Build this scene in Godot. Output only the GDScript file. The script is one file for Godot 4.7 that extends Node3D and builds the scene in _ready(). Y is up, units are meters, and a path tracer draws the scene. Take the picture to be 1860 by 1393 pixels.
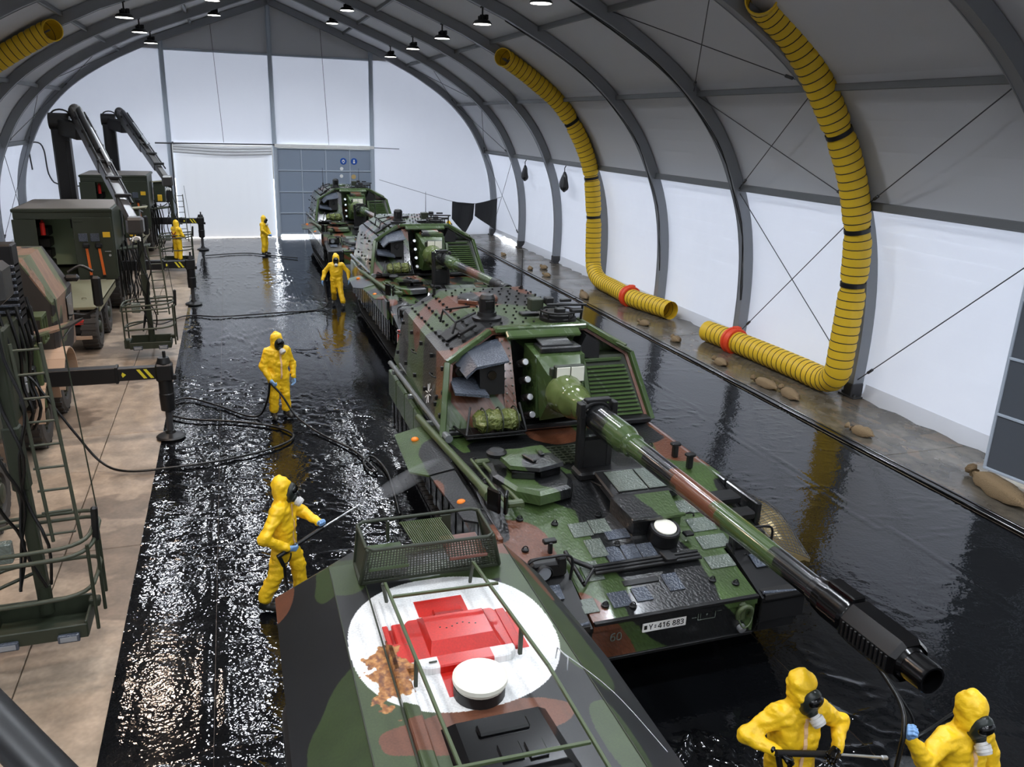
extends Node3D
# A tent hall used as a vehicle washing station: three tracked howitzers, a field ambulance, three washing trucks and workers in yellow suits.

const CX := 2.29            # middle of the hall
const FABRIC := Color(0.8, 0.805, 0.82)
const LAMP_POWER := 10.5      # light energy of one lamp
const BAY := 4.95
const Z0 := -15.1           # an arch; the others stand every BAY metres
const ZEND := -45.05        # inner face of the end wall
const ZBACK := 12.0         # the wall behind the camera
const PROFILE := [[11.95, 0.0], [11.98, 1.4], [11.9, 2.6], [11.68, 3.7], [11.3, 4.7], [10.75, 5.75], [10.05, 6.65], [9.2, 7.45], [8.2, 8.15], [7.1, 8.78], [5.9, 9.36], [2.95, 10.5], [0.0, 11.6]]

var mats := {}
var names := {}
var rng := RandomNumberGenerator.new()


# ---------------------------------------------------------------- mesh builder
class Shape:
	var v := PackedVector3Array()
	var n := PackedVector3Array()
	var t := PackedVector2Array()
	var xf := Transform3D()
	var moved := false

	func at(o: Vector3, b := Basis()) -> Shape:
		xf = Transform3D(b, o)
		moved = true
		return self

	func reset() -> Shape:
		moved = false
		return self

	func _p(p: Vector3, m: Vector3, uv: Vector2) -> void:
		v.append(p)
		n.append(m)
		t.append(uv)

	static func flat(p: Vector3) -> Vector2:
		return Vector2(p.x + 0.7 * p.y, p.z + 0.5 * p.y)

	func tri_n(a: Vector3, b: Vector3, c: Vector3, na: Vector3, nb: Vector3, nc: Vector3) -> void:
		if moved:
			a = xf * a
			b = xf * b
			c = xf * c
			na = (xf.basis * na).normalized()
			nb = (xf.basis * nb).normalized()
			nc = (xf.basis * nc).normalized()
		if (b - a).cross(c - a).dot(na + nb + nc) > 0.0:
			_p(a, na, flat(a)); _p(c, nc, flat(c)); _p(b, nb, flat(b))
		else:
			_p(a, na, flat(a)); _p(b, nb, flat(b)); _p(c, nc, flat(c))

	func tri_uv(a: Vector3, b: Vector3, c: Vector3, na: Vector3, nb: Vector3, nc: Vector3, ua: Vector2, ub: Vector2, uc: Vector2) -> void:
		if moved:
			a = xf * a
			b = xf * b
			c = xf * c
			na = (xf.basis * na).normalized()
			nb = (xf.basis * nb).normalized()
			nc = (xf.basis * nc).normalized()
		if (b - a).cross(c - a).dot(na + nb + nc) > 0.0:
			_p(a, na, ua); _p(c, nc, uc); _p(b, nb, ub)
		else:
			_p(a, na, ua); _p(b, nb, ub); _p(c, nc, uc)

	# flat polygon (convex, in order), facing away from the point `from`
	func face(pts: Array, from: Vector3) -> void:
		var m := Vector3.ZERO
		for i in range(1, pts.size() - 1):
			m += (pts[i] - pts[0]).cross(pts[i + 1] - pts[0])
		if m.length_squared() < 1e-14:
			return
		m = m.normalized()
		var c := Vector3.ZERO
		for p in pts:
			c += p
		c /= pts.size()
		if m.dot(c - from) < 0.0:
			m = -m
		for i in range(1, pts.size() - 1):
			tri_n(pts[0], pts[i], pts[i + 1], m, m, m)

	func box(c: Vector3, s: Vector3, bev := 0.0, b := Basis()) -> Shape:
		var h := s * 0.5
		bev = minf(bev, minf(h.x, minf(h.y, h.z)) * 0.9)
		if bev <= 0.0:
			var q := []
			for sy in [-1, 1]:
				for k in [[-1, -1], [1, -1], [1, 1], [-1, 1]]:
					q.append(c + b * Vector3(h.x * k[0], h.y * sy, h.z * k[1]))
			return hexa(q)
		for ax in 3:
			var a1 := (ax + 1) % 3
			var a2 := (ax + 2) % 3
			for s0 in [-1, 1]:
				var q := []
				for k in [[-1, -1], [1, -1], [1, 1], [-1, 1]]:
					var p := Vector3()
					p[ax] = h[ax] * s0
					p[a1] = (h[a1] - bev) * k[0]
					p[a2] = (h[a2] - bev) * k[1]
					q.append(c + b * p)
				face(q, c)
				for s1 in [-1, 1]:
					var e := []
					for k in [[0, -1], [0, 1], [1, 1], [1, -1]]:
						var p := Vector3()
						p[ax] = (h[ax] if k[0] == 0 else h[ax] - bev) * s0
						p[a1] = (h[a1] - bev if k[0] == 0 else h[a1]) * s1
						p[a2] = (h[a2] - bev) * k[1]
						e.append(c + b * p)
					face(e, c)
		for x in [-1, 1]:
			for y in [-1, 1]:
				for z in [-1, 1]:
					face([c + b * Vector3(h.x * x, (h.y - bev) * y, (h.z - bev) * z), c + b * Vector3((h.x - bev) * x, h.y * y, (h.z - bev) * z), c + b * Vector3((h.x - bev) * x, (h.y - bev) * y, h.z * z)], c)
		return self

	# eight corners: four of one end in order, then the four of the other end
	func hexa(q: Array) -> Shape:
		var c := Vector3.ZERO
		for p in q:
			c += p
		c /= 8.0
		face([q[0], q[1], q[2], q[3]], c)
		face([q[4], q[5], q[6], q[7]], c)
		for i in 4:
			var j := (i + 1) % 4
			face([q[i], q[j], q[j + 4], q[i + 4]], c)
		return self

	# rings of points with the same count, joined in order; flat shading
	func loft(rings: Array, caps := true) -> Shape:
		for k in rings.size() - 1:
			var a: Array = rings[k]
			var b: Array = rings[k + 1]
			var c := Vector3.ZERO
			for p in a:
				c += p
			for p in b:
				c += p
			c /= a.size() + b.size()
			for i in a.size():
				var j := (i + 1) % a.size()
				face([a[i], a[j], b[j], b[i]], c)
		if caps:
			var c0 := Vector3.ZERO
			var c1 := Vector3.ZERO
			for p in rings[0]:
				c0 += p
			for p in rings[-1]:
				c1 += p
			c0 /= rings[0].size()
			c1 /= rings[-1].size()
			var inner: Vector3 = (c0 + c1) / 2.0
			face(rings[0], inner)
			face(rings[-1], inner)
		return self

	# a convex outline in the plane of two axes, given a thickness along the third
	func slab(outline: Array, thick: Vector3) -> Shape:
		var top := []
		for p in outline:
			top.append(p + thick)
		return loft([outline, top])

	func tube(path: Array, r, sides := 8, caps := true, closed := false) -> Shape:
		var count := path.size()
		var frames := []
		var up := Vector3.UP
		for i in count:
			var d: Vector3
			if closed:
				d = path[(i + 1) % count] - path[(i - 1 + count) % count]
			else:
				d = path[mini(i + 1, count - 1)] - path[maxi(i - 1, 0)]
			d = d.normalized()
			if i == 0:
				up = Vector3.UP if absf(d.y) < 0.9 else Vector3.RIGHT
			var s := d.cross(up).normalized()
			up = s.cross(d).normalized()
			frames.append([s, up])
		var last := count if closed else count - 1
		var len_at := 0.0
		for i in last:
			var j := (i + 1) % count
			var ra: float = r[i] if r is Array else r
			var rb: float = r[j] if r is Array else r
			var seg: float = (path[j] - path[i]).length()
			for k in sides:
				var t0 := TAU * k / sides
				var t1 := TAU * (k + 1) / sides
				var n00: Vector3 = frames[i][0] * cos(t0) + frames[i][1] * sin(t0)
				var n01: Vector3 = frames[i][0] * cos(t1) + frames[i][1] * sin(t1)
				var n10: Vector3 = frames[j][0] * cos(t0) + frames[j][1] * sin(t0)
				var n11: Vector3 = frames[j][0] * cos(t1) + frames[j][1] * sin(t1)
				var u0 := Vector2(float(k) / sides, len_at)
				var u1 := Vector2(float(k + 1) / sides, len_at)
				var w := Vector2(0, seg)
				tri_uv(path[i] + n00 * ra, path[i] + n01 * ra, path[j] + n11 * rb, n00, n01, n11, u0, u1, u1 + w)
				tri_uv(path[i] + n00 * ra, path[j] + n11 * rb, path[j] + n10 * rb, n00, n11, n10, u0, u1 + w, u0 + w)
			len_at += seg
		if caps and not closed:
			for e in [0, count - 1]:
				var re: float = r[e] if r is Array else r
				if re < 0.001:
					continue
				var ring := []
				for k in sides:
					var a := TAU * k / sides
					ring.append(path[e] + (frames[e][0] * cos(a) + frames[e][1] * sin(a)) * re)
				face(ring, path[1] if e == 0 else path[count - 2])
		return self

	func rod(a: Vector3, b: Vector3, r := 0.02, sides := 8) -> Shape:
		return tube([a, b], r, sides)

	# square bar between two points
	func bar(a: Vector3, b: Vector3, w := 0.05, h := -1.0, up := Vector3.UP) -> Shape:
		if h < 0.0:
			h = w
		var d := (b - a).normalized()
		if absf(d.dot(up)) > 0.95:
			up = Vector3.FORWARD
		var s := d.cross(up).normalized()
		var u := s.cross(d).normalized()
		return box((a + b) / 2.0, Vector3(w, h, (b - a).length()), minf(w, h) * 0.12, Basis(s, u, -d))

	# profile of [distance along axis, radius]; sharp where two entries share a place
	func lathe(o: Vector3, axis: Vector3, prof: Array, sides := 20, squash := Vector2(1, 1)) -> Shape:
		axis = axis.normalized()
		var s := axis.cross(Vector3.UP if absf(axis.y) < 0.9 else Vector3.RIGHT).normalized()
		var u := s.cross(axis).normalized()
		for i in prof.size() - 1:
			var a: Array = prof[i]
			var b: Array = prof[i + 1]
			var dr: float = b[1] - a[1]
			var dl: float = b[0] - a[0]
			if absf(dr) + absf(dl) < 1e-6:
				continue
			for k in sides:
				var t0 := TAU * k / sides
				var t1 := TAU * (k + 1) / sides
				var d0 := s * cos(t0) * squash.x + u * sin(t0) * squash.y
				var d1 := s * cos(t1) * squash.x + u * sin(t1) * squash.y
				var m := (d0 * dl - axis * dr).normalized()
				var m1 := (d1 * dl - axis * dr).normalized()
				var pa0: Vector3 = o + axis * a[0] + d0 * a[1]
				var pa1: Vector3 = o + axis * a[0] + d1 * a[1]
				var pb0: Vector3 = o + axis * b[0] + d0 * b[1]
				var pb1: Vector3 = o + axis * b[0] + d1 * b[1]
				var u0 := Vector2(float(k) / sides, a[0])
				var u1 := Vector2(float(k + 1) / sides, a[0])
				var w0 := Vector2(float(k) / sides, b[0])
				var w1 := Vector2(float(k + 1) / sides, b[0])
				if a[1] > 1e-5:
					tri_uv(pa0, pa1, pb1, m, m1, m1, u0, u1, w1)
				if b[1] > 1e-5:
					tri_uv(pa0, pb1, pb0, m, m1, m, u0, w1, w0)
		return self

	func disc(o: Vector3, axis: Vector3, r: float, h: float, sides := 18, bev := 0.006) -> Shape:
		return lathe(o, axis, [[0, 0], [0, r], [h - bev, r], [h, r - bev], [h, 0]], sides)

	func ball(c: Vector3, r: Vector3, rows := 8, cols := 12, b := Basis()) -> Shape:
		for i in rows:
			for k in cols:
				var q := []
				var m := []
				for e in [[i, k], [i + 1, k], [i + 1, k + 1], [i, k + 1]]:
					var la: float = -PI / 2 + PI * e[0] / rows
					var lo: float = TAU * e[1] / cols
					var d := Vector3(cos(la) * cos(lo), sin(la), cos(la) * sin(lo))
					q.append(c + b * (d * r))
					m.append((b * (d / r)).normalized())
				if i > 0:
					tri_n(q[0], q[2], q[3], m[0], m[2], m[3])
				if i < rows - 1:
					tri_n(q[0], q[1], q[2], m[0], m[1], m[2])
		return self

	# texture laid straight down on the plan
	func plan() -> Shape:
		for i in v.size():
			t[i] = Vector2(v[i].x, v[i].z)
		return self

	func mesh() -> ArrayMesh:
		var a := []
		a.resize(Mesh.ARRAY_MAX)
		a[Mesh.ARRAY_VERTEX] = v
		a[Mesh.ARRAY_NORMAL] = n
		a[Mesh.ARRAY_TEX_UV] = t
		var m := ArrayMesh.new()
		if v.size():
			m.add_surface_from_arrays(Mesh.PRIMITIVE_TRIANGLES, a)
		return m


func S() -> Shape:
	return Shape.new()


# ---------------------------------------------------------------- nodes
func numbered(called: String) -> String:
	var k: int = names.get(called, 0)
	names[called] = k + 1
	return called if k == 0 else "%s_%03d" % [called, k]


func tag(o: Node3D, label: String, category := "", group := "", kind := "") -> Node3D:
	o.set_meta("label", label)
	if category:
		o.set_meta("category", category)
	if group:
		o.set_meta("group", group)
	if kind:
		o.set_meta("kind", kind)
	return o


func thing(called: String, label: String, category: String, where := Vector3.ZERO, turn := 0.0, group := "") -> Node3D:
	var o := Node3D.new()
	o.name = numbered(called)
	add_child(o)
	o.position = where
	o.rotation.y = turn
	return tag(o, label, category, group)


func struct(called: String, label: String) -> Node3D:
	var o := Node3D.new()
	o.name = called
	add_child(o)
	return tag(o, label, "", "", "structure")


func part(parent: Node3D, called: String, s, m: Material, label := "") -> MeshInstance3D:
	var o := MeshInstance3D.new()
	if parent == self:
		o.name = numbered(called)
	else:
		var key := "%d/%s" % [parent.get_instance_id(), called]
		var k: int = names.get(key, 0)
		names[key] = k + 1
		o.name = called if k == 0 else "%s_%03d" % [called, k]
	o.mesh = s.mesh() if s is Shape else s
	o.material_override = m
	parent.add_child(o, true)
	if label:
		o.set_meta("label", label)
	return o


func arc(c: Vector3, a: Vector3, b: Vector3, t0: float, t1: float, count := 8) -> Array:
	var out := []
	for i in count + 1:
		var t := lerpf(t0, t1, float(i) / count)
		out.append(c + a * cos(t) + b * sin(t))
	return out


# smooth curve through points
func curve(pts: Array, step := 0.1) -> Array:
	var out := []
	for i in pts.size() - 1:
		var p0: Vector3 = pts[maxi(i - 1, 0)]
		var p1: Vector3 = pts[i]
		var p2: Vector3 = pts[i + 1]
		var p3: Vector3 = pts[mini(i + 2, pts.size() - 1)]
		var k := maxi(2, int(ceil((p2 - p1).length() / step)))
		for j in k:
			out.append(p1.cubic_interpolate(p2, p0, p3, float(j) / k))
	out.append(pts[-1])
	return out


# ---------------------------------------------------------------- materials
func srgb(r: int, g: int, b: int) -> Color:
	return Color(r / 255.0, g / 255.0, b / 255.0)


func mat(key: String, c: Color, rough := 0.6, metal := 0.0) -> StandardMaterial3D:
	if mats.has(key):
		return mats[key]
	var m := StandardMaterial3D.new()
	m.resource_name = key
	m.albedo_color = c
	m.roughness = rough
	m.metallic = metal
	mats[key] = m
	return m


func noise(freq: float, seed_: int, octaves := 4, kind := FastNoiseLite.TYPE_SIMPLEX_SMOOTH) -> FastNoiseLite:
	var f := FastNoiseLite.new()
	f.noise_type = kind
	f.frequency = freq
	f.seed = seed_
	f.fractal_octaves = octaves
	return f


func noise_tex(f: FastNoiseLite, size := 512, ramp: Array = [], bump := 0.0, seamless := true) -> NoiseTexture2D:
	var t := NoiseTexture2D.new()
	t.noise = f
	t.width = size
	t.height = size
	t.seamless = seamless
	if ramp:
		var g := Gradient.new()
		var offs := PackedFloat32Array()
		var cols := PackedColorArray()
		for e in ramp:
			offs.append(e[0])
			cols.append(e[1])
		g.offsets = offs
		g.colors = cols
		t.color_ramp = g
	if bump > 0.0:
		t.as_normal_map = true
		t.bump_strength = bump
	return t


func triplanar(m: StandardMaterial3D, scale: float, world := true) -> StandardMaterial3D:
	m.uv1_triplanar = true
	m.uv1_world_triplanar = world
	m.uv1_scale = Vector3.ONE * scale
	m.uv1_triplanar_sharpness = 4.0
	return m


func _ready() -> void:
	rng.seed = 7
	# --- camera
	var cam := Camera3D.new()
	cam.name = "camera"
	cam.fov = 50.68
	cam.near = 0.05
	cam.far = 300.0
	add_child(cam)
	var yaw := 0.33365
	var pitch := 0.30909
	var roll := 0.03266
	var fwd := Vector3(sin(yaw) * cos(pitch), -sin(pitch), -cos(yaw) * cos(pitch))
	var right := Vector3(cos(yaw), 0, sin(yaw))
	var up := right.cross(fwd)
	cam.transform = Transform3D(Basis(right * cos(roll) + up * sin(roll), up * cos(roll) - right * sin(roll), -fwd), Vector3(0, 6.05, 0))
	cam.current = true
	# --- sky, exposure
	var we := WorldEnvironment.new()
	we.name = "environment"
	var e := Environment.new()
	e.background_mode = Environment.BG_SKY
	var sky := Sky.new()
	var sm := ProceduralSkyMaterial.new()
	sm.sky_top_color = srgb(206, 216, 228)
	sm.sky_horizon_color = srgb(228, 232, 236)
	sm.ground_bottom_color = srgb(120, 120, 118)
	sm.ground_horizon_color = srgb(200, 202, 204)
	sm.sky_energy_multiplier = 3.3
	sky.sky_material = sm
	e.sky = sky
	e.tonemap_mode = Environment.TONE_MAPPER_LINEAR
	e.tonemap_exposure = 1.55
	e.sdfgi_enabled = true
	e.ssao_enabled = true
	e.ssil_enabled = true
	e.volumetric_fog_enabled = true
	e.volumetric_fog_density = 0.0
	we.environment = e
	add_child(we)
	# --- the place, then the things in it
	make_materials()
	hall()
	end_wall()
	ground()
	lamps()
	vehicle_paints()
	howitzers()
	ambulance()
	trucks()
	people()
	props()


func make_materials() -> void:
	var m := mat("membrane", FABRIC, 0.75)
	m.normal_enabled = true
	m.normal_texture = noise_tex(noise(0.006, 3, 3), 512, [], 6.0)
	m.normal_scale = 0.35
	triplanar(m, 0.16)
	m.backlight_enabled = true
	m.backlight = Color(0.6, 0.6, 0.61)
	m = mat("membrane_lined", FABRIC, 0.75)   # the same fabric with an opaque lining
	m.normal_enabled = true
	m.normal_texture = mats.membrane.normal_texture
	m.normal_scale = 0.35
	triplanar(m, 0.16)
	m = mat("steel", srgb(134, 137, 142), 0.5, 0.15)
	m.roughness_texture = noise_tex(noise(0.02, 9), 256, [[0.0, Color(0.6, 0.6, 0.6)], [1.0, Color(1, 1, 1)]])
	triplanar(m, 0.7)
	mat("zinc", srgb(112, 114, 116), 0.5, 0.3)
	mat("wire", srgb(70, 70, 72), 0.5, 0.4)
	mat("black", srgb(16, 16, 17), 0.45)
	mat("black_gloss", srgb(9, 9, 10), 0.18)
	mat("rubber", srgb(24, 23, 22), 0.7)
	mat("hose", srgb(10, 10, 10), 0.35)
	mat("lamp_shell", srgb(30, 31, 33), 0.5, 0.3)
	mat("white_paint", srgb(235, 235, 232), 0.45)
	mat("grey_door", srgb(140, 152, 168), 0.5)
	mat("grey_door_frame", srgb(176, 186, 198), 0.5)
	mat("blue_sign", srgb(20, 80, 170), 0.4)
	mat("orange", srgb(232, 72, 28), 0.5)
	mat("curtain", srgb(226, 227, 230), 0.7)
	mats.curtain.backlight_enabled = true
	mats.curtain.backlight = Color(0.26, 0.26, 0.265)
	mat("glow_white", srgb(255, 250, 244), 0.5)
	var g := mat("lamp_glass", srgb(240, 240, 240), 0.3)
	g.emission_enabled = true
	g.emission = srgb(255, 250, 242)
	g.emission_energy_multiplier = 6.0


func inner(u: float, y: float, k: int, off: float) -> Vector2:
	# point of the arch profile moved inwards by off
	var a: Array = PROFILE[maxi(k - 1, 0)]
	var b: Array = PROFILE[mini(k + 1, PROFILE.size() - 1)]
	var d := Vector2(b[0] - a[0], b[1] - a[1]).normalized()
	return Vector2(u, y) + Vector2(-d.y, d.x) * off if k < PROFILE.size() - 1 else Vector2(0, y - off)


func arch_line(off: float) -> Array:
	var half := []
	for k in PROFILE.size():
		half.append(inner(PROFILE[k][0], PROFILE[k][1], k, off))
	half[0].y = 0.0
	# finer curve on the bend
	var out := []
	for k in half.size() - 1:
		var p0: Vector2 = half[maxi(k - 1, 0)]
		var p1: Vector2 = half[k]
		var p2: Vector2 = half[k + 1]
		var p3: Vector2 = half[mini(k + 2, half.size() - 1)]
		var steps := 3 if k < 9 else 1
		for j in steps:
			out.append(p1.cubic_interpolate(p2, p0 if k > 0 else p1, p3 if k < 9 else p2, float(j) / steps))
	out.append(half[-1])
	return out


func profile_at(y: float) -> float:
	for k in PROFILE.size() - 1:
		if y <= PROFILE[k + 1][1]:
			return lerpf(PROFILE[k][0], PROFILE[k + 1][0], (y - PROFILE[k][1]) / (PROFILE[k + 1][1] - PROFILE[k][1]))
	return 0.0


func arch_zs() -> Array:
	var out := []
	for k in range(6, -6, -1):
		out.append(Z0 - BAY * k)
	return out     # far to near


func hall() -> void:
	var steel: Material = mats.steel
	var ceiling := struct("ceiling", "tall curved roof of grey fabric panels on steel arches")
	var walls := [struct("wall_right", "white fabric side wall with steel arches and cross bracing"), struct("wall_left", "white fabric side wall behind the washing trucks")]
	var line := arch_line(0.0)
	var zs := arch_zs()
	# arches: one swept I-like section each
	var outer := arch_line(0.03)
	var inn := arch_line(0.34)
	var mid := arch_line(0.22)
	for z in zs:
		var s := S()
		for side in [1, -1]:
			for i in outer.size() - 1:
				var w := 0.11
				var q := []
				for e in [outer[i], outer[i + 1]]:
					for dz in [-w, w]:
						q.append(Vector3(CX + e.x * side, e.y, z + dz))
				var q2 := []
				for e in [inn[i], inn[i + 1]]:
					for dz in [-w, w]:
						q2.append(Vector3(CX + e.x * side, e.y, z + dz))
				var o: Vector3 = (q[0] + q[1] + q[2] + q[3] + q2[0] + q2[1] + q2[2] + q2[3]) / 8.0
				s.face([q2[0], q2[1], q2[3], q2[2]], o)
				s.face([q[0], q[2], q2[2], q2[0]], o)
				s.face([q[1], q[3], q2[3], q2[1]], o)
				# raised flanges along the inner edge
				var r := []
				for e in [[mid[i], inn[i]], [mid[i + 1], inn[i + 1]]]:
					r.append([e[0].lerp(e[1], 0.7), e[1] + (e[1] - e[0]) * 0.08])
				for dz in [-w - 0.02, w + 0.02]:
					var za: float = z + dz
					var zb: float = z + dz * 0.8
					var h := []
					for zz in [za, zb]:
						h.append_array([Vector3(CX + r[0][0].x * side, r[0][0].y, zz), Vector3(CX + r[1][0].x * side, r[1][0].y, zz), Vector3(CX + r[1][1].x * side, r[1][1].y, zz), Vector3(CX + r[0][1].x * side, r[0][1].y, zz)])
					s.hexa(h)
		var o := part(ceiling, "arch_rib", s, steel)
		for side in [1, -1]:
			var f := S()
			f.box(Vector3(CX + 11.85 * side, 0.02, z), Vector3(0.6, 0.04, 0.55), 0.01)
			f.box(Vector3(CX + 11.75 * side, 0.18, z), Vector3(0.34, 0.32, 0.3), 0.02)
			for dx in [-0.22, 0.22]:
				for dz in [-0.2, 0.2]:
					f.disc(Vector3(CX + 11.85 * side + dx, 0.04, z + dz), Vector3.UP, 0.03, 0.06, 8)
			part(o, "foot_plate", f, mats.wire)
	# purlins along the hall
	var rows := [4.6, 7.0, 8.85, 10.2]
	var edges := zs.duplicate()
	edges[0] = ZEND - 0.04
	edges.push_back(ZBACK)
	for r in rows.size():
		for side in [1, -1]:
			for b in edges.size() - 1:
				var za: float = edges[b] - 0.1
				var zb: float = edges[b + 1] + 0.1
				if za - zb > -0.3:
					continue
				var u := profile_at(rows[r]) - 0.12
				var s := S()
				s.bar(Vector3(CX + u * side, rows[r] - 0.02, edges[b] + 0.1), Vector3(CX + u * side, rows[r] - 0.02, edges[b + 1] - 0.1), 0.1, 0.14 if r > 0 else 0.17)
				if r == 0:
					s.bar(Vector3(CX + (u - 0.07) * side, rows[r] - 0.1, edges[b] + 0.1), Vector3(CX + (u - 0.07) * side, rows[r] - 0.1, edges[b + 1] - 0.1), 0.05, 0.03)
				part(walls[0 if side > 0 else 1] if r == 0 else ceiling, "purlin", s, mats.zinc)
	# fabric panels between purlins and arches
	var cuts := [0.0, 4.6, 7.0, 8.85, 10.2, 11.6]
	for c in cuts.size() - 1:
		for side in [1, -1]:
			# outline of this strip
			var strip := []
			for p in line:
				if p.y > cuts[c] + 0.01 and p.y < cuts[c + 1] - 0.01:
					strip.append(p)
			strip.push_front(Vector2(profile_at(cuts[c]), cuts[c]))
			strip.push_back(Vector2(profile_at(cuts[c + 1]), cuts[c + 1]))
			for b in edges.size() - 1:
				if c == 0 and side > 0 and absf(edges[b] + 10.15) < 0.1:
					continue   # the doorway behind the side gate
				var s := S()
				var lift := 0.0
				if c == 0 and side > 0 and b == 0:
					lift = 0.16
				for i in strip.size() - 1:
					var a0: Vector2 = strip[i]
					var a1: Vector2 = strip[i + 1]
					if i == 0 and c == 0:
						a0.y = lift
					var d := (a1 - a0).normalized()
					var nn := Vector2(-d.y, d.x)
					var cols := 6
					for k in cols:
						var q := []
						for zz in [[k, 0], [k + 1, 1]]:
							for aa in [a0, a1]:
								var f: float = float(zz[0]) / cols
								q.append(Vector3(CX + aa.x * side, aa.y, lerpf(edges[b] if b == 0 or zz[0] > 0 else edges[b], edges[b + 1], f)))
						var m := Vector3(nn.x * side, nn.y, 0)
						s.tri_n(q[0], q[1], q[3], m, m, m)
						s.tri_n(q[0], q[3], q[2], m, m, m)
						var off := Vector3(-nn.x * side, -nn.y, 0) * 0.03
						s.tri_n(q[0] + off, q[1] + off, q[3] + off, -m, -m, -m)
						s.tri_n(q[0] + off, q[3] + off, q[2] + off, -m, -m, -m)
				part(walls[0 if side > 0 else 1] if c == 0 else ceiling, "fabric_panel", s, mats.membrane if c == 0 else mats.membrane_lined)
				if c == 0:
					# skirt of loose fabric along the ground
					var sk := S()
					var prev := []
					for k in 13:
						var zz := lerpf(edges[b] + 0.2, edges[b + 1] - 0.2, k / 12.0)
						var bulge := 0.1 + 0.07 * sin(k * 2.1 + b * 1.7)
						var row := [Vector3(CX + 11.93 * side, 0.34, zz), Vector3(CX + (11.93 - bulge * 0.5) * side, 0.16, zz), Vector3(CX + (11.88 - bulge) * side, 0.015, zz)]
						if b == 0 and side > 0 and k > 4 and k < 11:
							row[2].y = 0.17
							row[1].y = 0.26
						if prev:
							for j in 2:
								var m: Vector3 = Vector3(-side, 0.5, 0).normalized()
								s.reset()
								sk.tri_n(prev[j], row[j], row[j + 1], m, m, m)
								sk.tri_n(prev[j], row[j + 1], prev[j + 1], m, m, m)
						prev = row
					part(walls[0 if side > 0 else 1], "ground_skirt", sk, mats.membrane)
	# cables clipped along two arches on the right
	for e in [[-20.05, 3], [-25.0, 2]]:
		for k in e[1]:
			var cp := []
			for q in arch_line(0.4 + 0.03 * k):
				if q.y > 0.9 and q.y < 9.0:
					cp.append(Vector3(CX + q.x - 0.03 * sin(q.y * 3.0 + k), q.y, e[0] + 0.16 + 0.03 * k))
			var cs := S()
			cs.tube(cp, 0.012, 5)
			part(walls[0], "arch_cable", cs, mats.black)
	# ridge beam
	var rb := S()
	rb.bar(Vector3(CX, 11.4, ZEND), Vector3(CX, 11.4, ZBACK), 0.12, 0.16)
	part(ceiling, "ridge_beam", rb, mats.zinc)
	# bracing wires in the bays of the side walls
	var wires := [[-20.05, -15.1], [-44.8, -39.85], [-15.1, -10.15]]
	for w in wires:
		for side in [1, -1]:
			var lv := [0.35, 4.5, 7.0, 8.85]
			for j in 3:
				var ua := profile_at(lv[j]) - 0.2
				var ub := profile_at(lv[j + 1]) - 0.2
				for flip in [0, 1]:
					var za: float = w[flip]
					var zb: float = w[1 - flip]
					var pa := Vector3(CX + ua * side, lv[j], za)
					var pb := Vector3(CX + ub * side, lv[j + 1], zb)
					if w[0] == -15.1 and (flip == 1 or j > 1 or side < 0):
						continue
					var s := S()
					s.rod(pa, pb, 0.012, 6)
					var d := (pb - pa).normalized()
					s.lathe(pa + d * 0.55, d, [[0, 0.012], [0.02, 0.035], [0.2, 0.035], [0.22, 0.012]], 8)
					part(walls[0 if side > 0 else 1], "bracing_wire", s, mats.wire)


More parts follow.
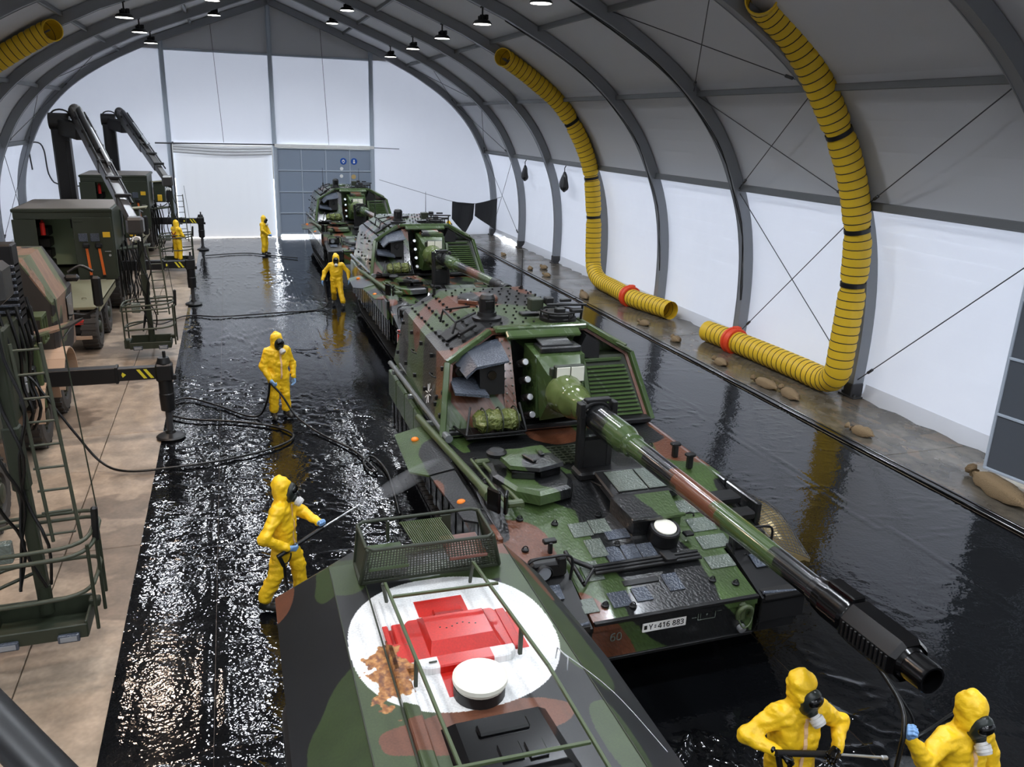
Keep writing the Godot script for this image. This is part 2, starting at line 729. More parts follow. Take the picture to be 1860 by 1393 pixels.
func end_wall() -> void:
	var w := struct("wall_end", "white fabric gable wall at the far end of the hall")
	var line := arch_line(0.0)
	# gable fabric: strips between the posts, above and beside the two doors
	var posts := [-2.75, 2.25, 7.25]
	var cols := [CX - 11.98, -2.75, 2.25, 7.25, CX + 11.98]
	for c in 4:
		for band in [[0.0, 4.62], [4.62, 9.0], [9.0, 12.0]]:
			if band[0] == 0.0 and (c == 1 or c == 2):
				continue
			var x0: float = cols[c]
			var x1: float = cols[c + 1]
			var s := S()
			var steps := 14
			for k in steps:
				var xa := lerpf(x0, x1, float(k) / steps)
				var xb := lerpf(x0, x1, float(k + 1) / steps)
				var ya := minf(band[1], gable(xa))
				var yb := minf(band[1], gable(xb))
				if ya <= band[0] and yb <= band[0]:
					continue
				ya = maxf(ya, band[0])
				yb = maxf(yb, band[0])
				var m := Vector3(0, 0, 1)
				var q := [Vector3(xa, band[0], ZEND), Vector3(xb, band[0], ZEND), Vector3(xb, yb, ZEND), Vector3(xa, ya, ZEND)]
				s.tri_n(q[0], q[1], q[2], m, m, m)
				s.tri_n(q[0], q[2], q[3], m, m, m)
				var off := Vector3(0, 0, -0.04)
				s.tri_n(q[0] + off, q[1] + off, q[2] + off, -m, -m, -m)
				s.tri_n(q[0] + off, q[2] + off, q[3] + off, -m, -m, -m)
			if s.v.size():
				part(w, "fabric_panel", s, mats.membrane_lined if band[0] == 9.0 else mats.membrane)
	for x in posts:
		var s := S()
		var top := gable(x) - 0.1
		s.bar(Vector3(x, 0, ZEND + 0.1), Vector3(x, top, ZEND + 0.1), 0.16, 0.18)
		s.bar(Vector3(x - 0.1, 0, ZEND + 0.19), Vector3(x - 0.1, top, ZEND + 0.19), 0.03, 0.03)
		s.bar(Vector3(x + 0.1, 0, ZEND + 0.19), Vector3(x + 0.1, top, ZEND + 0.19), 0.03, 0.03)
		part(w, "post", s, mats.grey_door_frame)
	for c in 2:
		var s := S()
		s.bar(Vector3(cols[c + 1] + 0.08, 9.0, ZEND + 0.08), Vector3(cols[c + 2] - 0.08, 9.0, ZEND + 0.08), 0.1, 0.1)
		part(w, "girt", s, mats.grey_door_frame)
	for wx in [-0.35, 4.85]:
		var s := S()
		s.rod(Vector3(wx - 0.1, gable(wx) - 0.15, ZEND + 0.12), Vector3(wx + 0.15, 4.75, ZEND + 0.12), 0.012, 6)
		part(w, "tension_wire", s, mats.wire)
	var cd := S()
	cd.tube(curve([Vector3(-8.9, 3.3, ZEND + 0.1), Vector3(-8.9, 4.4, ZEND + 0.1), Vector3(-8.5, 4.55, ZEND + 0.1), Vector3(-8.3, 4.2, ZEND + 0.1), Vector3(-8.2, 3.0, ZEND + 0.1), Vector3(-7.6, 2.6, ZEND + 0.1), Vector3(-5.0, 2.55, ZEND + 0.1)], 0.2), 0.035, 6)
	part(w, "conduit", cd, mats.wire)
	# white roller curtain in the left opening
	var d1 := struct("door_1", "white fabric curtain closing the gateway beside the crane")
	var cs := S()
	var n := 40
	for k in n:
		for r in 8:
			var q := []
			var m := []
			for e in [[k, r], [k + 1, r], [k + 1, r + 1], [k, r + 1]]:
				var f: float = float(e[0]) / n
				var h: float = float(e[1]) / 8.0
				var fold := 0.004 * sin(f * 60.0) * (1.0 - h * 0.5)
				var sag := 0.05 * sin(f * PI) * (1.0 if e[1] == 8 else 0.0)
				q.append(Vector3(lerpf(-2.62, 2.1, f), lerpf(0.03, 4.2, h) - sag, ZEND + 0.05 + fold))
				m.append(Vector3(-0.72 * cos(f * 60.0) * 0.004 * 60.0 / 4.72, 0, 1).normalized())
			cs.tri_n(q[0], q[1], q[2], m[0], m[1], m[2])
			cs.tri_n(q[0], q[2], q[3], m[0], m[2], m[3])
	part(d1, "curtain_sheet", cs, mats.curtain)
	var hd := S()
	for r in 3:
		hd.tube(curve([Vector3(-2.6, 4.55 - 0.13 * r, ZEND + 0.12), Vector3(-0.2, 4.47 - 0.14 * r, ZEND + 0.13), Vector3(2.1, 4.52 - 0.13 * r, ZEND + 0.12)], 0.3), 0.085, 8)
	part(d1, "gathered_top", hd, mats.curtain)
	var rl := S()
	rl.rod(Vector3(-3.4, 4.66, ZEND + 0.2), Vector3(2.6, 4.7, ZEND + 0.2), 0.035, 8)
	rl.tube(curve([Vector3(-2.55, 4.72, ZEND + 0.24), Vector3(-2.66, 4.6, ZEND + 0.24), Vector3(-2.68, 3.6, ZEND + 0.22), Vector3(-2.66, 0.1, ZEND + 0.2)], 0.3), 0.03, 6)
	part(d1, "rail", rl, mats.wire)
	# grey sliding gate with framed panels
	var d2 := struct("door_2", "blue-grey sliding gate with framed sheet panels and round signs")
	var gx0 := 2.32
	var gx1 := 7.3
	var gw := (gx1 - gx0) / 4.0
	for c in 4:
		for r in 4:
			var s := S()
			s.box(Vector3(gx0 + gw * (c + 0.5), 0.16 + 1.09 * (r + 0.5), ZEND + 0.1), Vector3(gw - 0.06, 1.03, 0.03), 0.008)
			part(d2, "panel", s, mats.grey_door)
	for c in 5:
		var s := S()
		s.bar(Vector3(gx0 + gw * c, 0.14, ZEND + 0.12), Vector3(gx0 + gw * c, 4.54, ZEND + 0.12), 0.06, 0.07)
		part(d2, "stile", s, mats.grey_door_frame)
	for r in 5:
		var s := S()
		s.bar(Vector3(gx0, 0.16 + 1.09 * r, ZEND + 0.125), Vector3(gx1, 0.16 + 1.09 * r, ZEND + 0.125), 0.05, 0.06)
		part(d2, "crossbar", s, mats.grey_door_frame)
	var tr := S()
	tr.box(Vector3(4.8, 4.66, ZEND + 0.18), Vector3(5.1, 0.16, 0.12), 0.01)
	for k in 9:
		tr.box(Vector3(2.5 + k * 0.58, 4.66, ZEND + 0.25), Vector3(0.05, 0.13, 0.04), 0.005)
	part(d2, "track_rail", tr, mats.white_paint)
	var tr2 := S()
	tr2.rod(Vector3(7.0, 4.66, ZEND + 0.2), Vector3(8.7, 4.62, ZEND + 0.2), 0.02, 6)
	part(d2, "guide_rod", tr2, mats.wire)
	var signs := [[5.72, 3.93, 0.17, "blue_sign"], [6.28, 3.93, 0.17, "blue_sign"], [5.62, 3.55, 0.09, "white_paint"], [5.6, 3.17, 0.09, "white_paint"], [6.24, 3.14, 0.12, "yellow_sign"]]
	mat("yellow_sign", srgb(200, 170, 110), 0.5)
	for g in signs:
		var s := S()
		s.disc(Vector3(g[0], g[1], ZEND + 0.12), Vector3(0, 0, 1), g[2], 0.012, 20, 0.003)
		var o := part(d2, "round_sign", s, mats[g[3]])
		if g[3] == "blue_sign":
			var p := S()
			var c := Vector3(g[0], g[1], ZEND + 0.134)
			p.disc(c + Vector3(0, 0.05, 0), Vector3(0, 0, 1), 0.045, 0.004, 12, 0.001)
			if g[0] < 6.0:
				p.box(c + Vector3(-0.06, 0.0, 0.002), Vector3(0.035, 0.1, 0.004))
				p.box(c + Vector3(0.06, 0.0, 0.002), Vector3(0.035, 0.1, 0.004))
				p.box(c + Vector3(0, -0.07, 0.002), Vector3(0.07, 0.06, 0.004))
			else:
				p.box(c + Vector3(0, -0.05, 0.002), Vector3(0.1, 0.09, 0.004))
			part(o, "pictogram", p, mats.white_paint)
	# grey side gate at the right edge, swung in from the side wall
	var d3 := struct("door_3", "dark grey framed side gate standing near the right wall")
	var a := Vector3(13.25, 0.12, -10.55)
	var b := Vector3(13.9, 0.12, -5.6)
	var dirn := (b - a).normalized()
	var nrm := dirn.cross(Vector3.UP)
	var frame_basis := Basis(dirn, Vector3.UP, dirn.cross(Vector3.UP))
	for c in 4:
		for r in 4:
			var s := S()
			s.box(a + dirn * (1.25 * (c + 0.5)) + Vector3.UP * (1.08 * (r + 0.5)), Vector3(1.19, 1.02, 0.03), 0.006, frame_basis)
			part(d3, "panel", s, mat("dark_gate", srgb(84, 89, 96), 0.5))
	for c in 5:
		var s := S()
		s.box(a + dirn * (1.25 * c) + Vector3.UP * 2.16, Vector3(0.06, 4.36, 0.07), 0.008, frame_basis)
		part(d3, "stile", s, mats.grey_door_frame)
	for r in 5:
		var s := S()
		s.box(a + dirn * 2.5 + Vector3.UP * (1.08 * r), Vector3(5.0, 0.05, 0.08), 0.008, frame_basis)
		part(d3, "crossbar", s, mats.grey_door_frame)
	# the wall behind the camera
	var wb := struct("wall_back", "white fabric gable wall behind the viewpoint")
	var bs := S()
	for k in 40:
		var xa := lerpf(CX - 11.98, CX + 11.98, k / 40.0)
		var xb := lerpf(CX - 11.98, CX + 11.98, (k + 1) / 40.0)
		bs.hexa([Vector3(xa, 0, ZBACK), Vector3(xb, 0, ZBACK), Vector3(xb, gable(xb), ZBACK), Vector3(xa, gable(xa), ZBACK), Vector3(xa, 0, ZBACK + 0.05), Vector3(xb, 0, ZBACK + 0.05), Vector3(xb, gable(xb), ZBACK + 0.05), Vector3(xa, gable(xa), ZBACK + 0.05)])
	part(wb, "fabric_panel", bs, mats.membrane_lined)


func gable(x: float) -> float:
	var u := absf(x - CX)
	for k in range(2, PROFILE.size() - 1):
		if u <= PROFILE[k][0] and u >= PROFILE[k + 1][0]:
			return lerpf(PROFILE[k][1], PROFILE[k + 1][1], (PROFILE[k][0] - u) / (PROFILE[k][0] - PROFILE[k + 1][0]))
	return 2.6 if u < 11.95 else 1.4


func lamps() -> void:
	var ord := ["end", "second", "third", "fourth", "fifth", "sixth", "seventh", "eighth", "ninth", "tenth", "eleventh", "twelfth"]
	var zs := arch_zs()
	var rows := [[5.08, 8.85, "lower right"], [2.48, 10.1, "upper right"], [-2.48, 10.1, "upper left"], [-5.08, 8.85, "lower left"]]
	var shell := S()
	shell.lathe(Vector3(0, 0, 0), Vector3.UP, [[0.0, 0.26], [0.0, 0.275], [0.03, 0.28], [0.1, 0.22], [0.13, 0.1], [0.13, 0.085], [0.24, 0.085], [0.26, 0.07], [0.26, 0.0]], 18)
	for k in 10:
		var a := TAU * k / 10
		shell.box(Vector3(cos(a) * 0.1, 0.17, sin(a) * 0.1), Vector3(0.07, 0.1, 0.012), 0.0, Basis(Vector3.UP, -a))
	var shell_mesh := shell.mesh()
	var glass := S()
	glass.lathe(Vector3(0, 0.012, 0), Vector3.DOWN, [[0, 0.265], [0.012, 0.26], [0.02, 0.16], [0.024, 0.0]], 18)
	var glass_mesh := glass.mesh()
	var arm := S()
	arm.rod(Vector3(0, 0.24, 0), Vector3(0, 0.46, 0), 0.025, 8)
	arm.box(Vector3(0, 0.47, 0), Vector3(0.12, 0.05, 0.16), 0.01)
	arm.box(Vector3(0.12, 0.2, 0), Vector3(0.1, 0.14, 0.12), 0.01)
	var arm_mesh := arm.mesh()
	for i in zs.size():
		if i == 0:
			continue
		for r in rows:
			var warm: bool = r[0] == -5.08 and zs[i] > -21.0 and zs[i] < -9.0
			var where := Vector3(CX + r[0], r[1], zs[i])
			var l := thing("high_bay_lamp", "high-bay lamp of the %s row on the %s arch from the end wall" % [r[2], ord[i]], "lamp", where, 0.0, "high-bay lamps under the roof arches")
			part(l, "lamp_housing", shell_mesh, mats.lamp_shell)
			part(l, "lamp_lens", glass_mesh, mats.lamp_glass)
			part(l, "mount_bracket", arm_mesh, mats.lamp_shell)
			var s := SpotLight3D.new()
			s.name = "light"
			s.position = Vector3(0, -0.05, 0)
			s.rotation_degrees.x = -90
			s.spot_angle = 73.0
			s.spot_angle_attenuation = 0.5
			s.spot_range = 80.0
			s.spot_attenuation = 2.0
			s.light_size = 0.25
			s.light_energy = LAMP_POWER
			s.light_color = srgb(255, 222, 194) if warm else srgb(238, 245, 255)
			s.shadow_enabled = true
			l.add_child(s)


func ground() -> void:
	# outside yard, seen only through gaps
	var yard := struct("ground", "pale paved yard outside the hall")
	var ys := S()
	ys.box(Vector3(CX, -0.2, -20), Vector3(120, 0.2, 140))
	part(yard, "yard_surface", ys, mat("yard", srgb(150, 148, 142), 0.9))
	# concrete slabs of the hall floor
	var fl := struct("floor", "stained beige concrete floor slabs with narrow joints")
	var conc := mat("concrete", Color.WHITE, 0.55)
	var img := Image.create(1024, 1024, false, Image.FORMAT_RGB8)
	var n1 := noise(0.006, 11, 5)
	var n2 := noise(0.035, 12, 4)
	var n3 := noise(0.3, 13, 2)
	for y in 1024:
		for x in 1024:
			var a := n1.get_noise_2d(x * 0.8, y * 1.1)
			var b := n2.get_noise_2d(x, y * 1.1)
			var k := 0.62 + b * 0.14 + n3.get_noise_2d(x, y) * 0.05
			var wet := smoothstep(0.0, 0.12, a + b * 0.18)
			var dry_c := Color(0.60, 0.53, 0.455)
			var wet_c := Color(0.43, 0.375, 0.32)
			var c := dry_c.lerp(wet_c, wet) * (k / 0.62)
			img.set_pixel(x, y, c)
	conc.albedo_texture = ImageTexture.create_from_image(img)
	conc.roughness_texture = noise_tex(noise(0.01, 21), 512, [[0.0, Color(0.45, 0.45, 0.45)], [1.0, Color(1, 1, 1)]])
	conc.uv1_scale = Vector3(0.045, 0.045, 1)
	var x_cuts := [CX - 12.3, -7.0, -4.6, -2.62, 2.0, 7.0, 11.9, 14.6]
	var z_cuts := []
	var z := ZEND - 0.3
	while z < ZBACK:
		z_cuts.append(z)
		z += 4.8
	z_cuts.append(ZBACK + 0.3)
	var wetc := mat("wet_concrete", Color.WHITE, 0.32)
	var img2 := Image.create(512, 512, false, Image.FORMAT_RGB8)
	for y in 512:
		for x in 512:
			var b := n2.get_noise_2d(x * 1.3, y) * 0.16 + n1.get_noise_2d(x * 2, y * 2) * 0.3 + n3.get_noise_2d(x, y) * 0.06
			var c := Color(0.345, 0.325, 0.29) * (1.0 + b)
			if n1.get_noise_2d(x * 3 + 700, y * 1.2) > 0.26:
				c = c.lerp(Color(0.46, 0.39, 0.32), 0.55)
			img2.set_pixel(x, y, c)
	wetc.albedo_texture = ImageTexture.create_from_image(img2)
	wetc.roughness_texture = conc.roughness_texture
	wetc.uv1_scale = Vector3(0.16, 0.16, 1)
	for i in x_cuts.size() - 1:
		for j in z_cuts.size() - 1:
			var s := S()
			s.box(Vector3((x_cuts[i] + x_cuts[i + 1]) / 2.0, -0.06, (z_cuts[j] + z_cuts[j + 1]) / 2.0), Vector3(x_cuts[i + 1] - x_cuts[i] - 0.014, 0.12, z_cuts[j + 1] - z_cuts[j] - 0.014), 0.012)
			part(fl, "slab", s, wetc if i == x_cuts.size() - 2 else conc)
	var jt := S()
	jt.box(Vector3(CX, -0.1, (ZEND + ZBACK) / 2.0), Vector3(24.6, 0.12, ZBACK - ZEND + 0.6))
	part(fl, "joint_bed", jt, mat("joint", srgb(96, 86, 72), 0.9))
	# kerb rails along the right edge of the sheeting
	for k in 3:
		var zz: float = [-27.0, -8.0, 6.0][k]
		var s := S()
		var za: float = [ZEND + 0.5, -26.9, -7.9][k]
		s.bar(Vector3(11.72, 0.03, za), Vector3(11.72, 0.03, zz), 0.1, 0.06)
		s.bar(Vector3(11.88, 0.02, za), Vector3(11.88, 0.02, zz), 0.04, 0.04)
		var o := part(self, "drain_rail", s, mats.black_gloss)
		tag(o, ["black edge rail on the floor at the far end of the sheeting", "long black edge rail beside the middle sandbags", "black edge rail in front of the grey side gate"][k], "rail", "black rails along the sheeting edge")
	sheeting()


func sheeting() -> void:
	var m := mat("sheet", srgb(11, 12, 14), 0.09)
	m.metallic_specular = 0.5
	m.normal_enabled = true
	m.normal_texture = noise_tex(noise(0.013, 31, 2, FastNoiseLite.TYPE_SIMPLEX), 1024, [], 12.0)
	m.normal_scale = 0.115
	m.uv1_scale = Vector3(0.8, 0.8, 1)
	m.roughness_texture = noise_tex(noise(0.006, 33, 5), 512, [[0.3, Color(0.55, 0.55, 0.55)], [0.75, Color(1, 1, 1)]])
	var calm: StandardMaterial3D = m.duplicate()
	calm.resource_name = "sheet_smooth"
	calm.normal_scale = 0.07
	var strips := [[-1.62, -0.552, "narrow leftmost strip of black plastic sheeting beside the concrete"], [-0.548, 1.998, "wet black plastic sheet under the standing worker with the hose"], [2.002, 5.848, "black plastic sheet under the howitzers' left tracks"], [5.852, 9.618, "black plastic sheet under the howitzers' right tracks"], [9.622, 11.64, "smooth black plastic sheet along the right floor rail"]]
	var fine := noise(0.9, 41, 3)
	var broad := noise(0.22, 42, 2)
	var streak := noise(0.55, 43, 3)
	var crump := noise(1.6, 44, 2, FastNoiseLite.TYPE_SIMPLEX)
	for k in strips.size():
		var st: Array = strips[k]
		var rough := [1.0, 1.0, 0.6, 0.5, 0.3][k] as float
		var lift: float = [0.0, 0.006, 0.0, 0.006, 0.0][k]
		var o := part(self, "plastic_sheet", sheet_mesh(st[0], st[1], lift, rough, fine, broad, streak, crump), m if k < 2 else calm)
		tag(o, st[2], "plastic sheet", "black plastic sheets on the floor")


# what stands on the sheeting holds it down
func pressed(x: float, z: float) -> float:
	for e in [[4.35, -10.35], [5.4, -23.2], [5.1, -36.4]]:
		if absf(x - e[0]) < 1.8 and absf(z - e[1]) < 4.4:
			return 0.006
	if absf(x - 1.4) < 1.4 and absf(z + 3.9) < 3.0:
		return 0.006
	for e in [-16.1, -28.5, -40.7]:
		if Vector2(x + 1.45, z - e).length() < 0.4:
			return 0.006
	return 1.0


func ridge(v: float, w: float) -> float:
	return maxf(0.0, 1.0 - absf(v) / w)


func sheet_mesh(x0: float, x1: float, lift: float, rough: float, fine: FastNoiseLite, broad: FastNoiseLite, streak: FastNoiseLite, crump: FastNoiseLite) -> ArrayMesh:
	# heights on a grid that is finer near the camera
	var zs := PackedFloat32Array()
	var z := 6.0
	while z > ZEND + 0.7:
		zs.append(z)
		z -= 0.25 if z > -3.0 else (0.05 if z > -15.0 else (0.08 if z > -22.0 else 0.16))
	zs.append(ZEND + 0.7)
	var nx := int((x1 - x0) / 0.055)
	var nz := zs.size()
	var vs := PackedVector3Array()
	var uv := PackedVector2Array()
	vs.resize(nx * nz)
	uv.resize(nx * nz)
	for j in nz:
		for i in nx:
			var x := lerpf(x0, x1, float(i) / (nx - 1))
			var zz := zs[j]
			# folds running across the sheet, short crumples, soft swell
			var h := 0.01 + 0.005 * broad.get_noise_2d(x * 1.5, zz * 1.5)
			h += 0.02 * rough * ridge(streak.get_noise_2d(x * 0.8 + 9.0, zz * 3.0), 0.08) * smoothstep(0.0, 0.3, broad.get_noise_2d(x + 40.0, zz) + 0.15)
			h += 0.018 * rough * ridge(streak.get_noise_2d(x * 2.2 - 50.0, zz * 1.1 + x), 0.05) * smoothstep(-0.1, 0.3, broad.get_noise_2d(x, zz + 90.0))
			h += 0.0022 * rough * fine.get_noise_2d(x * 3.0, zz * 3.6) + 0.0016 * rough * crump.get_noise_2d(x * 3.0, zz * 3.0)
			var bow := exp(-pow((x - 4.6) / 1.5, 2.0) - pow((zz + 5.2) / 1.9, 2.0))
			h += 0.09 * bow * ridge(broad.get_noise_2d(x * 3.0 + 17.0, zz * 3.0), 0.09) + 0.06 * bow * ridge(streak.get_noise_2d(x * 1.6, zz * 1.2 + 60.0), 0.07)
			var edge := minf(x - x0, x1 - x)
			h += 0.012 * ridge(edge - 0.12, 0.05) * (0.5 + broad.get_noise_2d(zz * 3.0, x0 * 7.0))
			vs[j * nx + i] = Vector3(x, minf(maxf(h, 0.004), pressed(x, zz)) + lift, zz)
			uv[j * nx + i] = Vector2(x, zz)
	var ns := PackedVector3Array()
	ns.resize(nx * nz)
	for j in nz:
		for i in nx:
			var a := vs[j * nx + maxi(i - 1, 0)]
			var b := vs[j * nx + mini(i + 1, nx - 1)]
			var c := vs[maxi(j - 1, 0) * nx + i]
			var d := vs[mini(j + 1, nz - 1) * nx + i]
			var m := (b - a).cross(d - c).normalized()
			ns[j * nx + i] = m if m.y > 0 else -m
	var idx := PackedInt32Array()
	for j in nz - 1:
		for i in nx - 1:
			var p := j * nx + i
			idx.append_array([p, p + nx, p + 1, p + 1, p + nx, p + nx + 1])
	var arr := []
	arr.resize(Mesh.ARRAY_MAX)
	arr[Mesh.ARRAY_VERTEX] = vs
	arr[Mesh.ARRAY_NORMAL] = ns
	arr[Mesh.ARRAY_TEX_UV] = uv
	arr[Mesh.ARRAY_INDEX] = idx
	var am := ArrayMesh.new()
	am.add_surface_from_arrays(Mesh.PRIMITIVE_TRIANGLES, arr)
	return am


# ---------------------------------------------------------------- camouflage paint
const GREEN := Color(0.25, 0.325, 0.18)
const BLACK := Color(0.095, 0.10, 0.105)
const BROWN := Color(0.40, 0.245, 0.17)


# blobs: [x, z, half width, half length, turn, colour] in metres of the paint plane
func paint_map(x0: float, z0: float, w: float, l: float, px: float, base: Color, blobs: Array, seed_: int) -> Image:
	var img := Image.create(int(w * px), int(l * px), false, Image.FORMAT_RGB8)
	img.fill(base)
	var f := noise(0.9, seed_, 3)
	for b in blobs:
		var reach: float = maxf(b[2], b[3]) * 1.35
		var ia := clampi(int((b[0] - reach - x0) * px), 0, img.get_width())
		var ib := clampi(int((b[0] + reach - x0) * px), 0, img.get_width())
		var ja := clampi(int((b[1] - reach - z0) * px), 0, img.get_height())
		var jb := clampi(int((b[1] + reach - z0) * px), 0, img.get_height())
		var ca := cos(b[4])
		var sa := sin(b[4])
		for j in range(ja, jb):
			for i in range(ia, ib):
				var x := x0 + i / px
				var z := z0 + j / px
				var dx: float = x - b[0]
				var dz: float = z - b[1]
				var p: float = (dx * ca + dz * sa) / b[2]
				var q: float = (dz * ca - dx * sa) / b[3]
				if pow(absf(p), 2.6) + pow(absf(q), 2.6) < 1.0 + 0.5 * f.get_noise_2d(x, z):
					img.set_pixel(i, j, b[5])
	return img


func grain(img: Image, seed_: int, amount: float) -> void:
	var f := noise(0.35, seed_, 2)
	var g := noise(0.02, seed_ + 1, 3)
	for j in img.get_height():
		for i in img.get_width():
			var k := 1.0 + amount * f.get_noise_2d(i, j) + amount * 0.8 * g.get_noise_2d(i, j)
			var c := img.get_pixel(i, j)
			img.set_pixel(i, j, Color(c.r * k, c.g * k, c.b * k))


func painted(key: String, img: Image, x0: float, z0: float, w: float, l: float, wet := 0.3) -> StandardMaterial3D:
	var m := mat(key, Color.WHITE, wet)
	m.albedo_texture = ImageTexture.create_from_image(img)
	m.uv1_scale = Vector3(1.0 / w, 1.0 / l, 1)
	m.uv1_offset = Vector3(-x0 / w, -z0 / l, 0)
	return m


func noise_camo(seed_: int) -> Image:
	var a := noise(0.011, seed_, 2)
	var b := noise(0.012, seed_ + 50, 2)
	var img := Image.create(640, 640, false, Image.FORMAT_RGB8)
	for j in 640:
		for i in 640:
			var c := GREEN
			if a.get_noise_2d(i, j) > 0.12:
				c = BLACK
			elif b.get_noise_2d(i, j) > 0.2:
				c = BROWN
			img.set_pixel(i, j, c)
	return img


func vehicle_paints() -> void:
	# near howitzer: patches laid out over its plan (u = x + 0.7 y, v = z + 0.5 y)
	var blobs := [
		[0.86, 3.35, 0.55, 0.95, 0.0, BLACK], [0.5, 4.15, 0.4, 0.3, 0.2, BLACK], [0.75, 2.35, 0.5, 0.4, 0.0, BLACK], [-0.35, 1.9, 0.35, 0.5, 0.4, BLACK],
		[2.05, 4.0, 0.25, 0.5, 0.0, BROWN], [-0.55, 3.1, 0.4, 0.45, 0.3, BROWN], [-0.35, 4.1, 0.3, 0.35, 0.0, BROWN],
		[2.9, 3.0, 0.4, 0.6, 0.0, BLACK], [2.75, 1.6, 0.4, 0.5, 0.3, BROWN], [-0.7, 1.7, 0.35, 1.3, 0.0, BLACK],
		[0.1, 1.35, 0.7, 0.35, 0.2, BLACK], [1.1, 0.92, 1.45, 0.36, 0.0, BLACK], [1.4, 1.6, 0.7, 0.6, 0.0, BLACK], [2.2, 0.8, 0.6, 0.5, 0.0, BLACK],  # widest patch: shade and soot below the turret front, painted in
		[0.25, -0.05, 0.45, 0.55, -0.3, BROWN], [-0.05, -0.62, 0.75, 0.5, -0.4, BLACK], [0.0, -2.9, 0.6, 0.4, -0.5, BLACK], [0.6, -2.0, 0.6, 0.3, -0.6, BROWN],
		[1.1, 0.5, 0.4, 0.5, 0.0, BROWN], [1.1, -0.2, 0.75, 0.5, 0.2, BLACK], [3.2, 0.8, 0.5, 0.6, 0.2, BROWN], [2.9, -0.4, 0.5, 0.5, 0.0, BLACK],
		[1.6, -1.6, 0.7, 0.5, 0.0, BROWN], [2.4, -1.9, 0.5, 0.8, 0.0, BLACK], [3.2, -2.4, 0.5, 0.5, 0.0, BROWN], [1.2, -3.0, 0.6, 0.4, 0.0, BLACK],
		[-1.6, -0.3, 0.25, 0.5, 0.6, BROWN], [-1.2, 1.9, 0.2, 0.4, 0.4, BROWN]]
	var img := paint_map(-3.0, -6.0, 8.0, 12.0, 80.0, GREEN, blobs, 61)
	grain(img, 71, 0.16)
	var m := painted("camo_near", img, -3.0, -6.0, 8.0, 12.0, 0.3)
	wet_coat(m)
	for k in 2:
		var im := noise_camo(80 + k * 7)
		grain(im, 90, 0.16)
		m = painted(["camo_mid", "camo_far"][k], im, 0, 0, 7.5, 7.5, 0.28)
		wet_coat(m)
	# gun barrels: bands round the tube
	var bar := Image.create(8, 512, false, Image.FORMAT_RGB8)
	for j in 512:
		var z := j / 512.0 * 7.0
		for i in 8:
			var w := z + 0.12 * sin(i * TAU / 8.0) + 0.05 * sin(i * 2.4)
			var c := BLACK
			if w > 1.75 and w < 2.7:
				c = GREEN
			elif w > 3.35 and w < 4.2:
				c = BROWN
			elif w >= 4.2 and w < 5.15:
				c = GREEN
			bar.set_pixel(i, j, c)
	m = mat("barrel_camo", Color.WHITE, 0.22)
	m.albedo_texture = ImageTexture.create_from_image(bar)
	m.uv1_scale = Vector3(1, 1.0 / 7.0, 1)
	m.clearcoat_enabled = true
	m.clearcoat = 0.7
	m.clearcoat_roughness = 0.08
	wet_coat(mat("nato_green", GREEN, 0.3))
	mats.nato_green.roughness_texture = noise_tex(noise(0.02, 78, 3), 256, [[0.2, Color(0.5, 0.5, 0.5)], [0.8, Color(1, 1, 1)]])
	m = mat("boot_wrap", srgb(88, 102, 58), 0.14)
	m.normal_enabled = true
	m.normal_texture = noise_tex(noise(0.008, 79, 2), 256, [], 16.0)
	m.normal_scale = 0.8
	triplanar(m, 1.0, false)
	mat("olive", srgb(70, 82, 52), 0.45)
	mat("olive_dark", srgb(44, 50, 36), 0.5)
	m = mat("olive_wrap", srgb(98, 106, 56), 0.2)
	m.normal_enabled = true
	m.normal_texture = noise_tex(noise(0.03, 77, 3), 256, [], 14.0)
	triplanar(m, 1.2, false)
	for e in [["pad_grey", srgb(104, 112, 104)], ["pad_dark", srgb(74, 80, 90)]]:
		m = mat(e[0], e[1], 0.25)
		m.normal_enabled = true
		m.normal_texture = noise_tex(noise(0.06, 89, 2), 256, [], 10.0)
		m.normal_scale = 0.35
		triplanar(m, 1.6, false)
	mat("silver", srgb(200, 202, 205), 0.3, 0.7)
	mat("white_panel", srgb(232, 230, 214), 0.4)
	mat("red", srgb(196, 34, 28), 0.45)
	mat("track", srgb(30, 29, 28), 0.5)
	mat("lamp_amber", srgb(240, 130, 30), 0.3)
	mat("lens_glass", srgb(150, 155, 160), 0.08, 0.3)


func wet_coat(m: StandardMaterial3D) -> void:
	# beaded water breaks up the shine
	if m.albedo_texture:
		m.normal_enabled = true
		if not mats.has("bead_normal"):
			mats["bead_normal"] = noise_tex(noise(0.2, 88, 2), 1024, [], 10.0)
		m.normal_texture = mats["bead_normal"]
		m.normal_scale = 0.05
	m.clearcoat_enabled = true
	m.clearcoat = 0.6
	m.clearcoat_roughness = 0.12


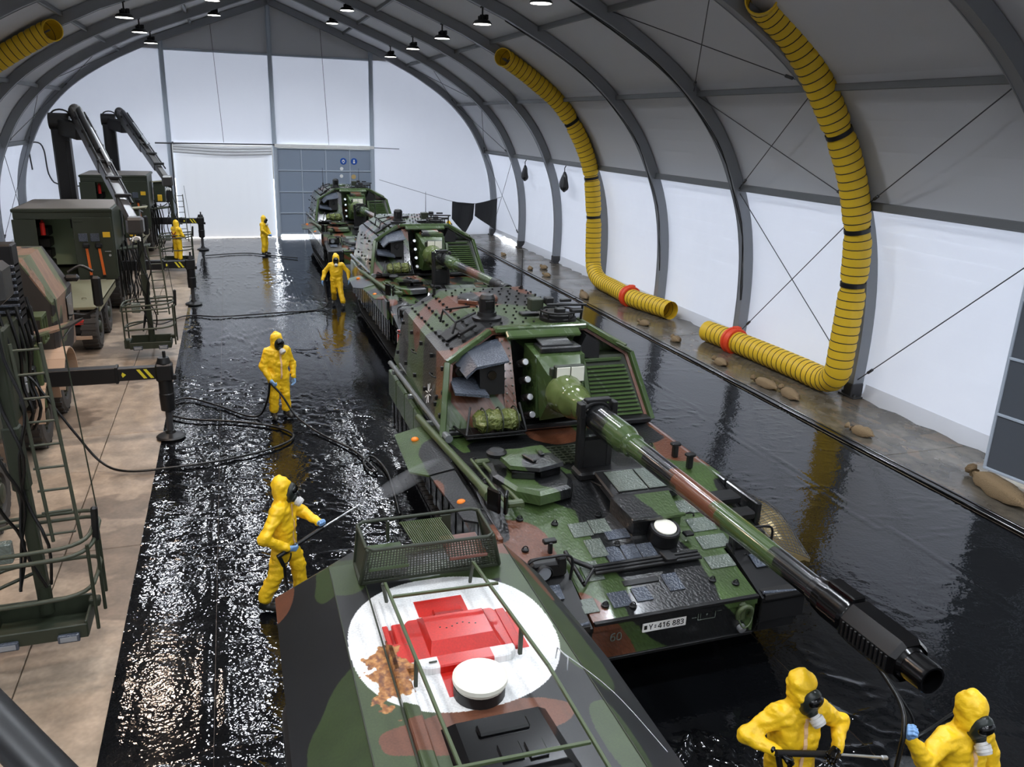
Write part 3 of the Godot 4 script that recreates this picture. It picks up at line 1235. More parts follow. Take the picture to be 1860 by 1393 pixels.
# ---------------------------------------------------------------- tracked howitzer; front towards +z, origin on the ground
func howitzer(where: Vector3, label: String, camo: Material, near: bool, brake: bool, gun_turn: float) -> Node3D:
	var h := thing("howitzer", label, "howitzer", where, 0.0, "camouflaged tracked howitzers in a row")
	var blk: Material = mats.black
	mat("wet_metal", srgb(120, 124, 124), 0.2, 0.3)
	# hull
	var s := S()
	var ring := func(z: float, yt: float, yb: float, w: float, yl: float) -> Array:
		return [Vector3(-1.02, yb, z), Vector3(-1.02, yl, z), Vector3(-w, yl, z), Vector3(-w, yt - 0.02, z), Vector3(-w + 0.06, yt, z), Vector3(w - 0.06, yt, z), Vector3(w, yt - 0.02, z), Vector3(w, yl, z), Vector3(1.02, yl, z), Vector3(1.02, yb, z)]
	for e in [[-4.25, 1.62, -0.1, 1.62], [-0.1, 1.62, 1.4, 1.6], [1.4, 1.6, 2.9, 1.2]]:
		var a: Array = ring.call(e[0], e[1], 0.45, 1.68, 0.98)
		var b: Array = ring.call(e[2], e[3], 0.45, 1.68, 0.98)
		for i in 10:
			var j := (i + 1) % 10
			s.face([a[i], a[j], b[j], b[i]], Vector3(0, 0.9, (e[0] + e[2]) / 2.0))
	s.hexa([Vector3(-1.02, 0.98, 2.9), Vector3(1.02, 0.98, 2.9), Vector3(1.02, 1.2, 2.9), Vector3(-1.02, 1.2, 2.9), Vector3(-1.02, 0.9, 3.66), Vector3(1.02, 0.9, 3.66), Vector3(1.02, 1.0, 3.66), Vector3(-1.02, 1.0, 3.66)])
	s.hexa([Vector3(-1.02, 0.45, 2.9), Vector3(1.02, 0.45, 2.9), Vector3(1.02, 0.98, 2.9), Vector3(-1.02, 0.98, 2.9), Vector3(-1.02, 0.5, 3.62), Vector3(1.02, 0.5, 3.62), Vector3(1.02, 0.98, 3.63), Vector3(-1.02, 0.98, 3.63)])
	s.face([Vector3(-1.68, 0.98, -4.25), Vector3(1.68, 0.98, -4.25), Vector3(1.68, 1.62, -4.25), Vector3(-1.68, 1.62, -4.25)], Vector3(0, 1, 0))
	s.face([Vector3(-1.02, 0.45, -4.25), Vector3(1.02, 0.45, -4.25), Vector3(1.02, 0.98, -4.25), Vector3(-1.02, 0.98, -4.25)], Vector3(0, 1, 0))
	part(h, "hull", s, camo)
	s = S()
	s.bar(Vector3(-1.02, 1.0, 3.66), Vector3(1.02, 1.0, 3.66), 0.05, 0.04)
	s.bar(Vector3(-1.02, 0.5, 3.62), Vector3(1.02, 0.5, 3.62), 0.04, 0.04)
	part(h, "nose_edge", s, blk)
	# front mudguards
	for sx in [-1, 1]:
		s = S()
		s.hexa([Vector3(sx * 1.05, 1.2, 2.9), Vector3(sx * 1.68, 1.2, 2.9), Vector3(sx * 1.68, 1.26, 2.9), Vector3(sx * 1.05, 1.26, 2.9), Vector3(sx * 1.05, 0.92, 3.7), Vector3(sx * 1.64, 0.92, 3.7), Vector3(sx * 1.64, 0.98, 3.7), Vector3(sx * 1.05, 0.98, 3.7)])
		s.box(Vector3(sx * 1.35, 0.8, 3.68), Vector3(0.6, 0.28, 0.04), 0.01)
		s.box(Vector3(sx * 1.36, 0.6, 3.6), Vector3(0.5, 0.24, 0.03), 0.01)
		var o := part(h, "mudguard", s, blk)
		s = S()
		s.box(Vector3(sx * 1.36, 1.17, 3.22), Vector3(0.28, 0.015, 0.2), 0.004, Basis(Vector3.RIGHT, 0.34))
		part(o, "trim_plate", s, mats.pad_dark)
		s = S()
		s.rod(Vector3(sx * 1.08, 1.03, 3.66), Vector3(sx * 1.62, 1.0, 3.7), 0.02)
		part(o, "edge_rod", s, mats.pad_dark)
		# light cluster
		s = S()
		s.box(Vector3(sx * 1.3, 1.33, 2.95), Vector3(0.42, 0.2, 0.18), 0.03)
		s.lathe(Vector3(sx * 1.38, 1.33, 3.03), Vector3(0, 0, 1), [[0, 0], [0, 0.09], [0.06, 0.1], [0.07, 0.09]], 14)
		s.box(Vector3(sx * 1.16, 1.42, 3.0), Vector3(0.1, 0.12, 0.1), 0.015)
		s.tube(curve([Vector3(sx * 1.06, 1.2, 3.06), Vector3(sx * 1.06, 1.48, 3.06), Vector3(sx * 1.3, 1.52, 3.06), Vector3(sx * 1.56, 1.48, 3.06), Vector3(sx * 1.56, 1.2, 3.06)], 0.06), 0.016, 6)
		var hl := part(h, "headlight", s, blk)
		s = S()
		s.disc(Vector3(sx * 1.38, 1.33, 3.07), Vector3(0, 0, 1), 0.08, 0.02, 14)
		part(hl, "lens", s, mats.lens_glass)
	# running gear
	for sx in [-1, 1]:
		s = S()
		var path := []
		for p in [[3.35, 0.62, 0.34, 1.9, 5.2], [-3.75, 0.62, 0.36, -2.1, 1.25]]:
			pass
		var loop := []
		loop.append_array(arc(Vector3(0, 0.66, 3.25), Vector3(0, 0, 0.34), Vector3(0, 0.34, 0), -1.1, 1.57, 7))
		loop.append_array(arc(Vector3(0, 0.62, -3.75), Vector3(0, 0.38, 0), Vector3(0, 0, -0.36), 0.0, 2.2, 7))
		loop.append_array([Vector3(0, 0.05, -3.0), Vector3(0, 0.05, 0), Vector3(0, 0.05, 2.6)])
		var pts := curve(loop + [loop[0]], 0.17)
		for i in pts.size() - 1:
			var c: Vector3 = (pts[i] + pts[i + 1]) / 2.0
			var d: Vector3 = (pts[i + 1] - pts[i]).normalized()
			var up := d.cross(Vector3.RIGHT)
			s.box(c + Vector3(sx * 1.36, 0, 0), Vector3(0.55, 0.06, (pts[i + 1] - pts[i]).length() * 0.82), 0.0, Basis(Vector3.RIGHT, up, Vector3.RIGHT.cross(up)))
		var tr := part(h, "track", s, mats.track)
		s = S()
		for k in 7:
			s.lathe(Vector3(sx * 1.2, 0.43, 2.35 - k * 0.86), Vector3(sx, 0, 0), [[0, 0], [0, 0.34], [0.2, 0.34], [0.2, 0.26], [0.15, 0.24], [0.15, 0.1], [0.22, 0.08], [0.22, 0]], 16)
		s.lathe(Vector3(sx * 1.2, 0.66, 3.25), Vector3(sx, 0, 0), [[0, 0], [0, 0.3], [0.24, 0.3], [0.24, 0]], 14)
		s.lathe(Vector3(sx * 1.2, 0.62, -3.75), Vector3(sx, 0, 0), [[0, 0], [0, 0.32], [0.24, 0.32], [0.24, 0]], 14)
		part(tr, "road_wheels", s, mats.rubber)
		# rubber skirt flaps over the track
		for k in 9:
			s = S()
			var z0 := 2.55 - k * 0.76
			for j in 4:
				var zz := z0 - j * 0.185
				s.box(Vector3(sx * (1.705 + 0.012 * (j % 2)), 0.8 - 0.03 * ((k + j) % 3), zz), Vector3(0.02, 0.62, 0.17), 0.004)
			part(h, "skirt_flap", s, mats.black_gloss)
		s = S()
		for k in 9:
			s.box(Vector3(sx * 1.73, 1.3, 2.2 - k * 0.76), Vector3(0.08, 0.5, 0.73), 0.015)
		part(h, "side_armour", s, camo)
	# fold-out fender plates and long poles along the camera side
	s = S()
	s.slab([Vector3(-1.78, 1.6, -1.0), Vector3(-2.28, 1.5, -0.95), Vector3(-2.33, 1.48, 0.4), Vector3(-2.12, 1.5, 0.62), Vector3(-1.78, 1.6, 0.7)], Vector3(0, 0.025, 0))
	var fp := part(h, "fender_plate", s, camo)
	s = S()
	s.ball(Vector3(-2.05, 1.58, -0.55), Vector3(0.06, 0.04, 0.05))
	part(fp, "marker_light", s, mats.lamp_amber)
	s = S()
	s.slab([Vector3(-1.78, 1.58, 0.72), Vector3(-2.1, 1.5, 0.66), Vector3(-1.98, 1.46, 1.9), Vector3(-1.74, 1.5, 2.15)], Vector3(0, 0.025, 0))
	fp = part(h, "fender_plate", s, camo)
	s = S()
	s.ball(Vector3(-1.9, 1.52, 1.5), Vector3(0.06, 0.04, 0.05))
	part(fp, "marker_light", s, mats.lamp_amber)
	s = S()
	s.rod(Vector3(-1.76, 1.72, -4.1), Vector3(-1.66, 1.72, -0.25), 0.045, 10)
	s.rod(Vector3(-1.66, 1.72, -0.25), Vector3(-1.65, 1.72, -0.1), 0.06, 10)
	s.rod(Vector3(-1.62, 1.74, -3.9), Vector3(-1.55, 1.74, -0.45), 0.025, 8)
	for z in [-3.6, -2.2, -0.9]:
		s.box(Vector3(-1.7, 1.68, z), Vector3(0.24, 0.08, 0.06), 0.01)
	part(h, "stowed_rods", s, mats.wet_metal)
	s = S()
	s.rod(Vector3(-1.86, 1.68, -1.2), Vector3(-1.62, 1.68, 1.6), 0.055, 10)
	s.rod(Vector3(-1.63, 1.68, 1.55), Vector3(-1.61, 1.68, 1.75), 0.075, 10)
	part(h, "stowed_tube", s, mats.olive)
	s = S()
	s.rod(Vector3(-1.4, 1.68, 0.7), Vector3(-1.25, 1.6, 1.95), 0.03, 8)
	s.rod(Vector3(-1.52, 1.68, 0.6), Vector3(-1.42, 1.6, 1.9), 0.022, 8)
	s.box(Vector3(-1.4, 1.68, 0.72), Vector3(0.2, 0.08, 0.1), 0.02)
	s.box(Vector3(-1.33, 1.62, 1.9), Vector3(0.22, 0.08, 0.1), 0.02)
	part(h, "tow_bar", s, mats.olive)
	# turret
	var left_front := [Vector3(-1.7, 1.66, -0.32), Vector3(-1.5, 2.64, -0.84), Vector3(-0.8, 3.05, -1.0)]
	var fr := [left_front[0], left_front[1], left_front[2], Vector3(0.8, 3.05, -1.0), Vector3(1.5, 2.64, -0.84), Vector3(1.7, 1.66, -0.32)]
	var rr := [Vector3(-1.62, 1.66, -4.5), Vector3(-1.42, 2.64, -4.4), Vector3(-0.8, 3.05, -4.25), Vector3(0.8, 3.05, -4.25), Vector3(1.42, 2.64, -4.4), Vector3(1.62, 1.66, -4.5)]
	s = S()
	var tc := Vector3(0, 2.2, -2.4)
	for i in 6:
		var j := (i + 1) % 6
		s.face([fr[i], fr[j], rr[j], rr[i]], tc)
	s.face([rr[0], rr[1], rr[2], rr[3], rr[4], rr[5]], tc)
	# thickness of the front rim and the recessed face behind it
	var ir := []
	var back := []
	for p in fr:
		var q: Vector3 = Vector3(p.x * 0.94, 1.66 + (p.y - 1.66) * 0.95, p.z)
		ir.append(q)
		back.append(Vector3(q.x, q.y, -1.15))
	for i in 5:
		s.face([fr[i], fr[i + 1], ir[i + 1], ir[i]], tc)
		s.face([ir[i], ir[i + 1], back[i + 1], back[i]], Vector3(0, 5, 0) if i != 2 else tc + Vector3(0, 3, 0))
	s.face([back[0], back[1], back[2], back[3], back[4], back[5]], tc)
	part(h, "turret_shell", s, camo)
	# rim bar over the left recess, roof bar over the gun slot
	s = S()
	for e in [[fr[0], fr[1]], [fr[1], fr[2]], [fr[4], fr[3]], [fr[5], fr[4]]]:
		s.bar(e[0] + Vector3(0, 0.0, 0.02), e[1] + Vector3(0, 0, 0.02), 0.09, 0.07)
	s.box(Vector3(0.02, 3.06, -1.0), Vector3(1.5, 0.09, 0.16), 0.02)
	s.box(Vector3(0.02, 3.0, -0.86), Vector3(1.2, 0.07, 0.16), 0.02, Basis(Vector3.RIGHT, 0.5))
	part(h, "front_rim", s, mats.nato_green)
	# base plinth in black under the turret front
	s = S()
	s.lathe(Vector3(0, 1.6, -2.2), Vector3.UP, [[0, 0], [0, 1.6], [0.1, 1.6], [0.1, 0]], 28)
	s.box(Vector3(0, 1.68, -0.5), Vector3(3.2, 0.1, 0.3), 0.02)
	part(h, "turret_ring", s, blk)
	turret_left(h, camo)
	turret_gun(h, camo, brake, gun_turn)
	turret_right(h, camo)
	turret_roof(h, camo)
	deck(h, camo, near)
	if near:
		nose(h)
	elif camo == mats.camo_mid:
		s = S()
		s.box(Vector3(-1.58, 0.9, 3.74), Vector3(0.3, 0.34, 0.02), 0.005)
		var wp := part(h, "warning_plate", s, mats.white_paint)
		s = S()
		s.slab([Vector3(-1.72, 0.74, 3.752), Vector3(-1.72, 1.06, 3.752), Vector3(-1.46, 1.06, 3.752)], Vector3(0, 0, 0.004))
		part(wp, "red_half", s, mats.red)
	return h


func turret_left(h: Node3D, camo: Material) -> void:
	var blk: Material = mats.black
	# sloping lower plate and riveted inner wall
	var s := S()
	s.hexa([Vector3(-1.58, 1.7, -0.42), Vector3(-0.62, 1.7, -0.42), Vector3(-0.62, 2.25, -0.72), Vector3(-1.5, 2.25, -0.72), Vector3(-1.58, 1.7, -1.1), Vector3(-0.62, 1.7, -1.1), Vector3(-0.62, 2.25, -1.1), Vector3(-1.5, 2.25, -1.1)])
	part(h, "cheek_plate", s, camo)
	s = S()
	s.hexa([Vector3(-0.68, 1.7, -0.38), Vector3(-0.5, 1.7, -0.38), Vector3(-0.5, 2.95, -0.92), Vector3(-0.68, 2.95, -0.92), Vector3(-0.68, 1.7, -1.1), Vector3(-0.5, 1.7, -1.1), Vector3(-0.5, 2.95, -1.1), Vector3(-0.68, 2.95, -1.1)])
	part(h, "riveted_wall", s, camo)
	s = S()
	for k in 12:
		for dx in [-0.64, -0.54]:
			var f := (k + 0.5) / 12.0
			s.box(Vector3(dx, lerpf(1.7, 2.95, f) + 0.012, lerpf(-0.38, -0.92, f) + 0.02), Vector3(0.022, 0.022, 0.022), 0.004)
	part(h, "rivet_rows", s, mats.pad_grey).set_meta("kind", "stuff")
	# shelf with a wet top
	s = S()
	s.hexa([Vector3(-1.46, 2.36, -0.84), Vector3(-1.05, 2.36, -0.84), Vector3(-1.05, 2.4, -0.84), Vector3(-1.46, 2.4, -0.84), Vector3(-1.5, 2.28, -0.36), Vector3(-0.98, 2.2, -0.36), Vector3(-0.98, 2.24, -0.36), Vector3(-1.5, 2.32, -0.36)])
	part(h, "shelf", s, mats.pad_dark)
	# hooded sight
	s = S()
	s.hexa([Vector3(-1.08, 2.2, -0.5), Vector3(-0.7, 2.2, -0.5), Vector3(-0.7, 2.7, -0.56), Vector3(-1.08, 2.7, -0.56), Vector3(-1.08, 2.2, -1.1), Vector3(-0.7, 2.2, -1.1), Vector3(-0.7, 2.75, -1.1), Vector3(-1.08, 2.75, -1.1)])
	var o := part(h, "sight_housing", s, blk)
	s = S()
	s.hexa([Vector3(-1.16, 2.62, -0.44), Vector3(-0.66, 2.7, -0.44), Vector3(-0.66, 2.73, -0.44), Vector3(-1.16, 2.66, -0.44), Vector3(-1.2, 2.78, -0.98), Vector3(-0.66, 2.9, -0.98), Vector3(-0.66, 2.93, -0.98), Vector3(-1.2, 2.82, -0.98)])
	s.hexa([Vector3(-1.3, 2.48, -0.46), Vector3(-1.15, 2.63, -0.44), Vector3(-1.15, 2.67, -0.44), Vector3(-1.32, 2.51, -0.46), Vector3(-1.36, 2.58, -0.98), Vector3(-1.19, 2.78, -0.98), Vector3(-1.19, 2.82, -0.98), Vector3(-1.38, 2.62, -0.98)])
	part(o, "hood", s, mats.pad_dark)
	s = S()
	s.disc(Vector3(-0.9, 2.5, -0.52), Vector3(0, 0.1, 1), 0.07, 0.03, 14)
	part(o, "sight_lens", s, mats.black_gloss)
	s = S()
	s.disc(Vector3(-1.33, 2.52, -0.8), Vector3(0, 0, 1), 0.07, 0.1, 12)
	part(o, "sight_lens", s, mats.black_gloss)
	# wire tray with a rolled net
	s = S()
	var y := 1.78
	s.bar(Vector3(-1.42, y, 0.0), Vector3(-0.52, y, 0.0), 0.03)
	s.bar(Vector3(-1.42, y, 0.0), Vector3(-1.5, y, -0.42), 0.03)
	s.bar(Vector3(-0.52, y, 0.0), Vector3(-0.52, y, -0.42), 0.03)
	s.bar(Vector3(-1.42, y, 0.0), Vector3(-1.3, 2.12, -0.26), 0.03)
	s.bar(Vector3(-0.52, y, 0.0), Vector3(-0.56, 2.14, -0.24), 0.03)
	s.box(Vector3(-0.97, 1.73, -0.2), Vector3(0.9, 0.02, 0.4), 0.005)
	for k in 5:
		s.rod(Vector3(-1.3 + k * 0.18, 1.75, 0.0), Vector3(-1.26 + k * 0.17, 1.75, -0.4), 0.01, 6)
	part(h, "stowage_tray", s, blk)
	s = S()
	var rings := []
	for k in 9:
		var x := -1.26 + k * 0.085
		var ring := []
		for j in 12:
			var a := TAU * j / 12.0
			var r := 0.16 + 0.02 * sin(k * 2.3 + j * 1.7) + 0.012 * sin(j * 3.1 + k)
			if k == 0 or k == 8:
				r *= 0.6
			ring.append(Vector3(x, 1.92 + r * sin(a) * 0.95, -0.18 + r * cos(a) * 1.15))
		rings.append(ring)
	s.loft(rings)
	var nb := part(h, "net_roll", s, mats.olive_wrap)
	for k in 3:
		s = S()
		s.tube(arc(Vector3(-1.12 + k * 0.24, 1.92, -0.18), Vector3(0, 0.18, 0), Vector3(0, 0, 0.21), 0, TAU, 14), 0.012, 6)
		part(nb, "strap", s, mats.olive_dark)
	# smoke launchers in the slot beside the gun
	for k in 4:
		var f := k / 3.0
		var p := Vector3(-0.37, lerpf(1.92, 2.62, f), lerpf(-0.28, -0.66, f))
		s = S()
		s.lathe(p, Vector3(0, 0.35, 1), [[-0.2, 0], [-0.2, 0.045], [0.0, 0.05], [0.02, 0.058], [0.1, 0.058], [0.11, 0.05]], 14)
		s.box(p + Vector3(0, -0.06, -0.08), Vector3(0.12, 0.05, 0.1), 0.01)
		var l := part(h, "smoke_launcher", s, blk)
		s = S()
		s.disc(p + Vector3(0, 0.037, 0.104), Vector3(0, 0.35, 1), 0.048, 0.02, 14)
		part(l, "cap", s, mats.silver)
	# side hatch, grab handles and the cross emblem
	s = S()
	s.box(Vector3(-1.18, 2.86, -1.75), Vector3(0.36, 0.03, 0.4), 0.01, Basis(Vector3(0, 0, 1), 0.53))
	part(h, "side_hatch", s, blk)
	s = S()
	for z in [-1.2, -2.6, -3.9]:
		s.tube([Vector3(-1.58, 2.3, z), Vector3(-1.64, 2.32, z), Vector3(-1.64, 2.32, z - 0.2), Vector3(-1.58, 2.3, z - 0.2)], 0.012, 6)
	for p in [Vector3(-1.58, 2.2, -0.75), Vector3(-1.66, 1.9, -0.6), Vector3(-1.62, 2.05, -1.0)]:
		s.box(p, Vector3(0.06, 0.07, 0.07), 0.01)
	part(h, "grab_handle", s, blk)
	s = S()
	var side := Basis(Vector3(0, 0, 1), Vector3(0.2, 0.98, 0).normalized(), Vector3(-0.98, 0.2, 0).normalized())
	var c := Vector3(-1.645, 1.98, -1.42)
	for t in 4:
		var b := side * Basis(Vector3(0, 0, 1), t * PI / 2 + 0.4)
		for e in [-1, 1]:
			var a0 := c + b * Vector3(0.018 * e, 0.035, 0.006)
			var a1 := c + b * Vector3(0.05 * e, 0.15, 0.006)
			s.bar(a0, a1, 0.014, 0.01, Vector3(-1, 0.2, 0))
	part(h, "cross_emblem", s, mats.white_paint, "white stylised cross emblem")


func turret_gun(h: Node3D, camo: Material, brake: bool, turn: float) -> void:
	var blk: Material = mats.black
	# shield: a wedge with a pointed chin
	var s := S()
	s.hexa([Vector3(-0.27, 1.85, -0.3), Vector3(0.5, 1.9, -0.3), Vector3(0.5, 2.78, -0.36), Vector3(-0.27, 2.78, -0.36), Vector3(-0.27, 1.75, -1.0), Vector3(0.5, 1.75, -1.0), Vector3(0.5, 2.85, -0.9), Vector3(-0.27, 2.85, -0.9)])
	s.face([Vector3(-0.27, 2.78, -0.36), Vector3(0.42, 2.78, -0.36), Vector3(0.3, 2.5, 0.06), Vector3(-0.12, 2.45, 0.06)], Vector3(0, 2.2, -0.6))
	s.face([Vector3(-0.27, 2.78, -0.36), Vector3(-0.12, 2.45, 0.06), Vector3(-0.22, 1.82, -0.26)], Vector3(0.2, 2.3, -0.6))
	s.face([Vector3(0.42, 2.78, -0.36), Vector3(0.3, 2.5, 0.06), Vector3(0.4, 1.85, -0.28)], Vector3(-0.2, 2.3, -0.6))
	s.face([Vector3(-0.12, 2.45, 0.06), Vector3(0.3, 2.5, 0.06), Vector3(0.4, 1.85, -0.28), Vector3(-0.22, 1.82, -0.26)], Vector3(0, 2.3, -0.8))
	part(h, "gun_shield", s, mats.nato_green)
	s = S()
	s.box(Vector3(0.16, 2.84, -0.62), Vector3(0.66, 0.1, 0.34), 0.02)
	s.box(Vector3(0.12, 2.92, -0.66), Vector3(0.5, 0.03, 0.3), 0.01, Basis(Vector3.RIGHT, 0.15))
	part(h, "shield_cover", s, camo)
	# white lamp box on a short stalk
	s = S()
	s.box(Vector3(0.1, 2.62, 0.02), Vector3(0.46, 0.25, 0.1), 0.012)
	s.box(Vector3(0.08, 2.44, 0.0), Vector3(0.2, 0.14, 0.12), 0.01)
	s.box(Vector3(-0.12, 2.64, -0.04), Vector3(0.1, 0.12, 0.1), 0.01)
	var wb := part(h, "marker_box", s, mats.olive_dark)
	for k in 2:
		s = S()
		s.box(Vector3(-0.01 + k * 0.22, 2.62, 0.074), Vector3(0.205, 0.22, 0.012), 0.004)
		part(wb, "white_panel", s, mats.white_panel)
	# gun: canvas boot, sleeve, tube, muzzle
	var gun := Node3D.new()
	gun.name = "gun"
	gun.position = Vector3(0.02, 2.36, 0)
	gun.rotation = Vector3(-0.012, turn, 0)
	h.add_child(gun)
	s = S()
	var prof := [[-0.1, 0.2], [0.02, 0.28], [0.1, 0.29], [0.2, 0.275], [0.34, 0.25], [0.46, 0.25], [0.58, 0.215], [0.75, 0.18], [0.95, 0.165], [1.02, 0.16]]
	s.lathe(Vector3(0, -0.03, 0), Vector3(0, 0, 1), prof, 20)
	part(gun, "canvas_boot", s, mats.boot_wrap)
	s = S()
	s.lathe(Vector3.ZERO, Vector3(0, 0, 1), [[0.9, 0.0], [0.9, 0.17], [1.1, 0.19], [2.05, 0.185], [2.15, 0.16], [2.2, 0.145], [2.24, 0.15], [2.28, 0.15], [2.32, 0.125], [3.4, 0.118], [5.6, 0.102], [5.62, 0.12], [5.78, 0.12], [5.8, 0.0]], 24)
	part(gun, "barrel", s, mats.barrel_camo)
	s = S()
	if brake:
		s.lathe(Vector3.ZERO, Vector3(0, 0, 1), [[5.7, 0.0], [5.7, 0.135], [5.8, 0.15], [6.02, 0.15], [6.06, 0.12], [6.1, 0.115]], 20)
		var rings := []
		for z in [[6.06, 0.15], [6.1, 0.175], [6.6, 0.175], [6.64, 0.15]]:
			var ring := []
			for k in 8:
				var a := TAU * (k + 0.5) / 8.0
				ring.append(Vector3(cos(a) * z[1] * 1.05, sin(a) * z[1] * 1.05, z[0]))
			rings.append(ring)
		s.loft(rings, false)
		s.lathe(Vector3.ZERO, Vector3(0, 0, 1), [[6.62, 0.14], [6.66, 0.115], [6.82, 0.112], [6.84, 0.105], [6.84, 0.088], [6.3, 0.086]], 20)
		s.box(Vector3(0.02, 0.16, 5.92), Vector3(0.12, 0.06, 0.3), 0.01)
		var mb := part(gun, "muzzle_brake", s, mats.black_gloss)
		for sx in [-1, 1]:
			for k in 11:
				s = S()
				s.box(Vector3(sx * 0.172, 0.0, 6.14 + k * 0.044), Vector3(0.02, 0.12, 0.02), 0.004)
				part(mb, "baffle", s, blk)
	else:
		s.lathe(Vector3.ZERO, Vector3(0, 0, 1), [[5.0, 0.11], [5.02, 0.13], [5.3, 0.13], [5.34, 0.115], [5.78, 0.118], [5.9, 0.118], [5.9, 0.09], [5.4, 0.088]], 20)
		part(gun, "muzzle_collar", s, blk)
	# travel lock on the deck
	s = S()
	for sx in [-1, 1]:
		s.box(Vector3(sx * 0.2, 2.0, 1.22), Vector3(0.1, 0.9, 0.12), 0.02)
	s.box(Vector3(0.0, 1.85, 1.22), Vector3(0.46, 0.5, 0.1), 0.02)
	s.box(Vector3(0.02, 1.64, 1.3), Vector3(0.62, 0.12, 0.32), 0.03)
	s.tube(arc(Vector3(0, 2.36, 1.22), Vector3(0.23, 0, 0), Vector3(0, 0.23, 0), -0.2, PI + 0.2, 14), 0.035, 8)
	s.box(Vector3(0.02, 2.62, 1.2), Vector3(0.36, 0.05, 0.1), 0.01)
	s.box(Vector3(-0.22, 2.5, 1.22), Vector3(0.08, 0.2, 0.14), 0.01)
	s.box(Vector3(0.24, 2.5, 1.22), Vector3(0.08, 0.2, 0.14), 0.01)
	part(h, "travel_lock", s, blk)


func turret_right(h: Node3D, camo: Material) -> void:
	var blk: Material = mats.black
	# louvred bay: side frame and slats stepping up the slope
	var base := Vector3(1.06, 1.72, -0.34)
	var top := Vector3(0.98, 2.55, -0.8)
	var s := S()
	s.hexa([Vector3(0.62, 1.7, -0.36), Vector3(1.62, 1.7, -0.36), Vector3(1.4, 2.6, -0.86), Vector3(0.62, 2.6, -0.86), Vector3(0.62, 1.7, -1.12), Vector3(1.62, 1.7, -1.12), Vector3(1.45, 2.6, -1.12), Vector3(0.62, 2.6, -1.12)])
	part(h, "louvre_bay", s, mats.olive_dark)
	s = S()
	s.bar(Vector3(0.66, 1.7, -0.3), Vector3(0.66, 2.55, -0.78), 0.08, 0.06)
	s.bar(Vector3(0.66, 2.55, -0.78), Vector3(1.32, 2.55, -0.78), 0.05, 0.05)
	part(h, "louvre_frame", s, mats.nato_green)
	for k in 13:
		var f := (k + 0.5) / 13.5
		var y := lerpf(1.74, 2.5, f)
		var z := lerpf(-0.345, -0.775, f)
		var w := lerpf(1.56, 1.36, f)
		s = S()
		s.box(Vector3((0.72 + w) / 2.0, y, z), Vector3(w - 0.72, 0.014, 0.05), 0.003, Basis(Vector3.RIGHT, 0.45))
		part(h, "louvre_slat", s, mats.nato_green)
	s = S()
	s.box(Vector3(1.12, 1.7, -0.26), Vector3(1.0, 0.09, 0.18), 0.02)
	part(h, "louvre_sill", s, blk)
	# stowage on the shoulder: black bin and a bundle of poles
	s = S()
	s.hexa([Vector3(0.55, 2.62, -0.8), Vector3(0.95, 2.55, -0.8), Vector3(0.95, 2.82, -0.82), Vector3(0.72, 2.95, -0.82), Vector3(0.55, 2.62, -1.3), Vector3(0.95, 2.55, -1.3), Vector3(0.95, 2.9, -1.3), Vector3(0.72, 3.02, -1.3)])
	part(h, "shoulder_bin", s, blk)
	s = S()
	for k in 3:
		s.rod(Vector3(0.78 + k * 0.05, 3.02 - k * 0.02, -1.25 + k * 0.04), Vector3(1.4 + k * 0.03, 2.72 - k * 0.02, -0.72), 0.022, 6)
	s.rod(Vector3(0.85, 3.05, -1.5), Vector3(1.38, 2.76, -0.76), 0.03, 6)
	part(h, "pole_bundle", s, mats.olive)


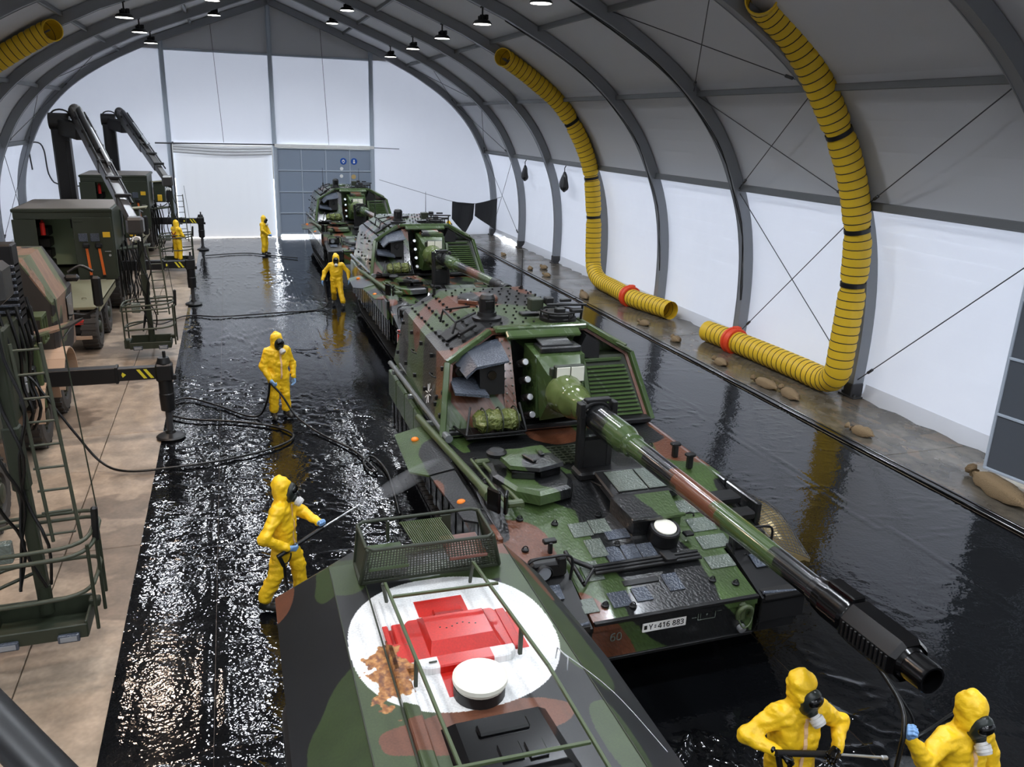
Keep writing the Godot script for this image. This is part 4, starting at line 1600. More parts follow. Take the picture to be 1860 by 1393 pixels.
func turret_roof(h: Node3D, camo: Material) -> void:
	var blk: Material = mats.black
	# periscope head with a hood and a guard rail
	var s := S()
	s.lathe(Vector3(-0.62, 3.05, -1.75), Vector3.UP, [[0, 0.24], [0.04, 0.24], [0.06, 0.16], [0.12, 0.15], [0.12, 0.0]], 18)
	s.lathe(Vector3(-0.62, 3.17, -1.75), Vector3.UP, [[0, 0.13], [0.22, 0.135], [0.28, 0.1], [0.3, 0.0]], 8)
	var o := part(h, "periscope", s, blk)
	s = S()
	s.box(Vector3(-0.62, 3.3, -1.625), Vector3(0.15, 0.14, 0.03), 0.01)
	part(o, "window", s, mats.black_gloss)
	s = S()
	s.tube([Vector3(-1.25, 2.9, -1.5), Vector3(-1.2, 3.08, -1.5), Vector3(-0.85, 3.2, -1.6)], 0.02, 6)
	s.tube([Vector3(-1.25, 2.9, -2.3), Vector3(-1.2, 3.1, -2.3), Vector3(-0.85, 3.22, -1.95)], 0.02, 6)
	s.rod(Vector3(-1.2, 3.08, -1.5), Vector3(-1.2, 3.1, -2.3), 0.02, 6)
	s.box(Vector3(-1.05, 3.0, -1.35), Vector3(0.3, 0.05, 0.1), 0.01, Basis(Vector3(0, 0, 1), 0.5))
	part(h, "guard_rail", s, blk)
	# hatches
	s = S()
	s.disc(Vector3(-0.35, 3.05, -3.2), Vector3.UP, 0.36, 0.07, 24, 0.02)
	s.bar(Vector3(-0.75, 3.08, -3.0), Vector3(-0.5, 3.1, -2.7), 0.06, 0.06)
	part(h, "round_hatch", s, camo)
	s = S()
	s.box(Vector3(0.15, 3.07, -1.9), Vector3(0.3, 0.05, 0.2), 0.012)
	part(h, "roof_plate", s, blk)
	# machine-gun mount on the right of the roof
	s = S()
	s.lathe(Vector3(0.5, 3.05, -1.5), Vector3.UP, [[0, 0.3], [0.05, 0.3], [0.06, 0.24], [0.1, 0.24], [0.1, 0.0]], 18)
	s.tube(arc(Vector3(0.5, 3.2, -1.5), Vector3(0.28, 0, 0), Vector3(0, 0, 0.28), 0.0, TAU, 18), 0.02, 6)
	for k in 5:
		var a := TAU * k / 5.0
		s.rod(Vector3(0.5 + 0.28 * cos(a), 3.1, -1.5 + 0.28 * sin(a)), Vector3(0.5 + 0.28 * cos(a), 3.2, -1.5 + 0.28 * sin(a)), 0.015, 6)
	s.box(Vector3(0.45, 3.24, -1.3), Vector3(0.16, 0.1, 0.12), 0.015)
	s.box(Vector3(0.75, 3.22, -1.35), Vector3(0.2, 0.06, 0.12), 0.012)
	s.rod(Vector3(0.3, 3.3, -1.5), Vector3(0.95, 3.3, -1.4), 0.022, 8)
	s.rod(Vector3(0.5, 3.1, -1.5), Vector3(0.5, 3.32, -1.5), 0.03, 8)
	s.box(Vector3(0.38, 3.34, -1.62), Vector3(0.14, 0.12, 0.14), 0.015)
	s.box(Vector3(0.62, 3.36, -1.5), Vector3(0.2, 0.05, 0.05), 0.01)
	s.rod(Vector3(0.88, 3.05, -1.45), Vector3(0.88, 3.28, -1.4), 0.02, 6)
	part(h, "gun_mount", s, blk)
	s = S()
	s.box(Vector3(0.2, 3.26, -1.75), Vector3(0.22, 0.2, 0.2), 0.015)
	part(h, "ammunition_box", s, mats.olive_dark)
	# antennas
	for x in [-0.95, 0.75]:
		s = S()
		s.rod(Vector3(x, 3.0, -4.0), Vector3(x, 3.12, -4.0), 0.03, 8)
		s.tube([Vector3(x, 3.12, -4.0), Vector3(x, 3.8, -4.0)], [0.012, 0.006], 6)
		part(h, "antenna", s, blk)
	# rows of stud blocks over the upper plates
	s = S()
	for j in 13:
		for i in 9:
			var z := -1.15 - j * 0.24
			var x := -0.72 + i * 0.18
			if (Vector2(x + 0.62, z + 1.75).length() < 0.3) or (Vector2(x - 0.5, z + 1.5).length() < 0.36) or (Vector2(x + 0.35, z + 3.2).length() < 0.4):
				continue
			s.box(Vector3(x + 0.05 * (j % 2), 3.065, z), Vector3(0.028, 0.028, 0.028), 0.0)
	for sx in [-1, 1]:
		for j in 12:
			for i in 3:
				var f := (i + 0.5) / 3.0
				s.box(Vector3(sx * lerpf(0.86, 1.44, f), lerpf(3.03, 2.69, f), -1.2 - j * 0.26), Vector3(0.04, 0.04, 0.04), 0.0)
		for j in 5:
			for i in 2:
				s.box(Vector3(sx * (1.53 + 0.11 * i), 2.5 - 0.55 * i, -1.0 - j * 0.75), Vector3(0.05, 0.06, 0.06), 0.0)
	part(h, "stud_rows", s, blk).set_meta("kind", "stuff")


func glacis(z: float) -> float:
	if z < 1.4:
		return 1.6
	return lerpf(1.6, 1.2, (z - 1.4) / 1.5) if z < 2.9 else lerpf(1.2, 1.0, (z - 2.9) / 0.76)


func deck(h: Node3D, camo: Material, near: bool) -> void:
	var blk: Material = mats.black
	var tilt := Basis(Vector3.RIGHT, 0.26)
	# driver's hatch: thick rounded surround and a lid with periscope blocks
	var s := S()
	var c := Vector3(-0.86, 1.56, 1.3)
	var ring_a := []
	var ring_b := []
	var ring_c := []
	for p in [[-0.5, -0.55], [0.32, -0.55], [0.42, -0.4], [0.42, 0.3], [0.32, 0.5], [-0.15, 0.62], [-0.4, 0.4], [-0.55, -0.1]]:
		ring_a.append(c + Vector3(p[0], 0, p[1]))
		ring_b.append(c + Vector3(p[0] * 0.98, 0.12, p[1] * 0.98))
		ring_c.append(c + Vector3(p[0] * 0.86, 0.15, p[1] * 0.86))
	s.loft([ring_a, ring_b, ring_c])
	part(h, "hatch_surround", s, camo)
	s = S()
	var lid := []
	var lid2 := []
	for p in [[-0.42, -0.42], [0.3, -0.46], [0.36, 0.18], [-0.02, 0.3], [-0.36, 0.12]]:
		lid.append(c + Vector3(p[0], 0.26, p[1] - 0.08))
		lid2.append(c + Vector3(p[0] * 0.97, 0.31, p[1] * 0.97 - 0.08))
	s.loft([lid, lid2])
	s.box(c + Vector3(-0.05, 0.33, -0.1), Vector3(0.06, 0.03, 0.26), 0.008, Basis(Vector3.UP, 0.3))
	s.box(c + Vector3(0.16, 0.33, -0.25), Vector3(0.06, 0.03, 0.2), 0.008)
	var hl := part(h, "driver_hatch", s, camo)
	s = S()
	s.box(c + Vector3(0.16, 0.2, 0.12), Vector3(0.32, 0.1, 0.06), 0.01, Basis(Vector3.UP, 0.3))
	s.box(c + Vector3(-0.2, 0.2, 0.12), Vector3(0.3, 0.1, 0.06), 0.01, Basis(Vector3.UP, -0.4))
	s.box(c + Vector3(0, 0.2, -0.2), Vector3(0.6, 0.13, 0.5), 0.01)
	part(hl, "periscope_block", s, mats.black_gloss)
	s = S()
	s.lathe(c + Vector3(-0.4, 0.28, -0.4), Vector3.UP, [[0, 0.13], [0.05, 0.14], [0.08, 0.1], [0.08, 0]], 12)
	part(hl, "hinge_cap", s, blk)
	# grating by the gun and two pale intake lids
	s = S()
	for k in 7:
		s.box(Vector3(-0.1, 1.63, 0.35 + k * 0.09), Vector3(0.62, 0.03, 0.03), 0.004)
	for k in 7:
		s.box(Vector3(-0.38 + k * 0.095, 1.625, 0.62), Vector3(0.025, 0.025, 0.64), 0.004)
	part(h, "deck_grating", s, mats.olive_dark)
	s = S()
	s.box(Vector3(0.42, 1.6, 1.72), Vector3(1.0, 0.12, 0.62), 0.02, Basis(Vector3.RIGHT, 0.12))
	s.box(Vector3(0.42, 1.62, 1.3), Vector3(0.9, 0.06, 0.1), 0.01)
	for k in 4:
		s.rod(Vector3(-0.12 + k * 0.05, 1.58, 1.45 + k * 0.08), Vector3(0.0 + k * 0.02, 1.62, 2.0), 0.014, 6)
	var fr := part(h, "intake_frame", s, blk)
	for k in 2:
		s = S()
		s.box(Vector3(0.24 + k * 0.43, 1.672, 1.73), Vector3(0.41, 0.018, 0.48), 0.005, Basis(Vector3.RIGHT, 0.12))
		part(fr, "pale_lid", s, mats.pad_grey)
	# raised ventilation box with a drum in front
	s = S()
	s.hexa([Vector3(-0.12, 1.38, 2.05), Vector3(0.7, 1.38, 2.05), Vector3(0.7, 1.62, 2.05), Vector3(-0.12, 1.62, 2.05), Vector3(-0.02, 1.3, 2.52), Vector3(0.62, 1.3, 2.52), Vector3(0.62, 1.52, 2.52), Vector3(-0.02, 1.52, 2.52)])
	s.bar(Vector3(-0.06, 1.53, 2.54), Vector3(0.66, 1.53, 2.54), 0.05, 0.04)
	part(h, "ventilation_box", s, camo)
	s = S()
	s.lathe(Vector3(0.33, 1.28, 2.62), Vector3(0, 1, 0.25), [[0, 0], [0, 0.19], [0.17, 0.19], [0.19, 0.18], [0.19, 0.15]], 20)
	var dm := part(h, "vent_drum", s, blk)
	s = S()
	s.disc(Vector3(0.33, 1.46, 2.665), Vector3(0, 1, 0.25), 0.14, 0.015, 20)
	part(dm, "drum_lid", s, mats.white_panel)
	# rack of bars across the bow
	s = S()
	for k in 3:
		s.rod(Vector3(-0.75, glacis(2.95 + k * 0.05) + 0.06, 2.95 + k * 0.05), Vector3(0.62, glacis(2.95 + k * 0.05) + 0.06, 2.95 + k * 0.05), 0.022, 8)
	s.box(Vector3(0.2, 1.27, 3.0), Vector3(0.14, 0.05, 0.2), 0.01)
	s.rod(Vector3(-0.75, 1.25, 2.98), Vector3(-0.98, 1.3, 2.78), 0.03, 8)
	s.rod(Vector3(-0.98, 1.34, 2.7), Vector3(-0.96, 1.22, 3.2), 0.026, 8)
	s.rod(Vector3(-0.75, 1.25, 3.0), Vector3(-0.96, 1.2, 3.22), 0.02, 8)
	part(h, "bar_rack", s, blk)
	# non-slip pads
	var pads := [[-0.62, 2.3, 0.26, 0.24, 0], [-0.36, 2.28, 0.24, 0.24, 0], [-0.55, 2.62, 0.22, 0.3, 0], [-0.2, 2.45, 0.3, 0.16, 1], [-0.38, 2.75, 0.2, 0.24, 1], [-0.16, 2.75, 0.2, 0.24, 1], [0.05, 2.77, 0.2, 0.24, 1], [0.92, 2.15, 0.3, 0.26, 0], [0.95, 2.48, 0.34, 0.24, 0], [0.95, 2.78, 0.4, 0.22, 0], [0.85, 3.1, 0.34, 0.2, 0], [-0.75, 2.95, 0.22, 0.3, 0], [-0.6, 3.4, 0.24, 0.22, 1], [-0.32, 3.38, 0.2, 0.2, 1], [0.12, 3.28, 0.2, 0.26, 1], [-0.98, 3.42, 0.18, 0.2, 0], [0.98, 1.75, 0.3, 0.3, 1], [-0.25, 3.2, 0.44, 0.08, 2]]
	for p in pads:
		s = S()
		var ang := 0.26
		s.box(Vector3(p[0], glacis(p[1]) + 0.008, p[1]), Vector3(p[2], 0.014, p[3]), 0.004, Basis(Vector3.RIGHT, ang))
		part(h, "grip_pad", s, [mats.pad_grey, mats.pad_dark, blk][p[4]])
	# lifting eyes and bolts scattered over the glacis
	s = S()
	for p in [[-1.3, 2.0], [-1.4, 2.5], [-1.1, 2.75], [-0.9, 2.15], [-0.3, 2.1], [-0.28, 2.62], [0.6, 3.35], [0.85, 3.45], [-0.8, 3.45], [-0.5, 3.52], [1.2, 2.6], [1.2, 3.1], [1.25, 1.9], [-1.5, 1.2], [-1.45, 0.5], [0.8, 1.0], [1.2, 0.6]]:
		var q := Vector3(p[0], glacis(p[1]), p[1])
		s.lathe(q, Vector3.UP, [[0, 0.045], [0.02, 0.045], [0.025, 0.03], [0.025, 0.0]], 10)
		s.tube(arc(q + Vector3(0, 0.03, 0), Vector3(0.03, 0, 0), Vector3(0, 0.03, 0), 0, PI, 6), 0.008, 5)
	part(h, "lifting_eye", s, blk).set_meta("kind", "stuff")
	# cowls and brackets
	s = S()
	s.box(Vector3(-1.12, 1.42, 2.55), Vector3(0.16, 0.05, 0.08), 0.01)
	s.box(Vector3(-1.12, 1.34, 2.58), Vector3(0.05, 0.16, 0.05), 0.01)
	part(h, "bracket", s, blk)
	s = S()
	s.box(Vector3(0.62, 1.36, 2.72), Vector3(0.12, 0.04, 0.1), 0.01)
	part(h, "bracket", s, blk)
	s = S()
	s.tube(arc(Vector3(0.78, 1.4, 2.4), Vector3(0.1, 0, 0), Vector3(0, 0.08, 0.03), 0, PI, 8), 0.012, 6)
	part(h, "lifting_loop", s, blk)
	for z in [1.05, 1.45]:
		s = S()
		s.box(Vector3(1.35, 1.7, z), Vector3(0.08, 0.2, 0.08), 0.015)
		s.box(Vector3(1.35, 1.8, z), Vector3(0.14, 0.05, 0.1), 0.015)
		part(h, "bollard", s, blk)
	# mirror flap beside the left light, box and exhaust mesh on the right
	s = S()
	s.box(Vector3(-1.62, 1.72, 1.95), Vector3(0.05, 0.3, 0.22), 0.02, Basis(Vector3.UP, 0.5))
	s.box(Vector3(-1.48, 1.7, 2.0), Vector3(0.05, 0.26, 0.2), 0.02, Basis(Vector3.UP, -0.4))
	part(h, "mirror", s, mats.black_gloss)
	s = S()
	s.box(Vector3(1.45, 1.5, 2.2), Vector3(0.34, 0.1, 0.26), 0.02)
	s.box(Vector3(1.52, 1.4, 2.5), Vector3(0.3, 0.12, 0.2), 0.03)
	part(h, "exhaust_box", s, blk)
	s = S()
	var a0 := Vector3(1.74, 1.46, 1.75)
	var a1 := Vector3(1.74, 1.2, 3.1)
	var b0 := Vector3(1.98, 1.3, 1.8)
	var b1 := Vector3(2.08, 1.06, 3.2)
	var skin := func(f: float, g: float, off: float) -> Vector3:
		return a0.lerp(a1, g).lerp(b0.lerp(b1, g), f) + Vector3(0.14, 0.16, 0) * sin(g * PI) * sin(f * PI * 0.8) + Vector3(0.3, 1, 0).normalized() * off
	for k in 33:
		var pts := []
		for j in 5:
			pts.append(skin.call(j / 4.0, k / 32.0, 0.0))
		s.tube(pts, 0.005, 4)
	for k in 10:
		var pts := []
		for j in 9:
			pts.append(skin.call(k / 9.0, j / 8.0, 0.0))
		s.tube(pts, 0.005, 4)
	var em := part(h, "exhaust_mesh", s, mats.wire)
	s = S()
	for k in 8:
		for j in 4:
			var q: Array = [skin.call(j / 4.0, k / 8.0, -0.025), skin.call((j + 1) / 4.0, k / 8.0, -0.025), skin.call((j + 1) / 4.0, (k + 1) / 8.0, -0.025), skin.call(j / 4.0, (k + 1) / 8.0, -0.025)]
			s.face([q[0], q[1], q[2]], Vector3(1.5, 0, 2.4))
			s.face([q[0], q[2], q[3]], Vector3(1.5, 0, 2.4))
	s.hexa([Vector3(1.7, 1.1, 1.75), b0, b1, Vector3(1.7, 0.95, 3.1), a0 - Vector3(0, 0.06, 0), b0 - Vector3(0, 0.05, 0), b1 - Vector3(0, 0.05, 0), a1 - Vector3(0, 0.06, 0)])
	part(em, "grille_plate", s, mat("brass", srgb(150, 132, 92), 0.22, 0.5))


func text_on(parent: Node3D, called: String, words: String, size: float, where: Transform3D, m: Material, font_name := "Droid Sans") -> MeshInstance3D:
	var t := TextMesh.new()
	var f := SystemFont.new()
	f.font_names = PackedStringArray([font_name])
	t.font = f
	t.text = words
	t.font_size = 64
	t.pixel_size = size / 46.0
	t.depth = 0.006
	var o := MeshInstance3D.new()
	o.name = called
	o.mesh = t
	o.material_override = m
	o.transform = where
	parent.add_child(o, true)
	return o


func nose(h: Node3D) -> void:
	var up := Vector3(0, 1, 0.02).normalized()
	var b := Basis(Vector3.RIGHT, up, Vector3.RIGHT.cross(up))
	var s := S()
	var c := Vector3(-0.16, 0.84, 3.645)
	s.box(c, Vector3(0.54, 0.125, 0.02), 0.006, b)
	var p := part(h, "number_plate", s, mats.white_paint)
	text_on(p, "plate_text", "Y", 0.066, Transform3D(b, c + b * Vector3(-0.172, 0.0, 0.012)), mats.black)
	text_on(p, "plate_text", "416 883", 0.066, Transform3D(b, c + b * Vector3(0.078, 0.0, 0.012)), mats.black)
	s = S()
	s.box(c + b * Vector3(-0.235, 0, 0.011), Vector3(0.035, 0.05, 0.004), 0.0, b)
	s.box(c + b * Vector3(-0.117, 0.012, 0.011), Vector3(0.022, 0.01, 0.004), 0.0, b)
	s.box(c + b * Vector3(-0.117, -0.012, 0.011), Vector3(0.022, 0.01, 0.004), 0.0, b)
	part(p, "plate_mark", s, mats.black)
	text_on(h, "weight_number", "60", 0.1, Transform3D(b, Vector3(-0.74, 0.78, 3.64)), mats.pad_grey)
	# tactical sign of thin lines
	s = S()
	var q := Vector3(0.38, 0.86, 3.632)
	for e in [[0, 0.06, 0.22, 0.008], [0, -0.06, 0.22, 0.008], [-0.11, 0, 0.008, 0.12], [0.11, 0, 0.008, 0.12], [0, 0, 0.02, 0.02], [-0.16, -0.02, 0.06, 0.008], [0.16, 0.02, 0.06, 0.008], [-0.08, 0, 0.006, 0.12]]:
		s.box(q + b * Vector3(e[0], e[1], 0.006), Vector3(e[2], e[3], 0.004), 0.0, b)
	part(h, "tactical_sign", s, mats.pad_grey)
	# tow hook with a shackle and cable
	s = S()
	s.box(Vector3(0.82, 0.84, 3.64), Vector3(0.1, 0.24, 0.12), 0.03, b)
	s.tube(arc(Vector3(0.82, 0.84, 3.72), Vector3(0.09, 0, 0), Vector3(0, 0.1, 0.02), -0.6, PI + 0.6, 10), 0.028, 8)
	s.tube(curve([Vector3(0.74, 0.78, 3.74), Vector3(0.8, 0.68, 3.76), Vector3(0.9, 0.72, 3.74), Vector3(0.96, 0.86, 3.68)], 0.04), 0.01, 6)
	part(h, "tow_hook", s, mats.olive)
	s = S()
	s.disc(Vector3(0.86, 0.6, 3.62), Vector3(0, -0.3, 1), 0.05, 0.06, 12)
	part(h, "bow_plug", s, mats.silver)


func howitzers() -> void:
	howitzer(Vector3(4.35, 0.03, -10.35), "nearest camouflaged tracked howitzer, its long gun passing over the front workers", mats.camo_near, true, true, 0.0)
	howitzer(Vector3(5.4, 0.03, -23.2), "middle tracked howitzer of the row, beside the walking worker", mats.camo_mid, false, false, 0.07)
	howitzer(Vector3(5.1, 0.03, -36.4), "farthest tracked howitzer, in front of the grey sliding gate", mats.camo_far, false, false, 0.04)


# ---------------------------------------------------------------- field ambulance, seen from above; front towards -z
func ambulance() -> void:
	var white := Color(0.87, 0.87, 0.86)
	var redc := Color(0.72, 0.11, 0.07)
	var rust := Color(0.55, 0.34, 0.16)
	var grn := Color(0.21, 0.265, 0.14)
	var blobs := [
		[-0.72, -2.42, 0.24, 0.42, 0.2, grn], [-1.24, -2.75, 0.12, 0.34, 0.0, BROWN], [-0.78, -0.02, 0.5, 1.0, 0.12, grn], [0.86, -2.2, 0.17, 0.5, -0.25, BROWN],
		[0.84, -1.35, 0.24, 0.85, -0.12, grn], [-0.12, -0.25, 0.62, 0.2, 0.0, BROWN], [0.74, 0.1, 0.13, 0.34, 0.0, grn], [-0.2, 1.6, 0.7, 0.5, 0.2, BROWN], [0.6, 2.2, 0.5, 0.6, 0.0, grn],
		[0.3, -2.15, 0.5, 0.22, 0.0, grn], [0.02, -3.1, 0.5, 0.4, 0.0, grn]]
	var x0 := -1.6
	var z0 := -3.8
	var px := 150.0
	var img := paint_map(x0, z0, 3.2, 7.2, px, BLACK, blobs, 131)
	var f := noise(3.0, 140, 3)
	for j in img.get_height():
		for i in img.get_width():
			var x := x0 + i / px + 0.03
			var z := z0 + j / px
			var p := absf(x) / 0.785
			var q := absf(z + 1.24) / 0.84
			if pow(p, 2.3) + pow(q, 2.3) < 1.0:
				var c := white
				var up := absf(x) < 0.2 and z > -1.77 and z < -0.57
				var across := absf(x) < 0.515 and z > -1.44 and z < -0.95
				if up or across:
					c = redc
				img.set_pixel(i, j, c)
			# flaked patch on the left edge of the disc
			var d := Vector2((x + 0.54) / 0.17, (z + 0.9) / 0.42).length() + 0.7 * f.get_noise_2d(x * 1.6, z * 1.6)
			if d < 0.8:
				img.set_pixel(i, j, rust.lerp(Color(0.75, 0.55, 0.32), clampf(f.get_noise_2d(x * 6, z * 6) + 0.4, 0, 1)).lerp(BROWN, clampf(f.get_noise_2d(x * 5 + 30, z * 4) * 2.0, 0, 1)))
	grain(img, 150, 0.1)
	var camo := painted("camo_ambulance", img, x0, z0, 3.2, 7.2, 0.42)
	camo.clearcoat_enabled = true
	camo.clearcoat = 0.3
	camo.clearcoat_roughness = 0.2
	var a := thing("field_ambulance", "camouflaged armoured ambulance with a red cross on its roof", "ambulance", Vector3(1.4, 0.0, -3.9))
	var blk: Material = mats.black
	# armoured body: flat roof, sloping shoulders, pointed bow
	var roof := [Vector3(-0.82, 2.32, -2.5), Vector3(0.78, 2.32, -2.5), Vector3(0.78, 2.32, 3.2), Vector3(-0.82, 2.32, 3.2)]
	var belt := [Vector3(-1.28, 1.87, -2.85), Vector3(-0.5, 1.87, -3.5), Vector3(0.9, 1.87, -3.5), Vector3(1.2, 1.87, -2.6), Vector3(1.29, 1.87, -1.2), Vector3(1.29, 1.87, 3.2), Vector3(-1.28, 1.87, 3.2)]
	var low := []
	for p in belt:
		low.append(Vector3(p.x * 0.82, 0.75, p.z * 0.93))
	var c := Vector3(0, 1.4, 0)
	var s := S()
	s.face(roof, c)
	s.face([roof[0], roof[3], belt[6], belt[0]], c)
	s.face([roof[1], roof[2], belt[5], belt[4]], c)
	s.face([roof[1], belt[4], belt[3]], c)
	s.face([roof[1], belt[3], belt[2]], c)
	s.face([roof[0], roof[1], belt[2], belt[1]], c)
	s.face([roof[0], belt[1], belt[0]], c)
	s.face([roof[3], roof[2], belt[5], belt[6]], c)
	s.plan()
	var k0 := s.v.size()
	for i in 7:
		var j := (i + 1) % 7
		s.face([belt[i], belt[j], low[j], low[i]], c)
	s.face(low, c)
	for i in range(k0, s.v.size()):
		s.t[i] = Vector2(s.v[i].x * 0.3 - 0.9 + s.v[i].y * 0.2, s.v[i].z * 0.7 + 0.5)
	part(a, "armoured_body", s, camo)
	# welds along the folds
	s = S()
	for sx in [-0.82, 0.78]:
		s.rod(Vector3(sx, 2.322, -2.48), Vector3(sx, 2.322, 3.2), 0.006, 5)
	s.bar(Vector3(-0.56, 2.325, -2.2), Vector3(-0.56, 2.325, 3.2), 0.012, 0.012)
	part(a, "weld_seam", s, mats.olive_dark)
	# wheels
	for sx in [-1, 1]:
		for z in [-2.2, 0.2, 2.0]:
			s = S()
			s.lathe(Vector3(sx * 0.95, 0.55, z), Vector3(sx, 0, 0), [[0, 0], [0, 0.45], [0.04, 0.53], [0.3, 0.53], [0.34, 0.46], [0.34, 0.26], [0.28, 0.24], [0.28, 0.1], [0.34, 0.08], [0.34, 0]], 20)
			part(a, "wheel", s, mats.rubber)
	s = S()
	s.box(Vector3(0, 0.72, 0), Vector3(1.9, 0.3, 5.2), 0.05)
	part(a, "chassis", s, blk)
	# roof basket at the bow end
	var fx0 := -0.6
	var fx1 := 0.62
	var zf := -2.48
	var zn := -2.1
	s = S()
	var rim := []
	for q in [[-0.57, -2.44], [-0.52, -2.49], [0.46, -2.5], [0.52, -2.45], [0.51, -2.0], [0.46, -1.96], [-0.5, -1.98], [-0.56, -2.03]]:
		rim.append(Vector3(q[0], 2.72, q[1]))
	s.tube(rim, 0.016, 8, true, true)
	for q in [[-0.56, -2.46, -0.6, -2.46], [0.51, -2.46, 0.6, -2.46], [0.51, -1.98, 0.62, -2.12], [-0.55, -2.0, -0.6, -2.12]]:
		s.bar(Vector3(q[0], 2.72, q[1]), Vector3(q[2], 2.34, q[3]), 0.03, 0.03)
	s.bar(Vector3(-0.6, 2.35, -2.12), Vector3(0.62, 2.35, -2.12), 0.03, 0.03)
	s.bar(Vector3(-0.6, 2.35, -2.46), Vector3(-0.6, 2.35, -2.12), 0.03, 0.03)
	s.bar(Vector3(0.62, 2.35, -2.46), Vector3(0.62, 2.35, -2.12), 0.03, 0.03)
	s.box(Vector3(-0.3, 2.6, -2.485), Vector3(0.03, 0.2, 0.02), 0.004)
	s.box(Vector3(0.22, 2.6, -2.485), Vector3(0.1, 0.2, 0.02), 0.004)
	s.plan()
	var bk := part(a, "roof_basket", s, mats.olive_dark)
	s = S()
	var tl := Vector3(-0.55, 2.7, -1.99)
	var tr := Vector3(0.5, 2.7, -1.98)
	var bl := Vector3(-0.59, 2.36, -2.11)
	var br := Vector3(0.61, 2.36, -2.11)
	for k in 45:
		var u := k / 44.0
		s.bar(tl.lerp(tr, u), bl.lerp(br, u), 0.009, 0.006)
	for k in 13:
		var u := k / 12.0
		s.bar(tl.lerp(bl, u), tr.lerp(br, u), 0.009, 0.006)
	part(bk, "wire_front", s, mats.olive_dark)
	s = S()
	s.hexa([Vector3(-0.595, 2.36, -2.1), Vector3(-0.595, 2.36, -2.46), Vector3(-0.555, 2.7, -2.46), Vector3(-0.55, 2.7, -2.0), Vector3(-0.585, 2.36, -2.1), Vector3(-0.585, 2.36, -2.46), Vector3(-0.545, 2.7, -2.46), Vector3(-0.54, 2.7, -2.0)])
	part(bk, "end_plate", s, mats.olive_dark)
	s = S()
	s.hexa([Vector3(0.61, 2.36, -2.1), Vector3(0.61, 2.36, -2.46), Vector3(0.52, 2.7, -2.46), Vector3(0.51, 2.7, -2.0), Vector3(0.6, 2.36, -2.1), Vector3(0.6, 2.36, -2.46), Vector3(0.51, 2.7, -2.46), Vector3(0.5, 2.7, -2.0)])
	part(bk, "end_plate", s, mats.olive_dark)
	s = S()
	s.box(Vector3(-0.37, 2.5, -2.24), Vector3(0.34, 0.03, 0.4), 0.006)
	part(bk, "floor_plate", s, mat("basket_green", srgb(58, 76, 42), 0.35))
	s = S()
	s.box(Vector3(0.32, 2.5, -2.24), Vector3(0.34, 0.03, 0.4), 0.006)
	part(bk, "floor_plate", s, mat("basket_brown", srgb(104, 56, 40), 0.3))
	s = S()
	for k in 20:
		s.bar(Vector3(-0.19 + k * 0.018, 2.69, -2.46), Vector3(-0.15 + k * 0.018, 2.69, -2.02), 0.008, 0.012)
	s.bar(Vector3(-0.2, 2.68, -2.46), Vector3(0.18, 2.68, -2.46), 0.02, 0.015)
	s.bar(Vector3(-0.16, 2.68, -2.02), Vector3(0.22, 2.68, -2.02), 0.02, 0.015)
	part(bk, "slatted_lid", s, mats.olive)
	# hatch, round cap, dark rear hatch
	var hatch_outline := func(xa: float, xb: float, za: float, zb: float, r: float, y: float) -> Array:
		var out := []
		for e in [[xb - r, zb - r, 0.0], [xa + r, zb - r, PI / 2], [xa + r, za + r, PI], [xb - r, za + r, PI * 1.5]]:
			for k in 5:
				var t: float = e[2] + k * PI / 8.0
				out.append(Vector3(e[0] + r * cos(t), y, e[1] + r * sin(t)))
		return out
	s = S()
	s.loft([hatch_outline.call(-0.38, 0.36, -1.46, -0.83, 0.09, 2.32), hatch_outline.call(-0.38, 0.36, -1.46, -0.83, 0.09, 2.37), hatch_outline.call(-0.37, 0.35, -1.45, -0.84, 0.08, 2.38)])
	s.hexa([Vector3(-0.27, 2.38, -1.44), Vector3(0.26, 2.38, -1.44), Vector3(0.26, 2.38, -0.95), Vector3(-0.27, 2.38, -0.95), Vector3(-0.24, 2.44, -1.36), Vector3(0.23, 2.44, -1.36), Vector3(0.23, 2.44, -1.05), Vector3(-0.24, 2.44, -1.05)])
	s.box(Vector3(0.0, 2.35, -1.52), Vector3(0.24, 0.04, 0.08), 0.01)
	s.box(Vector3(-0.42, 2.34, -1.2), Vector3(0.1, 0.05, 0.6), 0.01)
	s.box(Vector3(0.4, 2.34, -1.2), Vector3(0.08, 0.04, 0.5), 0.01)
	s.plan()
	var hp := part(a, "roof_hatch", s, camo)
	s = S()
	s.box(Vector3(-0.27, 2.39, -0.88), Vector3(0.06, 0.01, 0.015), 0.003)
	for k in 7:
		s.ball(Vector3(-0.14 + k * 0.045, 2.442, -1.2 + 0.02 * sin(k * 1.3)), Vector3(0.008, 0.004, 0.006), 5, 6)
	part(hp, "latch", s, mats.olive_dark)
	s = S()
	s.lathe(Vector3(-0.02, 2.32, -0.56), Vector3.UP, [[0, 0.18], [0.08, 0.18], [0.09, 0.0]], 24)
	var cp := part(a, "vent_base", s, blk)
	s = S()
	s.lathe(Vector3(-0.02, 2.41, -0.545), Vector3.UP, [[0, 0.0], [0, 0.175], [0.03, 0.19], [0.06, 0.19], [0.075, 0.17], [0.085, 0.0]], 28)
	part(cp, "round_cap", s, mats.white_panel)
	s = S()
	s.ball(Vector3(-0.03, 2.33, -0.7), Vector3(0.15, 0.12, 0.1), 8, 16)
	part(a, "red_dome", s, mats.red)
	s = S()
